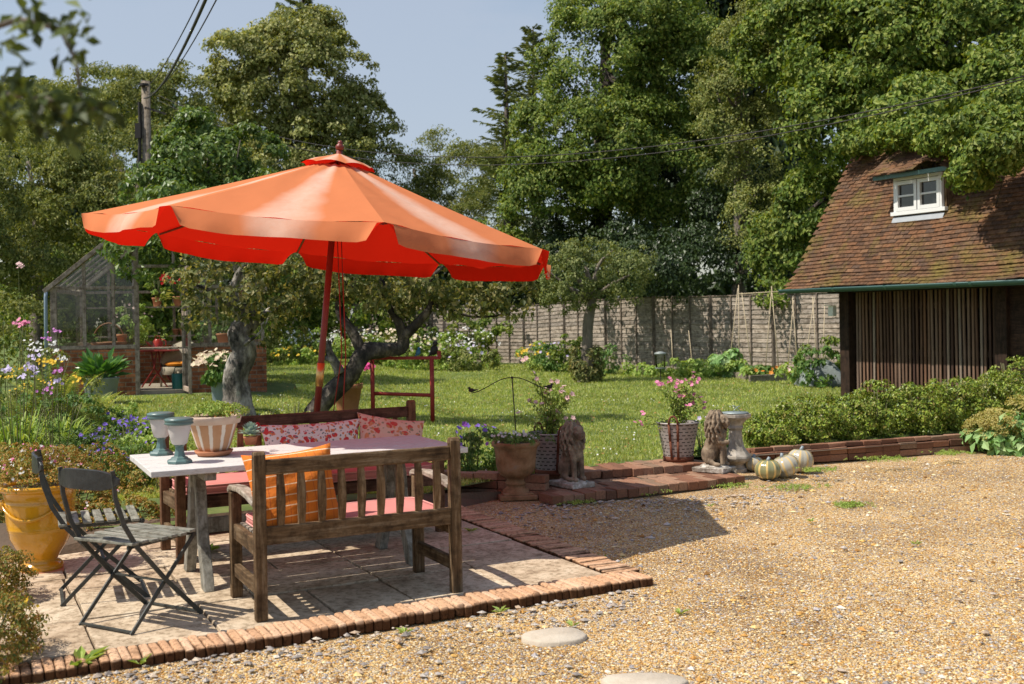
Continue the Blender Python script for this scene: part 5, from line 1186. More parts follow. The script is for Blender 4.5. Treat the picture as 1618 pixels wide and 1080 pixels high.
MB().box((1.1, .45, SZ - .02), (1.9, .5, .03)).build('bench_shelf', m_cf, gh); MB().box((GW - .85, .45, SZ - .02), (1.3, .5, .03)).build('bench_shelf', m_cf, gh)
def gw(x, y, z): return Vector((gx0 + x * math.cos(GA_) - y * math.sin(GA_), GY + x * math.sin(GA_) + y * math.cos(GA_), zg + z))
def pot(label, p, r, h, m_=None, group=None, name='plant_pot'):
    t = thing(name, p, 0, label, 'plant pot', group); mb = MB(); mb.lathe([(r * .66, 0), (r * .92, h * .82), (r, h * .82), (r * 1.02, h), (r * .9, h), (r * .86, h * .8)], 20, close=False); mb.build('pot_body', m_ or m_terra, t, True); MB().lathe([(0, h * .86), (r * .88, h * .87)], 16, close=False).build('soil', m_soil, t); return t
def smallplant(name, label, p, r, h, n, leaf, lm, fl=None, group=None, cat='plant'): return bush(name, label, cat, p, r, r, h, n, leaf, lm, fl, group)
dc = (dl + dr) / 2
pot('terracotta pot with red geranium on the greenhouse shelf, right in the doorway', gw(lx(266), GD - .3, 1.56), .13, .2, None, 'pots inside the greenhouse'); smallplant('geranium', 'red flowered geranium on the high greenhouse shelf', gw(lx(266), GD - .3, 1.74), .34, .5, 900, .07, MT['ger'], [(26, .09, MT['f_red'], .1, 'blossoms')])
pot('terracotta pot on the high shelf at the left of the doorway', gw(lx(226), GD - .3, 1.56), .10, .18, None, 'pots inside the greenhouse'); smallplant('pot_plant', 'thin green plant on the high shelf at the left of the doorway', gw(lx(226), GD - .3, 1.72), .18, .4, 300, .06, MT['bright'])
pot('small empty terracotta pot right of the red watering can', gw(lx(259), GD - .35, .99), .07, .13, None, 'pots inside the greenhouse'); pot('small terracotta pot with a cactus on the lower greenhouse shelf', gw(lx(272), GD - .35, .99), .08, .13, None, 'pots inside the greenhouse')
t = thing('cactus', gw(lx(272), GD - .35, 1.1), 0, 'small round brown cactus on the lower greenhouse shelf', 'cactus'); MB().ball((0, 0, .06), .085, None, 12, 8).build('cactus_body', mat('cactus skin', [(.25, .17, .10), (.4, .28, .18)], 30, .9, .6, 60), t, True)
smallplant('seedling_tray', 'tray of pale green seedlings behind the red watering can', gw(lx(232), GD - .35, .98), .32, .22, 500, .04, MT['bright'])
m_redm = mat('red enamel', [(.45, .03, .02), (.55, .05, .03)], 6, .3, 0, spec=.6)
tt = thing('bistro_table', gw(lx(238), 1.25, .03), 0, 'dark red folding table inside the greenhouse doorway', 'table'); MB().box((0, 0, .70), (.66, .5, .025)).build('tabletop', m_redp, tt, bevel=.004)
for s in (-1, 1):
    MB().tube([(-.26, s * .2, 0), (0, s * .2, .38), (.05, s * .2, .69)], .014, 6).build('leg', m_redp, tt, True); MB().tube([(.26, s * .2, 0), (0, s * .18, .38), (-.05, s * .2, .69)], .014, 6).build('leg', m_redp, tt, True)
wc = thing('watering_can', gw(lx(239), 1.2, .742), 0, 'small red watering can standing on the red greenhouse table', 'watering can', 'watering cans'); MB().lathe([(.10, 0), (.10, .02), (.09, .16), (.06, .19), (.058, .2), (0, .2)], 20, close=False).build('can_body', m_redm, wc, True); MB().tube([(-.09, 0, .04), (-.16, 0, .1), (-.22, 0, .17)], [.02, .014, .012], 8).build('spout', m_redm, wc, True)
MB().tube([(.09, 0, .05), (.15, 0, .08), (.15, 0, .17), (.07, 0, .2)], .009, 6).build('handle', m_redm, wc, True); MB().tube([(-.05, 0, .19), (-.03, 0, .26), (.03, 0, .26), (.05, 0, .19)], .009, 6).build('top_handle', m_redm, wc, True)
m_grn = mat('dark green enamel', [(.01, .10, .08), (.02, .15, .12)], 6, .4, 0); wg = thing('watering_can', gw(lx(280), .35, .03), 0, 'dark green watering can on the floor at the greenhouse door', 'watering can', 'watering cans'); MB().lathe([(.12, 0), (.13, .3), (.12, .31), (0, .3)], 20, close=False).build('can_body', m_grn, wg, True); MB().tube([(-.1, 0, .3), (-.07, 0, .42), (.07, 0, .42), (.1, 0, .3)], .010, 6).build('handle', m_grn, wg, True)
m_wick = mat('pale wicker', [(.32, .25, .18), (.52, .44, .34), (.6, .52, .42)], 40, .9, 1.0, 90, bdist=.01); wk = thing('wicker_chair', gw(lx(271), 1.15, .03), -.4, 'pale wicker armchair inside the greenhouse doorway', 'chair')
mb = MB(); vs, fs = [], []; n_ = 24
for i in range(n_ + 1):
    a = PI * (-.15 + 1.3 * i / n_); h = .42 + .40 * max(0, math.sin(PI * i / n_)) ** .8
    for z_, r in ((.36, .25), (h + .05, .31), (h + .05, .28), (.36, .22)): vs.append((r * math.cos(a), r * math.sin(a), z_))
for i in range(n_):
    for r_ in range(4): fs.append((i * 4 + r_, i * 4 + (r_ + 1) % 4, i * 4 + 4 + (r_ + 1) % 4, i * 4 + 4 + r_))
mb.add(vs, fs).build('backrest', m_wick, wk, True); MB().lathe([(.27, .26), (.28, .30), (.28, .40), (0, .41)], 20, close=False).build('seat', m_wick, wk, True)
for x_, y_ in ((-.2, -.2), (.2, -.2), (-.2, .2), (.2, .2)): MB().tube([(x_, y_, 0), (x_, y_, .32)], .02, 8).build('leg', m_wick, wk, True)
m_orc = mat('orange cloth', [(.75, .22, .02), (.85, .32, .03)], 5, .9, .4, 12, bdist=.02); t = thing('seat_cushion', gw(lx(271), 1.1, .44), 0, 'small orange cushion on the wicker chair in the greenhouse', 'cushion'); MB().ball((0, 0, .04), (.22, .2, .05), None, 16, 8).build('cushion_body', m_orc, t, True)
tr = thing('trug_basket', gw(lx(166), .5, SZ), 0, 'brown trug basket with a tall hooped handle behind the greenhouse glass', 'basket'); m_trug = mat('brown trug wood', [(.22, .09, .04), (.36, .16, .08)], 9, .6, .2, 40)
MB().lathe([(.16, 0), (.26, .02), (.31, .10), (.30, .11), (.24, .03), (0, .02)], 20, close=False).build('basket_body', m_trug, tr, True); MB().tube([(.29 * math.cos(PI * i / 12), 0, .08 + .36 * math.sin(PI * i / 12)) for i in range(13)], .012, 6).build('hoop_handle', m_trug, tr, True)
pot('upright terracotta pot beside the trug behind the greenhouse glass', gw(lx(187), .5, SZ), .09, .24, None, 'pots inside the greenhouse')
smallplant('pot_plant', 'leafy plant inside the greenhouse behind the left hand panes', gw(lx(196), 1.4, .9), .35, .7, 700, .07, MT['bright'], [(12, .05, MT['f_palepink'], .1, 'blossoms')]); smallplant('pot_plant', 'dark leafy plant low behind the greenhouse glass beside the trug', gw(lx(146), .6, SZ), .2, .28, 300, .06, MT['ger'])
pot('brown terracotta pot behind the right hand greenhouse panes', gw(lx(352), .5, SZ), .13, .22, None, 'pots inside the greenhouse'); smallplant('pot_plant', 'green plant behind the right hand greenhouse panes', gw(lx(345), .9, SZ), .4, .6, 600, .07, MT['ger'])
# tubs outside the greenhouse
m_galv = mat('dull galvanised steel', [(.16, .19, .18), (.26, .29, .28), (.34, .36, .35)], 6, .55, .2, 40, metal=.25)
q = G(160, 622); q = Vector((q.x * 16.6 / q.y, 16.6, float(gz(q.x * 16.6 / q.y, 16.6)))); tb = thing('galvanised_tub', q, 0, 'galvanised tub of glossy green leaves in front of the left greenhouse wall', 'tub'); MB().lathe([(.21, 0), (.26, .38), (.275, .40), (.26, .41), (.24, .37)], 32, close=False).build('tub_body', m_galv, tb, True); MB().lathe([(0, .35), (.245, .36)], 20, close=False).build('soil', m_soil, tb)
hs = thing('hosta', q + Vector((0, 0, .36)), 0, 'dark glossy leafed hosta growing in the galvanised tub', 'plant'); k = 130; th = RNG.random(k) * 6.28; e = RNG.random(k); D = np.stack([np.cos(th) * (.4 + .6 * e), np.sin(th) * (.4 + .6 * e), 1.1 - e * .9], 1); P_ = D * .16 * RNG.random((k, 1)) + np.array([0, 0, 0.0]) + np.stack([np.cos(th) * .1, np.sin(th) * .1, .12 * RNG.random(k)], 1)
V, F = leafgeo(P_, D, np.tile([[0, -.5, 1.]], (k, 1)) + rdir(k) * .3, .26, .42, .25); npmesh('foliage', V, F, MT['hosta'], hs); MB().tube([(0, 0, -.02), (0, 0, .2)], .02, 6).build('stem', MT['stem'], hs)
q = pt(352, 640, 15.9); q.z = float(gz(q.x, q.y)); zb = thing('zinc_bucket', q, 0, 'tall blue grey zinc bucket left of the gnarled apple trunk', 'bucket'); m_zinc = mat('blue grey zinc', [(.18, .24, .30), (.30, .36, .42)], 6, .45, .1, 40, metal=.2); MB().lathe([(.13, 0), (.18, .46), (.19, .475), (.175, .48), (.16, .44)], 28, close=False).build('bucket_body', m_zinc, zb, True)
bush('hydrangea', 'hydrangea with cream and pink heads in the zinc bucket by the trunk', 'shrub', q + Vector((-.06, -.05, .42)), .30, .25, .42, 900, .09, MT['ger'], [(70, .07, MT['f_cream'], .25, 'blossoms')])

# ================================================================== APPLE TREES
def gnarl(mb, pts, rr, seg=14, amp=.16, sub=4, seed=1):
    pts = [Vector(p) for p in pts]; R_ = random.Random(seed); P_, Q_ = [], []
    for i in range(len(pts) - 1):
        p0 = pts[max(i - 1, 0)]; p1 = pts[i]; p2 = pts[i + 1]; p3 = pts[min(i + 2, len(pts) - 1)]
        for k in range(sub):
            t = k / sub; P_.append(.5 * ((2 * p1) + (p2 - p0) * t + (2 * p0 - 5 * p1 + 4 * p2 - p3) * t * t + (3 * p1 - p0 - 3 * p2 + p3) * t ** 3)); Q_.append(rr[i] + (rr[i + 1] - rr[i]) * t)
    P_.append(pts[-1]); Q_.append(rr[-1]); o = len(mb.v); mb.tube(P_, Q_, seg)
    ph = [R_.uniform(0, 6) for _ in range(4)]
    for i in range(len(P_)):
        for k in range(seg):
            v = Vector(mb.v[o + i * seg + k]); d = v - P_[i]; a = 2 * PI * k / seg
            f = 1 + amp * (math.sin(3 * a + ph[0] + i * .5) * .6 + math.sin(5 * a + ph[1] - i * .3) * .4 + math.sin(i * .8 + ph[2] + a) * .7 + R_.uniform(-.25, .25)); mb.v[o + i * seg + k] = tuple(P_[i] + d * f)
def W(u, v, y): return pt(u, v, y)
# left gnarled apple
yL = 15.2; bse = W(378, 650, yL); bse.z = float(gz(bse.x, yL)); aL = thing('apple_tree', bse, 0, 'gnarled old apple tree with silvery trunk in front of the greenhouse', 'tree', 'old apple trees')
rel = lambda u, v, y: W(u, v, y) - bse
mb = MB(); gnarl(mb, [Vector((-.02, 0, -.1)), Vector((0, 0, .15)), rel(370, 600, yL), rel(384, 560, yL), rel(376, 530, yL), rel(396, 505, yL + .1), rel(372, 480, yL), rel(366, 455, yL)], [.27, .22, .17, .175, .15, .13, .10, .07], 16, .2, 4, 3)
gnarl(mb, [rel(394, 515, yL), rel(425, 492, yL + .2), rel(450, 478, yL + .3), rel(500, 462, yL + .1)], [.09, .06, .045, .02], 8, .1, 3, 4); gnarl(mb, [rel(384, 500, yL), rel(350, 470, yL - .2), rel(310, 450, yL - .3)], [.06, .04, .02], 8, .1, 3, 5); gnarl(mb, [rel(368, 460, yL), rel(385, 420, yL), rel(430, 400, yL)], [.07, .04, .02], 8, .1, 3, 6)
gnarl(mb, [rel(385, 545, yL - .1), rel(405, 530, yL - .25), rel(418, 515, yL - .3), rel(425, 498, yL - .3)], [.03, .02, .015, .008], 6, .1, 3, 8)
mb.build('trunk', MT['bark_pale'], aL, True)
bl = [(*rel(350, 450, yL), .75, .7, .45), (*rel(425, 455, yL), .75, .7, .42), (*rel(300, 470, yL - .2), .32, .4, .45), (*rel(440, 510, yL), .38, .4, .30), (*rel(395, 415, yL), 1.0, .7, .35), (*rel(460, 440, yL + .3), .5, .5, .35)]
P_, D_, N_ = crown_pts(bl, 190, .16, 26, False); V, F = leafgeo(P_, D_, N_, .085 * (.6 + .7 * RNG.random(len(P_))), .68); npmesh('crown', V, F, MT['apple'], aL)
# leaning apple
yS = 14.9; bse = W(488, 668, yS); bse.z = float(gz(bse.x, yS)); aS = thing('apple_tree', bse, 0, 'leaning old apple tree with dark twisted limbs resting over the red trestle', 'tree', 'old apple trees'); rel = lambda u, v, y: W(u, v, y) - bse
mb = MB(); gnarl(mb, [Vector((-.05, 0, -.12)), rel(500, 648, yS), rel(535, 610, yS), rel(560, 580, yS), rel(582, 556, yS), rel(612, 552, yS + .1), rel(634, 550, yS + .1), rel(638, 530, yS + .1)], [.16, .145, .13, .12, .125, .10, .09, .08], 16, .15, 4, 11)
gnarl(mb, [rel(575, 560, yS), rel(560, 530, yS), rel(540, 500, yS), rel(536, 470, yS), rel(545, 440, yS), rel(548, 400, yS)], [.08, .075, .065, .06, .055, .04], 12, .14, 4, 12)
gnarl(mb, [rel(638, 530, yS + .1), rel(628, 505, yS), rel(612, 480, yS), rel(605, 450, yS), rel(590, 415, yS)], [.085, .06, .05, .04, .02], 10, .14, 4, 13)
gnarl(mb, [rel(636, 532, yS + .1), rel(662, 508, yS), rel(680, 482, yS), rel(675, 450, yS), rel(700, 420, yS)], [.09, .065, .05, .035, .02], 10, .14, 4, 14)
gnarl(mb, [rel(540, 470, yS), rel(556, 455, yS), rel(566, 425, yS)], [.05, .04, .02], 8, .12, 3, 15)
gnarl(mb, [rel(680, 482, yS), rel(710, 488, yS), rel(745, 500, yS), rel(795, 497, yS), rel(830, 480, yS)], [.035, .022, .018, .012, .006], 7, .1, 3, 16)
mb.build('trunk', MT['bark_dark'], aS, True)
mb = MB(); gnarl(mb, [rel(538, 590, yS - .1), rel(528, 570, yS - .1), rel(519, 550, yS - .15), rel(517, 538, yS - .15)], [.075, .06, .045, .04], 10, .2, 4, 17); gnarl(mb, [rel(530, 572, yS - .1), rel(514, 565, yS - .15)], [.04, .035], 8, .15, 2, 18); mb.build('dead_stub', MT['bark_pale'], aS, True)
bl = [(*rel(520, 425, yS), .6, .6, .42), (*rel(600, 425, yS), .7, .7, .45), (*rel(690, 430, yS), .8, .7, .42), (*rel(770, 440, yS), .65, .6, .40), (*rel(640, 470, yS + .2), .35, .4, .2), (*rel(735, 470, yS), .4, .4, .2), (*rel(480, 440, yS + .4), .5, .5, .45), (*rel(815, 460, yS), .35, .4, .3), (*rel(578, 470, yS), .25, .3, .25)]
P_, D_, N_ = crown_pts(bl, 300, .16, 26, False); V, F = leafgeo(P_, D_, N_, .085 * (.6 + .7 * RNG.random(len(P_))), .66); npmesh('crown', V, F, MT['apple'], aS)
# small apple tree in the middle of the lawn
yM = 23.6; bse = W(926, 600, yM); bse.z = float(gz(bse.x, yM)); aM = thing('apple_tree', bse, 0, 'small round headed apple tree with ivy clad foot in the open lawn', 'tree', 'old apple trees'); rel = lambda u, v, y: W(u, v, y) - bse
mb = MB(); gnarl(mb, [Vector((0, 0, -.1)), Vector((0, 0, .3)), rel(929, 545, yM), rel(930, 500, yM), rel(936, 465, yM), rel(925, 420, yM)], [.22, .15, .115, .11, .085, .03], 14, .14, 4, 21)
for (a, b, s_) in (((900, 455), (870, 430), 22), ((965, 450), (1005, 430), 23), ((945, 420), (970, 395), 24), ((905, 425), (890, 395), 25)): gnarl(mb, [rel(934, 475, yM), rel(*a, yM), rel(*b, yM)], [.07, .045, .015], 7, .12, 3, s_)
mb.build('trunk', MT['bark'], aM, True)
bl = [(*rel(935, 425, yM), .85, .9, .5), (*rel(900, 450, yM), .65, .7, .5), (*rel(975, 435, yM), .75, .8, .45), (*rel(990, 420, yM), .5, .6, .4), (*rel(925, 395, yM), .6, .6, .3), (*rel(880, 430, yM), .4, .5, .4), (*rel(868, 458, yM), .28, .3, .35), (*rel(1000, 455, yM), .3, .3, .3), (*rel(950, 475, yM), .35, .4, .22), (*rel(905, 480, yM), .25, .3, .2), (*rel(1018, 405, yM), .22, .3, .2), (*rel(870, 395, yM), .2, .3, .2)]
P_, D_, N_ = crown_pts(bl, 400, .15, 34, False); V, F = leafgeo(P_, D_, N_, .065 * (.6 + .7 * RNG.random(len(P_))), .6); npmesh('crown', V, F, MT['apple2'], aM)
C_ = np.stack([.24 * np.cos(np.linspace(0, 40, 90)) * (1.0 + .3 * RNG.random(90)), .24 * np.sin(np.linspace(0, 40, 90)), .1 + .9 * RNG.random(90) ** 1.4], 1) * np.array([1, 1, .75]); P_, D_, N_ = cloud(C_, unit(C_ * np.array([1, 1, .1])), np.full(90, .12), 20); V, F = leafgeo(P_, D_, N_, .08); npmesh('ivy', V, F, MT['apple'], aM)

# ================================================================== BACKGROUND TREES
def B(u, v, y, wpx, hpx, dp=None):                      # ellipsoid blob centred on a picture point, half sizes given in pixels
    c = pt(u, v, y); s = y / FPX; return (c.x, c.y, c.z, wpx * s, (dp or wpx * s), hpx * s)
def gb(u, y): q = pt(u, 500, y); return Vector((q.x, y, 0.1))
tree('hornbeam_tree', 'tall dense pale green tree left of the open sky', 'tree', gb(480, 44), [B(475, 150, 44, 125, 120, 3.2), B(480, 75, 44, 80, 62, 2.4), B(420, 160, 43, 90, 100, 2.4), B(555, 195, 44, 65, 70, 2), B(480, 270, 43, 140, 90, 3), B(395, 100, 43, 60, 50, 1.8), B(470, 380, 44, 130, 90, 2.5)], 1250, .60, 84, .155, MT['hornbeam'], MT['bark'], (.5, None))
def spiky(name, label, u, v0, v1, y, wpx, n, lm):
    b = gb(u, y); t = thing(name, b, 0, label, 'tree', 'conifers behind the broadleaf trees'); zt_ = pt(u, v0, y).z; zb_ = pt(u, v1, y).z; rb = wpx * y / FPX
    MB().tube([(0, 0, 0), (0, 0, zb_), (0, 0, zt_)], [.25, .2, .03], 8).build('trunk', MT['bark_dark'], t, True); Ps, Ds, Ns = [], [], []
    for k in range(n):
        q = (k / n) ** 1.0; z = zt_ + (zb_ - zt_) * q; L = rb * (.10 + .9 * q ** .8) * random.uniform(.35, 1.15); a = random.uniform(0, 2 * PI); d = np.array([math.cos(a), math.sin(a), .25 - .3 * q]); m_ = 60
        s = np.sort(RNG.random(m_)); side = np.array([-d[1], d[0], 0]); P_ = np.array([0, 0, z]) + d * (L * s)[:, None] + np.array([0, 0, .35]) * (L * s * s * .4)[:, None]
        sg = np.where(RNG.random(m_) < .5, -1, 1)[:, None]; Ps.append(P_); Ds.append(d * .7 + side * sg * .9 + np.array([0, 0, -.15]) + rdir(m_) * .25); Ns.append(np.tile([[0, 0, 1.]], (m_, 1)) + rdir(m_) * .4)
    P_, D_, N_ = map(np.concatenate, (Ps, Ds, Ns)); V, F = leafgeo(P_, D_, N_, .26 * (.6 + .6 * RNG.random(len(P_))), .18); npmesh('crown', V, F, lm, t); return t
spiky('fir_tree', 'dark fir showing its tip above the tall pale green tree', 487, -40, 130, 50, 75, 130, MT['conifer'])
spiky('fir_tree', 'lower spiky conifer at the left edge of the right hand trees', 806, 90, 400, 38, 100, 120, MT['conifer'])
spiky('fir_tree', 'taller spiky conifer just left of the big lime', 850, 50, 400, 40, 120, 140, MT['conifer'])
tree('lime_tree', 'big dense lime tree standing right of the open sky, behind the fence', 'tree', gb(960, 36), [B(950, 110, 36, 110, 120, 2.6), B(1010, 60, 36, 110, 90, 2.6), B(900, 220, 35, 95, 110, 2.4), B(980, 250, 34.5, 110, 110, 2.4), B(1085, 130, 36, 90, 120, 2.4), B(865, 320, 35, 80, 70, 2), B(1060, 290, 35, 90, 110, 2.2), B(930, 20, 37, 60, 50, 2), B(1030, 15, 37, 80, 60, 2)], 1600, .50, 84, .118, MT['lime'], MT['bark_dark'], (.45, None), 'lime trees along the boundary')
tree('birch_tree', 'fine leaved pale green tree between the two big limes', 'tree', gb(1170, 31), [B(1170, 120, 31, 60, 130, 1.4), B(1190, 250, 31, 60, 110, 1.4), B(1150, 200, 31, 45, 110, 1.2), B(1215, 60, 31, 60, 80, 1.4), B(1200, 350, 30, 50, 70, 1.2)], 620, .38, 60, .085, MT['willow'], MT['bark'], (.25, None))
tree('lime_tree', 'large leaved lime tree overhanging the shed roof', 'tree', gb(1420, 27), [B(1400, 100, 27, 150, 110, 2.6), B(1520, 60, 26, 150, 100, 2.6), B(1310, 190, 27, 80, 110, 1.8), B(1290, 330, 28, 75, 80, 1.6), B(1590, 150, 24, 90, 90, 2), B(1360, 20, 28, 150, 80, 2.4), B(1450, 180, 23.5, 70, 48, 1.3), B(1560, 215, 22.5, 70, 50, 1.3), B(1250, 60, 29, 90, 90, 2), B(1238, 400, 28.5, 60, 55, 1.4)], 1600, .46, 84, .125, MT['lime'], MT['bark_dark'], (.4, None), 'lime trees along the boundary')
tree('hanging_bough', 'leafy bough hanging down over the shed ridge beside the dormer', 'bough', shm @ Vector((2.2, 2.4, 1.2)), [B(1395, 218, 18.2, 45, 15, .4), B(1535, 262, 15.3, 30, 32, .35), B(1590, 232, 14.5, 50, 32, .4), B(1450, 208, 17.3, 55, 17, .4), B(1500, 218, 16.3, 45, 20, .4), B(1350, 226, 19.0, 26, 13, .3), B(1560, 200, 15.4, 70, 28, .4)], 620, .15, 34, .08, MT['lime'], MT['bark_dark'], (.05, None), None, False)
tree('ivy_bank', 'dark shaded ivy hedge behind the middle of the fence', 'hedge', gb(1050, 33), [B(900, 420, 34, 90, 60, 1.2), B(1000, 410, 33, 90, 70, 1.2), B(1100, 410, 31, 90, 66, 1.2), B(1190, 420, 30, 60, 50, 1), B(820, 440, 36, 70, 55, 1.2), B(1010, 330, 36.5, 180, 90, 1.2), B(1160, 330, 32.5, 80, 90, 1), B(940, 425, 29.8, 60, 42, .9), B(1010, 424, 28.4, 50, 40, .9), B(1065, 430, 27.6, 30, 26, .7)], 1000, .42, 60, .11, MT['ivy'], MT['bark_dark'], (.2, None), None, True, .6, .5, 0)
tree('willow_tree', 'loose grey green willow filling the gap below the sky, right of the parasol tip', 'tree', gb(690, 46), [B(655, 300, 46, 80, 70, 2.2), B(735, 290, 45, 70, 80, 2.2), B(700, 250, 47, 45, 55, 1.6), B(640, 360, 44, 100, 70, 2), B(760, 370, 43, 70, 80, 2), B(790, 300, 44, 50, 90, 1.8), B(720, 340, 45, 110, 80, 2), B(640, 330, 45, 80, 80, 2)], 1000, .52, 52, .13, MT['willow'], MT['bark'], (.25, None), None, True, .35, .5, 2)
C_ = np.stack([RNG.normal(size=300) * 1.2 + pt(700, 205, 47).x, 47 + RNG.normal(size=300) * .5, pt(700, 205, 47).z + RNG.normal(size=300) * .5], 1)
tree('hazel_bush', 'broad mass of hazel and willow scrub behind the utility pole', 'shrub', gb(200, 36), [B(230, 170, 38, 75, 70, 2), B(160, 150, 40, 60, 55, 2), B(290, 180, 38, 60, 80, 2), B(120, 210, 36, 90, 80, 2), B(200, 260, 33, 110, 80, 2), B(60, 180, 40, 70, 60, 2), B(300, 260, 34, 60, 60, 1.6)], 1000, .50, 50, .12, MT['willow'], MT['bark'], (.25, None), None, True, .45)
tree('willow_bush', 'olive green bushy shrub filling the left edge above the border', 'shrub', gb(60, 26), [B(50, 300, 27, 90, 90, 1.8), B(130, 320, 26, 80, 90, 1.6), B(20, 420, 25, 70, 110, 1.4), B(90, 430, 25, 60, 90, 1.2), B(190, 350, 25.5, 50, 80, 1.2), B(40, 520, 22, 60, 70, 1), B(-20, 360, 24, 70, 140, 1.4), B(140, 260, 27, 60, 60, 1.4)], 1100, .33, 54, .09, MT['willow'], MT['bark'], (.2, None), None, True, .45)
tree('rambling_rose', 'bright green rambling rose spilling over the greenhouse roof behind the parasol', 'climbing rose', gb(330, 24), [B(330, 260, 24, 95, 55, 1.3), B(270, 310, 23.5, 60, 60, 1.2), B(400, 240, 24, 60, 36, 1.2), B(250, 380, 23, 60, 60, 1), B(340, 350, 23, 90, 60, 1.2), B(430, 330, 23.5, 70, 80, 1.2), B(320, 220, 24.5, 45, 35, 1), B(400, 410, 24, 80, 50, 1), B(262, 335, 18.9, 42, 34, .6), B(232, 385, 18.15, 24, 36, .35), B(320, 375, 18.6, 60, 40, .6), B(380, 370, 19, 50, 40, .7)], 800, .3, 44, .11, MT['rose'], MT['bark'], (.15, None), None, True)
tree('hedge_tree', 'dark green shrubbery under the parasol behind the leaning apple', 'shrub', gb(560, 37), [B(500, 400, 38, 90, 90, 1.5), B(600, 410, 38, 90, 80, 1.5), B(700, 420, 38, 90, 70, 1.5), B(780, 410, 37, 70, 80, 1.5), B(470, 460, 36, 60, 60, 1.2), B(330, 440, 30, 90, 90, 1.4), B(540, 490, 35, 90, 45, 1.2), B(640, 490, 36, 80, 40, 1.2), B(440, 490, 34, 70, 50, 1.2), B(150, 490, 27.5, 90, 70, 1.2), B(250, 490, 27, 80, 70, 1.2), B(350, 500, 27, 80, 60, 1.2), B(60, 490, 28, 90, 70, 1.2), B(200, 420, 29, 110, 60, 1.2)], 1150, .45, 44, .15, MT['lime'], MT['bark_dark'], (.2, None), None, True, .6, .5, 0)
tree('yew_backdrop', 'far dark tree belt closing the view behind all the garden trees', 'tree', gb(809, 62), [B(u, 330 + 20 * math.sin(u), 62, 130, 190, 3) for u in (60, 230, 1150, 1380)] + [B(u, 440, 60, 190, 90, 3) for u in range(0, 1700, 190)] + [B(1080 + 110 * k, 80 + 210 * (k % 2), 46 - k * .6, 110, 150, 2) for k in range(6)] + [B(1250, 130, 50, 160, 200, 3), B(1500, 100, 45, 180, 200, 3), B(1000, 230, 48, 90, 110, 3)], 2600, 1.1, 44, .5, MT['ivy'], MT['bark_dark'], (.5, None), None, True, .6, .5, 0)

# foreground branch hanging into the top left corner
q = Vector((-2.4, 1.6, 2.6)); fb = thing('overhanging_branch', q, 0, 'blurred leafy apple branch hanging into the top left corner', 'branch'); mb = MB()
bp_ = [pt(-60, 60, 1.95) - q, pt(30, 30, 1.95) - q, pt(95, 45, 1.9) - q, pt(120, 95, 1.9) - q, pt(130, 170, 1.9) - q]; mb.tube([Vector((-1.2, 0, .2)), bp_[0], bp_[1], bp_[2], bp_[3], bp_[4]], [.02, .008, .006, .005, .004, .003], 6)
mb.tube([Vector((-1.2, 0, .2)), pt(-40, 150, 2.0) - q, pt(40, 150, 1.95) - q, pt(120, 165, 1.9) - q, pt(175, 175, 1.9) - q], [.02, .008, .006, .004, .002], 6); mb.build('twigs', MT['bark'], fb, True)
Cs = []
for (u, v, n_, s) in ((40, 20, 8, 28), (75, 30, 7, 25), (120, 40, 8, 22), (112, 80, 7, 20), (20, 130, 15, 32), (60, 165, 20, 32), (100, 175, 16, 28), (140, 165, 12, 22), (10, 190, 12, 28), (115, 205, 8, 18), (5, 60, 5, 18), (170, 175, 6, 14)):
    for k in range(int(n_ * 2)): Cs.append(tuple(pt(u + random.gauss(0, s * .6), v + random.gauss(0, s * .6), 1.92 + random.uniform(-.12, .12)) - q))
Cs = np.array(Cs); D = unit(rdir(len(Cs)) + np.array([.3, 0, -.4])); N_ = unit(rdir(len(Cs)) * .8 + np.array([-.3, -.5, .8])); V, F = leafgeo(Cs, D, N_, .027 + .015 * RNG.random(len(Cs)), .6, .3); npmesh('leaves', V, F, leafmat('near apple leaf', [(.014, .022, .008), (.03, .045, .012), (.09, .12, .03)], .3), fb)  # leaf colours kept dark to stand in for the tree's own shade

# ================================================================== HEDGE, BORDERS AND POT PLANTS
hl = ['leftmost low box bush beside the sundial', 'second box bush of the hedge from the sundial', 'box bush in the left middle of the hedge', 'box bush below the left end of the slatted screen', 'box bush in front of the middle of the slatted screen', 'box bush in the right middle of the hedge', 'box bush in front of the shed middle post', 'last box bush at the right edge of the view']
for k, (u, v, wpx, hpx) in enumerate(((1222, 706, 44, 44), (1275, 700, 48, 52), (1335, 694, 50, 56), (1392, 690, 52, 62), (1452, 686, 54, 64), (1508, 680, 48, 62), (1560, 674, 48, 66), (1612, 664, 46, 72))):
    p = at(u, v, .14); s = p.y / FPX; p.y += .12; bush('box_bush', hl[k], 'hedge bush', p, wpx * s * .86, .38, hpx * s * (1.22 + .16 * (k % 2)), 7000, .034, MT['box'], None, 'box bushes of the hedge', .085, .62, None, .35, .7)
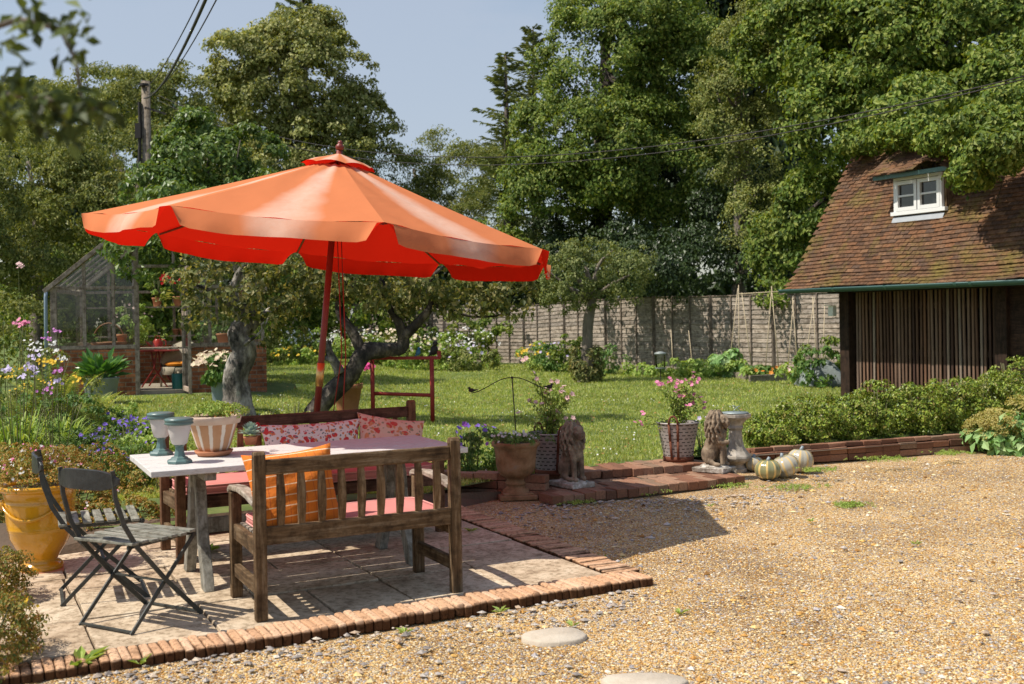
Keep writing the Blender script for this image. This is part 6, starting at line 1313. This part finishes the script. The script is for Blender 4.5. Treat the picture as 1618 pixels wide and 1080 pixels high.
# rear box mass further right
for (u, v, y_, w_, h_, lb) in ((1585, 640, 13.2, .5, .8, 'taller box bush at the far right in front of the weatherboards'), (1530, 640, 13.6, .45, .7, 'box bush behind the yellow flowered plant')):
    p = pt(u, v, y_); p.z = .14; bush('box_bush', lb, 'hedge bush', p, w_, .4, h_ * .85, 4200, .034, MT['box'], None, 'box bushes of the hedge', .1, .62, None, .35, .7)
for (u, v, rx, h, lb) in ((1568, 712, .26, .42, 'smaller frothy yellow lady mantle at the right end of the brick wall'), (1612, 716, .38, .62, 'tall frothy yellow lady mantle cut by the right edge')):
    p = at(u, v, 0.0); t = bush('lady_mantle', lb, 'plant', p, rx, .28, h * .75, 500, .12, MT['alch'], None, 'lady mantle plants'); C_ = rdir(60); C_[:, 2] = np.abs(C_[:, 2]); C_ = C_ * np.array([rx, .28, h * .55]) + np.array([0, 0, h * .42]); P_, D_, N_ = cloud(C_, unit(C_), np.full(60, .075), 46); V, F = leafgeo(P_, D_, N_, .022, .8); npmesh('flower_froth', V, F, MT['alchf'], t)

# plants in baskets and urns
def spray(name, label, p, stems, lm, fm, nleaf, leaf, nfl, fs_, cat='plant', group=None):
    t = thing(name, p, 0, label, cat, group); mb = MB(); Pl, Dl, Nl, Pf = [], [], [], []
    for (ex, ey, ez) in stems:
        a = Vector((ex * .08, ey * .08, 0)); e = Vector((ex, ey, ez)); m_ = a.lerp(e, .5) + Vector((-ex * .15, 0, ez * .12)); mb.tube([a, m_, e], [.006, .004, .002], 5)
        n_ = nleaf; s = RNG.random(n_) ** .8; c = np.array(a)[None] * ((1 - s) ** 2)[:, None] + 2 * np.array(m_)[None] * (s * (1 - s))[:, None] + np.array(e)[None] * (s * s)[:, None]
        Pl.append(c + RNG.normal(size=(n_, 3)) * .022); Dl.append(rdir(n_) + np.array([0, 0, .1])); Nl.append(rdir(n_) * .6 + np.array([0, -.2, 1])); Pf.append(np.array(e)[None] + RNG.normal(size=(nfl, 3)) * .025)
    mb.build('stem', MT['stem'], t, True); V, F = leafgeo(*map(np.concatenate, (Pl, Dl, Nl)), leaf); npmesh('foliage', V, F, lm, t)
    V, F = flowers(np.concatenate(Pf), fs_); npmesh('blossoms', V, F, fm, t); return t
R3 = random.Random(4)
st = [(-.14, -.05, .44), (-.07, 0, .46), (.02, 0, .42), (.07, .02, .36), (.12, 0, .44), (.17, 0, .50), (.2, 0, .42), (.22, .02, .3), (-.36, -.05, .12), (-.42, -.1, .04), (-.02, -.05, .34), (.05, -.05, .3), (-.18, 0, .4), (.26, .05, .2), (.1, -.1, .18), (.15, 0, .28)]
spray('mallow', 'pink mallow growing in the sunlit metal basket on the step', bR + Vector((0, 0, .34)), st, MT['bright'], MT['f_pink'], 62, .038, 3, .045)
st = [(-.22, 0, .75), (-.12, 0, .55), (-.05, 0, .42), (.0, -.05, .46), (.08, 0, .38), (.12, 0, .46), (.17, 0, .34), (-.3, -.05, .2), (.05, 0, .55), (-.18, 0, .34), (.2, 0, .4), (-.1, -.1, .28), (.06, -.1, .25), (.13, -.05, .2), (0, 0, .2)]
spray('rose_bush', 'pale pink rose growing in the shaded metal basket beside the urn', bL + Vector((0, 0, .34)), st, MT['bright'], MT['f_palepink'], 62, .042, 2, .05)
C_ = np.stack([RNG.normal(size=110) * .12, RNG.normal(size=110) * .11, .02 + .06 * RNG.random(110)], 1); t = thing('daisy_clump', Vector((ub.x, ub.y, .475)), 0, 'low mat of small pale daisies spilling over the terracotta urn', 'plant', 'daisy clumps in the urns'); P_, D_, N_ = cloud(C_, unit(C_ + np.array([0, 0, .1])), np.full(110, .035), 26); V, F = leafgeo(P_, D_, N_, .018); npmesh('foliage', V, F, MT['ger'], t)
k = 46; a = RNG.random(k) * 6.28; r = .08 + .15 * RNG.random(k); V, F = flowers(np.stack([r * np.cos(a) - .02, r * np.sin(a), .09 - .35 * (r - .08) + .03 * RNG.random(k)], 1), .026, .5, .7, 7); npmesh('blossoms', V, F, MT['f_white'], t)
yb = yp.location.copy(); C_ = np.stack([RNG.normal(size=260) * .17, RNG.normal(size=260) * .16, .0 + .24 * RNG.random(260) ** .8], 1); t = thing('daisy_clump', yb + Vector((0, 0, .53)), 0, 'mound of bronze leaves with tiny pink and white daisies in the yellow urn', 'plant', 'daisy clumps in the urns'); P_, D_, N_ = cloud(C_, unit(C_ + np.array([0, 0, .1])), np.full(260, .04), 24); V, F = leafgeo(P_, D_, N_, .02); npmesh('foliage', V, F, MT['bronze'], t)
for mt_, k in ((MT['f_white'], 46), (MT['f_pink'], 40)):
    a = RNG.random(k) * 6.28; r = .27 * np.sqrt(RNG.random(k)); V, F = flowers(np.stack([r * np.cos(a), r * np.sin(a), .23 - 2.2 * r * r + .04 * RNG.random(k)], 1), .020, .5, .7, 7); npmesh('blossoms', V, F, mt_, t)
# purple geraniums behind the terracotta urn
p = at(748, 752, .1); p.y += .15; bush('cranesbill', 'dark leafed cranesbill with violet blue flowers left of the terracotta urn', 'plant', Vector((p.x, p.y, .08)), .36, .32, .48, 3000, .042, MT['ger'], [(16, .055, MT['f_purple'], .1, 'blossoms'), (6, .05, MT['f_violet'], .12, 'blossoms')], 'cranesbill clumps', .08)
p = at(850, 765, .1); p.y += .5; bush('cranesbill', 'small leafy clump behind the terracotta urn', 'plant', Vector((p.x, p.y, .08)), .22, .2, .3, 900, .04, MT['ger'], None, 'cranesbill clumps', .07)
p = at(1110, 735, .1); p.y += .4; bush('cranesbill', 'leafy clump between the sunlit basket and the right lion', 'plant', Vector((p.x + .1, p.y, .1)), .22, .25, .42, 1300, .04, MT['ger'], [(5, .045, MT['f_lilac'], .1, 'blossoms')], 'cranesbill clumps', .07)

# ---- left hand border
def put(u, v, z=.05): return at(u, v, z)
def straps(name, label, p, n, r0, h, sp, wd, m_, cat='plant', group=None, lean=(0, 0), fl=None):
    t = thing(name, p, 0, label, cat, group); V, F = strap(n, r0, h, sp, wd, 6, lean); npmesh('foliage', V, F, m_, t)
    if fl:
        k, fz, fm, fs_ = fl; a = RNG.random(k) * 6.28; q = RNG.random(k) * r0 * 1.2; V, F = flowers(np.stack([np.cos(a) * q, np.sin(a) * q, fz * (.9 + .2 * RNG.random(k))], 1), fs_); npmesh('blossoms', V, F, fm, t); MB().tube([(0, 0, 0), (0, 0, fz * .9)], .006, 5).build('stem', MT['stem'], t)
    return t
def fern(label, p, n, L, group='ferns in the left border'):
    t = thing('fern', p, 0, label, 'fern', group); Ps, Ds, Ns, Sz = [], [], [], []; mb = MB()
    for i in range(n):
        a = random.uniform(0, 2 * PI); l = L * random.uniform(.75, 1.1); d = np.array([math.cos(a), math.sin(a), 0]); lean = random.uniform(.15, .5); m_ = 34; s = (np.arange(m_) + 1) / m_
        c = d * (lean * l * s ** 1.6)[:, None] + np.array([0, 0, 1]) * (l * (s - .25 * s ** 3))[:, None]; side = np.array([-d[1], d[0], 0]); sz = .13 * l * np.sin(PI * (s * .92 + .06)) ** .8
        mb.tube([Vector(c[0]), Vector(c[m_ // 2]), Vector(c[-1])], [.004, .003, .001], 4)
        for sg in (-1, 1): Ps.append(c); Ds.append(np.tile((side * sg + np.array([0, 0, .35]) + d * .1)[None], (m_, 1))); Ns.append(np.tile(d[None] * -.6 + np.array([[0, 0, .7]]), (m_, 1)) + rdir(m_) * .15); Sz.append(sz)
    P_, D_, N_ = map(np.concatenate, (Ps, Ds, Ns)); V, F = leafgeo(P_, D_ + 0 * P_, N_, np.concatenate(Sz), .2, .1); npmesh('frond', V, F, MT['fern'], t); mb.build('stem', MT['stem'], t)
fern('tall yellow green fern fronds beside the greenhouse corner', put(92, 722), 22, 1.3); fern('lower fern to the right of the tallest fronds in front of the tub', put(140, 718), 16, .95); fern('fern half hidden behind the strap leaves at the left edge', put(40, 720), 16, 1.1)
straps('day_lily', 'clump of long arching light green strap leaves at the left edge', put(22, 770), 340, .24, .98, .44, .024, MT['bright'], group='strap leafed clumps'); straps('day_lily', 'strap leafed clump behind the blue cranesbill', put(95, 745), 300, .20, .82, .40, .020, MT['bright'], group='strap leafed clumps'); straps('day_lily', 'dense grassy clump to the right, just left of the table lamps', put(190, 735), 420, .22, .42, .26, .009, MT['bright'], group='strap leafed clumps'); straps('day_lily', 'low grassy clump in front of the greenhouse tub', put(150, 725), 260, .2, .38, .26, .010, MT['bright'], group='strap leafed clumps')
for (u, v, rx, h, nf, lb) in ((60, 742, .28, .34, 10, 'blue flowered cranesbill among the strap leaves at far left'), (125, 748, .30, .40, 18, 'blue flowered cranesbill behind the folding chair'), (205, 738, .36, .50, 34, 'wide cranesbill covered in small violet blue flowers below the greenhouse tub'), (245, 715, .30, .42, 22, 'violet blue cranesbill nearest the greenhouse door'), (170, 715, .28, .5, 20, 'airy cranesbill in front of the galvanised tub')):
    p = put(u, v); bush('cranesbill', lb, 'plant', p, rx, .28, h, 1700, .034, MT['ger'], [(int(nf * 1.7), .042, MT['f_purple'], .22, 'blossoms')], 'cranesbill clumps', .07)
bush('hebe_bush', 'rounded dark green bush behind the table lamps', 'shrub', put(205, 752), .34, .30, .36, 3800, .024, MT['ger'], [(14, .035, MT['f_purple'], .05, 'blossoms')], None, .06)
for (u, v, w_, h, lb) in ((60, 800, .35, .42, 'bronze and green ground shrub behind the yellow urn'), (140, 800, .38, .40, 'golden bronze ground shrub between the urn and the folding chair backs'), (215, 790, .36, .30, 'bronze leaved ground shrub beside the table end'), (10, 830, .4, .5, 'bronze ground shrub at the left edge behind the urn'), (190, 850, .34, .22, 'low bronze mat under the far folding chair'), (250, 800, .3, .25, 'green and gold mat below the far bench end'), (110, 850, .34, .34, 'golden leaved mound right of the yellow urn')):
    bush('spurge_mound', lb, 'plant', put(u, v - 8, .02), w_ * 1.1, .34, h * 1.25, 6500, .026, MT['bronze'] if u != 215 else MT['ger'], [(16, .02, MT['f_white'], .03, 'blossoms'), (14, .02, MT['f_pink'], .03, 'blossoms')] if u < 150 else None, 'ground cover mounds', .055)
# tall flowers
def tall(name, label, p, h, n, lm, fm, fsz, heads, r=.12, group=None):
    t = thing(name, p, 0, label, 'plant', group); mb = MB(); Ps = []; Pf = []
    for i in range(heads):
        ex, ey = random.gauss(0, r), random.gauss(0, r * .6); hh = h * random.uniform(.82, 1.05); mb.tube([(ex * .3, ey * .3, 0), (ex * .8, ey * .8, hh * .6), (ex, ey, hh)], [.005, .004, .002], 5)
        s = RNG.random((n, 1)) * .9; Ps.append(np.array([[ex * .8, ey * .8, hh]]) * s + RNG.normal(size=(n, 3)) * .03); Pf.append(np.array([[ex, ey, hh]]) + RNG.normal(size=(9, 3)) * np.array([.035, .035, .018]))
    P_ = np.concatenate(Ps); V, F = leafgeo(P_, rdir(len(P_)) + np.array([0, 0, .2]), rdir(len(P_)) * .5 + np.array([0, -.2, 1]), .06, .4); npmesh('foliage', V, F, lm, t); mb.build('stem', MT['stem'], t); V, F = flowers(np.concatenate(Pf), fsz, .6, .8); npmesh('blossoms', V, F, fm, t); return t
def pz(u, v, y, zb=.15): q = pt(u, v, y); return Vector((q.x, q.y, zb)), q.z - zb
for (nm, u, v, y, fm, fs_, hd, r, lb) in (('phlox', 35, 480, 11.5, 'pink', .042, 2, .03, 'tall pale pink flower head rising at the left edge'), ('phlox', 25, 570, 10.0, 'lilac', .034, 6, .12, 'cluster of pale lilac phlox heads at the left edge'), ('phlox', 60, 545, 11, 'white', .028, 3, .1, 'small white phlox heads behind the lilac ones'), ('loosestrife', 25, 592, 9.6, 'yellow', .020, 5, .12, 'yellow flower spikes at the left edge'), ('loosestrife', 80, 575, 10, 'yellow', .03, 4, .1, 'few yellow flower heads above the ferns'), ('sweet_william', 75, 530, 12, 'mauve', .028, 2, .10, 'mauve flowers on tall stems at the greenhouse corner'), ('sweet_william', 95, 588, 10, 'mauve', .03, 2, .12, 'mauve flowers in front of the greenhouse brick wall'), ('gaura', 95, 545, 12.2, 'white', .028, 4, .12, 'airy white flowers on red stems by the greenhouse corner'), ('phlox', 30, 420, 14, 'palepink', .04, 1, .1, 'faint pink blooms in the shrub high at the left')):
    p, h = pz(u, v, y); tall(nm, lb, p, h, 12, MT['ger'], MT['f_' + fm], fs_, hd, r, 'tall flowers in the left border')
# greenery filling the back of the left border
for (u, v, y, rx, h, mt_, lb) in ((20, 640, 10.5, .6, .75, 'ger', 'leafy clump under the lilac phlox'), (90, 640, 12, .6, .7, 'ger', 'leafy clump in front of the greenhouse corner'), (60, 600, 14, .9, 1.0, 'willow', 'shrubby growth left of the greenhouse'), (150, 660, 13.4, .6, .42, 'bright', 'light green growth below the galvanised tub'), (10, 560, 15, .9, 1.5, 'lime', 'leafy shrub at the left edge behind the phlox'), (230, 672, 11.5, .5, .34, 'bright', 'light green plant at the lawn edge below the greenhouse door')):
    q = pt(u, v, y); bush('border_shrub', lb, 'plant', Vector((q.x, y, float(gz(q.x, y)) - .05)), rx, .5, h, int(2600 * rx), .05, MT[mt_], None, 'leafy clumps of the left border', .11)
# yellowish plants by the trunk
for (u, v, y, rx, h, lb) in ((420, 655, 12.5, .34, .42, 'pale yellow leaved shrub left of the parasol pole'), (465, 655, 13.2, .30, .50, 'airy yellow stemmed plant touching the parasol pole'), (395, 668, 11.6, .3, .3, 'yellow green plant behind the striped pot'), (330, 655, 12, .45, .26, 'low green clump at the foot of the greenhouse step')):
    q = pt(u, v, y); bush('spindle_shrub', lb, 'plant', Vector((q.x, y, float(gz(q.x, y)))), rx, .28, h, 520, .045, MT['fern'], None, 'yellowish plants round the apple trunks', .1, .45)
# shrub in the near left corner
q = at(8, 1075, 0); bush('santolina', 'blurred golden green shrub in the near left corner', 'shrub', Vector((q.x - .22, q.y + .15, 0)), .27, .36, .34, 15000, .018, MT['bronze'], [(20, .02, MT['f_yellow'], .05, 'blossoms')], None, .05); q = at(-20, 960, 0); bush('santolina', 'golden green shrub behind the near left corner one', 'shrub', Vector((q.x - .05, q.y, 0)), .26, .30, .34, 12000, .018, MT['bronze'], None, None, .05)
# weeds
def weed(label, p, n, L, m_=None):
    t = thing('weed', p, random.random() * 6, label, 'weed', 'weeds in the paving and gravel'); a = RNG.random(n) * 6.28; D = np.stack([np.cos(a), np.sin(a), .35 + .4 * RNG.random(n)], 1); V, F = leafgeo(D * .006, D, np.tile([[0, 0, 1.]], (n, 1)), L * (.6 + .6 * RNG.random(n)), .3, .3); npmesh('leaves', V, F, m_ or MT['bright'], t)
weed('largest weed with broad leaves on the brick edging at bottom left', at(128, 1052, .01), 11, .13); weed('small upright weed beside the large one on the brick edging', at(222, 1050, .01), 7, .08); weed('weed in the joint of the slabs right of the bench', at(743, 840, .03), 12, .06); weed('weed by the table foot below the far bench', at(333, 870, .03), 14, .09)
for i, (u, v, lb) in enumerate(((1062, 775, 'bright weed in the gravel under the brick step'), (1122, 800, 'tiny weed in the gravel right of the parasol shadow'), (950, 880, 'weed at the corner of the brick strips'), (1448, 860, 'lone weed far out in the gravel to the right'), (640, 1000, 'weed below the front brick edging'), (790, 968, 'weed against the front brick edging near its right end'), (905, 990, 'weed beside the whole flat stone'), (1075, 970, 'weed in the gravel right of the flat stone'), (1282, 824, 'weed in the gravel in front of the glass pumpkins'), (560, 985, 'tuft along the middle of the brick edging'))): weed(lb, at(u, v, .0), 9, .05)
for (u, v, rx, lb) in ((1255, 772, .30, 'mat of creeping green in front of the glass pumpkins'), (1140, 768, .30, 'creeping weeds along the foot of the lower step'), (1290, 745, .2, 'small leafy tuft against the long brick wall'), (1040, 738, .2, 'creeping weeds on the lower step under the right basket'), (960, 752, .18, 'creeping weeds on the lower step near the left lion'), (1400, 727, .3, 'creeping weeds at the foot of the long brick wall, middle'), (1500, 718, .25, 'creeping weeds at the foot of the long brick wall, right end'), (1010, 778, .3, 'creeping weeds in the gravel left of the lower step end'), (905, 795, .2, 'creeping weeds in shade below the left lion'), (1340, 800, .16, 'small creeping mat out in the gravel')):
    q = at(u, v, 0 if v > 745 else .075); t = thing('creeping_weed', q, 0, lb, 'weed', 'creeping mats'); C_ = np.stack([RNG.normal(size=70) * rx * .45, RNG.normal(size=70) * rx * .3, .005 + .02 * RNG.random(70)], 1); P_, D_, N_ = cloud(C_, unit(C_ * .2 + np.array([0, 0, 1])), np.full(70, .03), 12); P_[:, 2] = np.abs(P_[:, 2]); V, F = leafgeo(P_, D_, N_, .016); npmesh('leaves', V, F, MT['bright'] if u != 960 else MT['bronze'], t)

# ---- flower border under the fence
m_gp = mat('teal glazed pot', [(.01, .07, .07), (.02, .11, .11)], 5, .2, 0, spec=.6, coat=.4)
for (u, lb) in ((772, 'left one of two teal glazed pots at the back of the lawn'), (801, 'right one of two teal glazed pots at the back of the lawn')):
    q = G(u, 570); q = Vector((q.x, q.y, float(gz(q.x, q.y)))); t = thing('glazed_pot', q, 0, lb, 'plant pot', 'teal glazed pots'); MB().lathe([(.22, 0), (.33, .16), (.36, .32), (.33, .46), (.34, .5), (.3, .5)], 28, close=False).build('pot_body', m_gp, t, True); MB().lathe([(0, .45), (.31, .46)], 16, close=False).build('soil', m_soil, t)
q1_ = G(772, 570); q2_ = G(801, 570)
bush('hydrangea', 'fine leaved shrub in the left teal pot', 'shrub', Vector((q1_.x, q1_.y, .6)), .36, .4, .6, 1300, .07, MT['ivy'], [(8, .12, MT['f_white'], .1, 'blossoms')]); bush('hydrangea', 'white headed hydrangea in the right teal pot', 'shrub', Vector((q2_.x, q2_.y, .6)), .42, .4, .8, 1800, .10, MT['ger'], [(40, .11, MT['f_white'], .1, 'blossoms')])
bord = [(445, 560, 31, .9, .9, 'willow', 'white', 'cloud of white daisies at the left end of the back border'), (490, 558, 31, .9, .9, 'bright', 'white', 'white flowered clump behind the parasol pole'), (470, 570, 29.5, .7, .5, 'bright', 'yellow', 'low yellow flowered clump left of the parasol pole'), (560, 560, 30.5, .8, 1.0, 'bright', 'white', 'white flowers seen through the leaning apple limbs'), (600, 550, 31, .9, 1.0, 'willow', 'cream', 'cream flowered clump left of the trestle'), (650, 565, 30, .9, .9, 'bright', 'cream', 'feathery clump behind the red trestle'), (700, 562, 30, .9, 1.0, 'bright', 'white', 'white flecked clump right of the red trestle'), (735, 570, 29.3, .8, .7, 'willow', 'lilac', 'lilac flowered clump left of the teal pots'), (745, 550, 31, .8, 1.1, 'bright', 'white', 'tall leafy clump behind the teal pots'), (850, 568, 29, .55, .7, 'bright', 'yellow', 'yellow coneflowers right of the teal pots'), (880, 570, 28, .7, .75, 'ger', 'lilac', 'dark leafy clump between coneflowers and small apple tree'), (905, 572, 27.5, .5, .9, 'lime', None, 'leafy clump just left of the small apple trunk'), (960, 575, 26.6, .55, .65, 'ger', None, 'dark clump right of the small apple trunk'), (1075, 582, 25.0, .5, .4, 'bright', None, 'courgette leaves in the bed before the fence'), (1110, 583, 24.6, .5, .42, 'bright', None, 'light leafy vegetables in the raised bed'), (1150, 580, 24.6, .45, .6, 'alch', None, 'pale grey green artichoke leaves in the raised bed'), (1180, 588, 24, .45, .35, 'bright', None, 'vegetable clump near the bean canes'), (1215, 592, 23.6, .4, .3, 'ger', 'orange', 'low clump with orange blooms before the fence post'), (1010, 580, 25.6, .4, .25, 'bright', None, 'low greens left of the glass lantern'), (1285, 612, 20.8, .5, .8, 'ger', None, 'leafy tangle left of the shed post'), (1300, 600, 21.5, .45, .9, 'lime', None, 'taller tangle touching the shed corner post'), (1265, 605, 21.8, .4, .5, 'bright', 'palepink', 'straggly plants at the end of the raised bed')]
for (u, v, y, rx, h, mt_, fm, lb) in bord:
    q = pt(u, v, y); bush('border_plant', lb, 'plant', Vector((q.x, y, float(gz(q.x, y)) - .02)), rx, .55, h * 1.05, int(1500 * rx + 300), .09 if mt_ != 'alch' else .16, MT[mt_], [(int(60 * rx) if fm in ('white', 'yellow', 'cream') else 16, .085 if fm != 'white' else .06, MT['f_' + fm], .1, 'blossoms')] if fm else None, 'plants of the back border', .15)
for (u, v, y, rz_, h, lb) in ((690, 515, 33.5, 1.8, 1.1, 'shady shrubs against the fence above the red trestle'), (760, 512, 33, 1.2, .95, 'shady shrub against the fence behind the teal pots'), (1225, 460, 26.3, .5, .7, 'climber trailing over the fence top beside the shed gutter'), (470, 500, 35, 2.4, 1.6, 'dense dark shrubs along the left end of the fence'), (610, 510, 34.5, 1.6, 1.0, 'shady shrubs against the fence behind the leaning apple')):
    q = pt(u, v, y); bush('fence_shrub', lb, 'shrub', Vector((q.x, y, q.z - h * .5 if h < 1 else .2)), rz_, .5, h, int(1200 * rz_), .12, MT['lime'], None, 'shrubs against the fence', .25)
# raised bed boards, bean canes, lantern, terracotta pots
m_bed = wood('grey bed board', [(.14, .11, .08), (.3, .26, .2), (.42, .38, .31)], 'x')
for (a, b, lb) in (((945, 583), (1100, 590), 'left board of the long raised bed before the fence'), ((1110, 592), (1182, 600), 'middle board of the raised bed before the fence'), ((1184, 604), (1256, 600), 'right board of the raised bed, near the bean canes')):
    A_, B_ = G(*a), G(*b); A_.z += .06; B_.z += .06; c_ = (A_ + B_) / 2; tag(MB().beam(A_ - c_, B_ - c_, .06, .17).build('bed_board', m_bed, None, bevel=.01, loc=c_), lb, 'board', 'raised bed boards')
m_cane = mat('bamboo cane', [(.35, .27, .16), (.55, .46, .32)], 12, .7, 0)
for i, (u0, v0, u1, v1) in enumerate(((1150, 585, 1166, 455), (1168, 590, 1167, 450), (1190, 588, 1172, 462), (1208, 592, 1219, 460), (1232, 600, 1219, 452), (1243, 602, 1254, 474), (1262, 602, 1252, 470), (1268, 600, 1287, 470), (1292, 598, 1284, 468), (1300, 596, 1303, 480), (1096, 575, 1088, 520), (1064, 575, 1060, 505))):
    A_ = pt(u0, v0, 24.6 - (u0 - 1150) * .012); B_ = pt(u1, v1, A_.y + .3); A_.z = .1; B_.z = B_.z if i < 10 else 1.2; tag(MB().tube([Vector((0, 0, 0)), B_ - A_], [.013, .009], 6).build('bean_cane', m_cane, None, True, loc=A_), 'bamboo cane standing among others in front of the fence', 'cane', 'bean canes')
A_, B_ = pt(1168, 464, 24.3), pt(1236, 460, 23.6); tag(MB().tube([Vector((0, 0, 0)), B_ - A_], [.012, .010], 6).build('bean_cane', m_cane, None, True, loc=A_), 'horizontal bamboo cane tied across the tops of the others', 'cane', 'bean canes')
q = pt(1044, 600, 22.5); q.z = .15; ln = thing('garden_lantern', q, 0, 'glass lantern on a thin stake in front of the raised bed', 'lantern'); hz = pt(1044, 582, 22.5).z - .15; MB().tube([(0, 0, 0), (0, 0, hz)], .010, 6).build('stake', m_wire, ln); mb = MB(); mb.lathe([(.11, hz), (.12, hz + .02)], 16); mb.lathe([(.13, hz + .30), (.12, hz + .33), (.03, hz + .36)], 16); mb.build('lantern_frame', m_galv, ln, True); MB().lathe([(.10, hz + .02), (.11, hz + .30)], 16, close=False).build('lantern_glass', m_glass, ln, True)
for (u, v, y, r, lb) in ((548, 545, 16.6, .19, 'large ribbed terracotta pot of pink flowers behind the leaning trunk'),):
    q = pt(u, 568, y); q.z = float(gz(q.x, y)); hz = pt(u, 552, y).z - q.z; t = pot(lb, q, .24, .42); q2 = q + Vector((.15, -.1, .38)); tall('geranium', 'hot pink geranium in the ribbed terracotta pot behind the leaning trunk', q2, .34, 40, MT['bright'], MT['f_hotpink'], .06, 5, .15)
pot('terracotta pot sitting on the soil before the fence', G(1018, 574), .2, .32, None, None)
tp_ = pt(1298, 585, 21.0); tp_.z = .14; mb = MB(); vs, fs = [], []; n_ = 14
for j in range(n_ + 1):
    for i in range(n_ + 1):
        u, v = i / n_ * 2 - 1, j / n_ * 2 - 1; vs.append((u * .48, v * .4, max(0, .50 * (1 - abs(u) ** 2.4) * (1 - abs(v) ** 3)) + .03 * math.sin(u * 7 + v * 4)))
for j in range(n_):
    for i in range(n_): q = j * (n_ + 1) + i; fs.append((q, q + 1, q + n_ + 2, q + n_ + 1))
o = MB().add(vs, fs).build('tarpaulin', mat('dull grey green tarpaulin', [(.16, .19, .18), (.32, .35, .35)], 3, .4, .3, 9, bdist=.04), None, True, loc=tp_); o.modifiers.new('thickness', 'SOLIDIFY').thickness = .01; tag(o, 'grey tarpaulin covering a low heap beside the shed corner', 'tarpaulin')

# fallen leaves and clover heads on the lawn
n = 1500; y = 9.6 + 16 * RNG.random(n) ** 1.3; x = (RNG.random(n) * 2 - 1) * y * .42; ok = (y > bnd(x) + .1); x = x[ok]; y = y[ok]; n = len(x); P_ = np.stack([x, y, gz(x, y) + .025], 1)
V, F = leafgeo(P_, rdir(n) * np.array([1, 1, .3]), np.tile([[0, -.3, 1.]], (n, 1)) + rdir(n) * .5, .03 + .02 * RNG.random(n), .6); tag(npmesh('fallen_leaves', V, F, leafmat('dry leaf', [(.46, .2, .06), (.5, .36, .12), (.3, .12, .05)], .1)), kind='stuff')
n = 900; y = 9.8 + 9 * RNG.random(n) ** 1.2; x = (RNG.random(n) * 2 - 1) * y * .40; ok = (y > bnd(x) + .1) & (np.sin(x * 1.9 + 1) * np.sin(y * 1.3) > .1); P_ = np.stack([x, y, gz(x, y) + .035], 1)[ok]; V, F = flowers(P_, .022, 1, .3); tag(npmesh('lawn_clover', V, F, MT['f_white']), kind='stuff')

# grey flints drifted against the edging and the steps, and loose ones over the drive
n = 1500; k = RNG.random(n); y = np.where(k < .35, 4.5 + 7 * RNG.random(n), 0.0); x = (RNG.random(n) * 2 - 1) * y * .48
q = RNG.random(n) * 4.2; dd = -.25 - np.abs(RNG.normal(size=n)) * .28; m_ = (k >= .35) & (k < .72); x = np.where(m_, P0.x - e1.x * q + e2.x * dd, x); y = np.where(m_, P0.y - e1.y * q + e2.y * dd, y)
m_ = k >= .72; q = RNG.random(n); x = np.where(m_, .1 + 2.2 * q + RNG.normal(size=n) * .1, x); y = np.where(m_, 9.15 + .42 * q - np.abs(RNG.normal(size=n)) * .35, y)
ok = ~in_patio(x, y, .24); x = x[ok]; y = y[ok]; n = len(x); sz = .008 + .014 * RNG.random(n) ** 2.2
V = octv[None] * (1 + .55 * (RNG.random((n, 6, 1)) - .5)) * np.stack([sz * (1 + .7 * RNG.random(n)), sz, sz * (.4 + .3 * RNG.random(n))], 1)[:, None]
ang_ = RNG.random(n) * 6.28; c, s_ = np.cos(ang_)[:, None], np.sin(ang_)[:, None]
V = np.stack([V[:, :, 0] * c - V[:, :, 1] * s_ + x[:, None], V[:, :, 0] * s_ + V[:, :, 1] * c + y[:, None], V[:, :, 2] + (sz * .3 - .006)[:, None]], 2)
F = (np.arange(n)[:, None, None] * 6 + np.array([(0, 1, 4), (1, 2, 4), (2, 3, 4), (3, 0, 4), (1, 0, 5), (2, 1, 5), (3, 2, 5), (0, 3, 5)])[None])
tag(npmesh('flint_stones', V.reshape(-1, 3), F.reshape(-1, 3), islandmat('grey flint', [(.20, .17, .15), (.34, .30, .27), (.48, .43, .38), (.40, .28, .18), (.62, .54, .44)], .6)), kind='stuff')
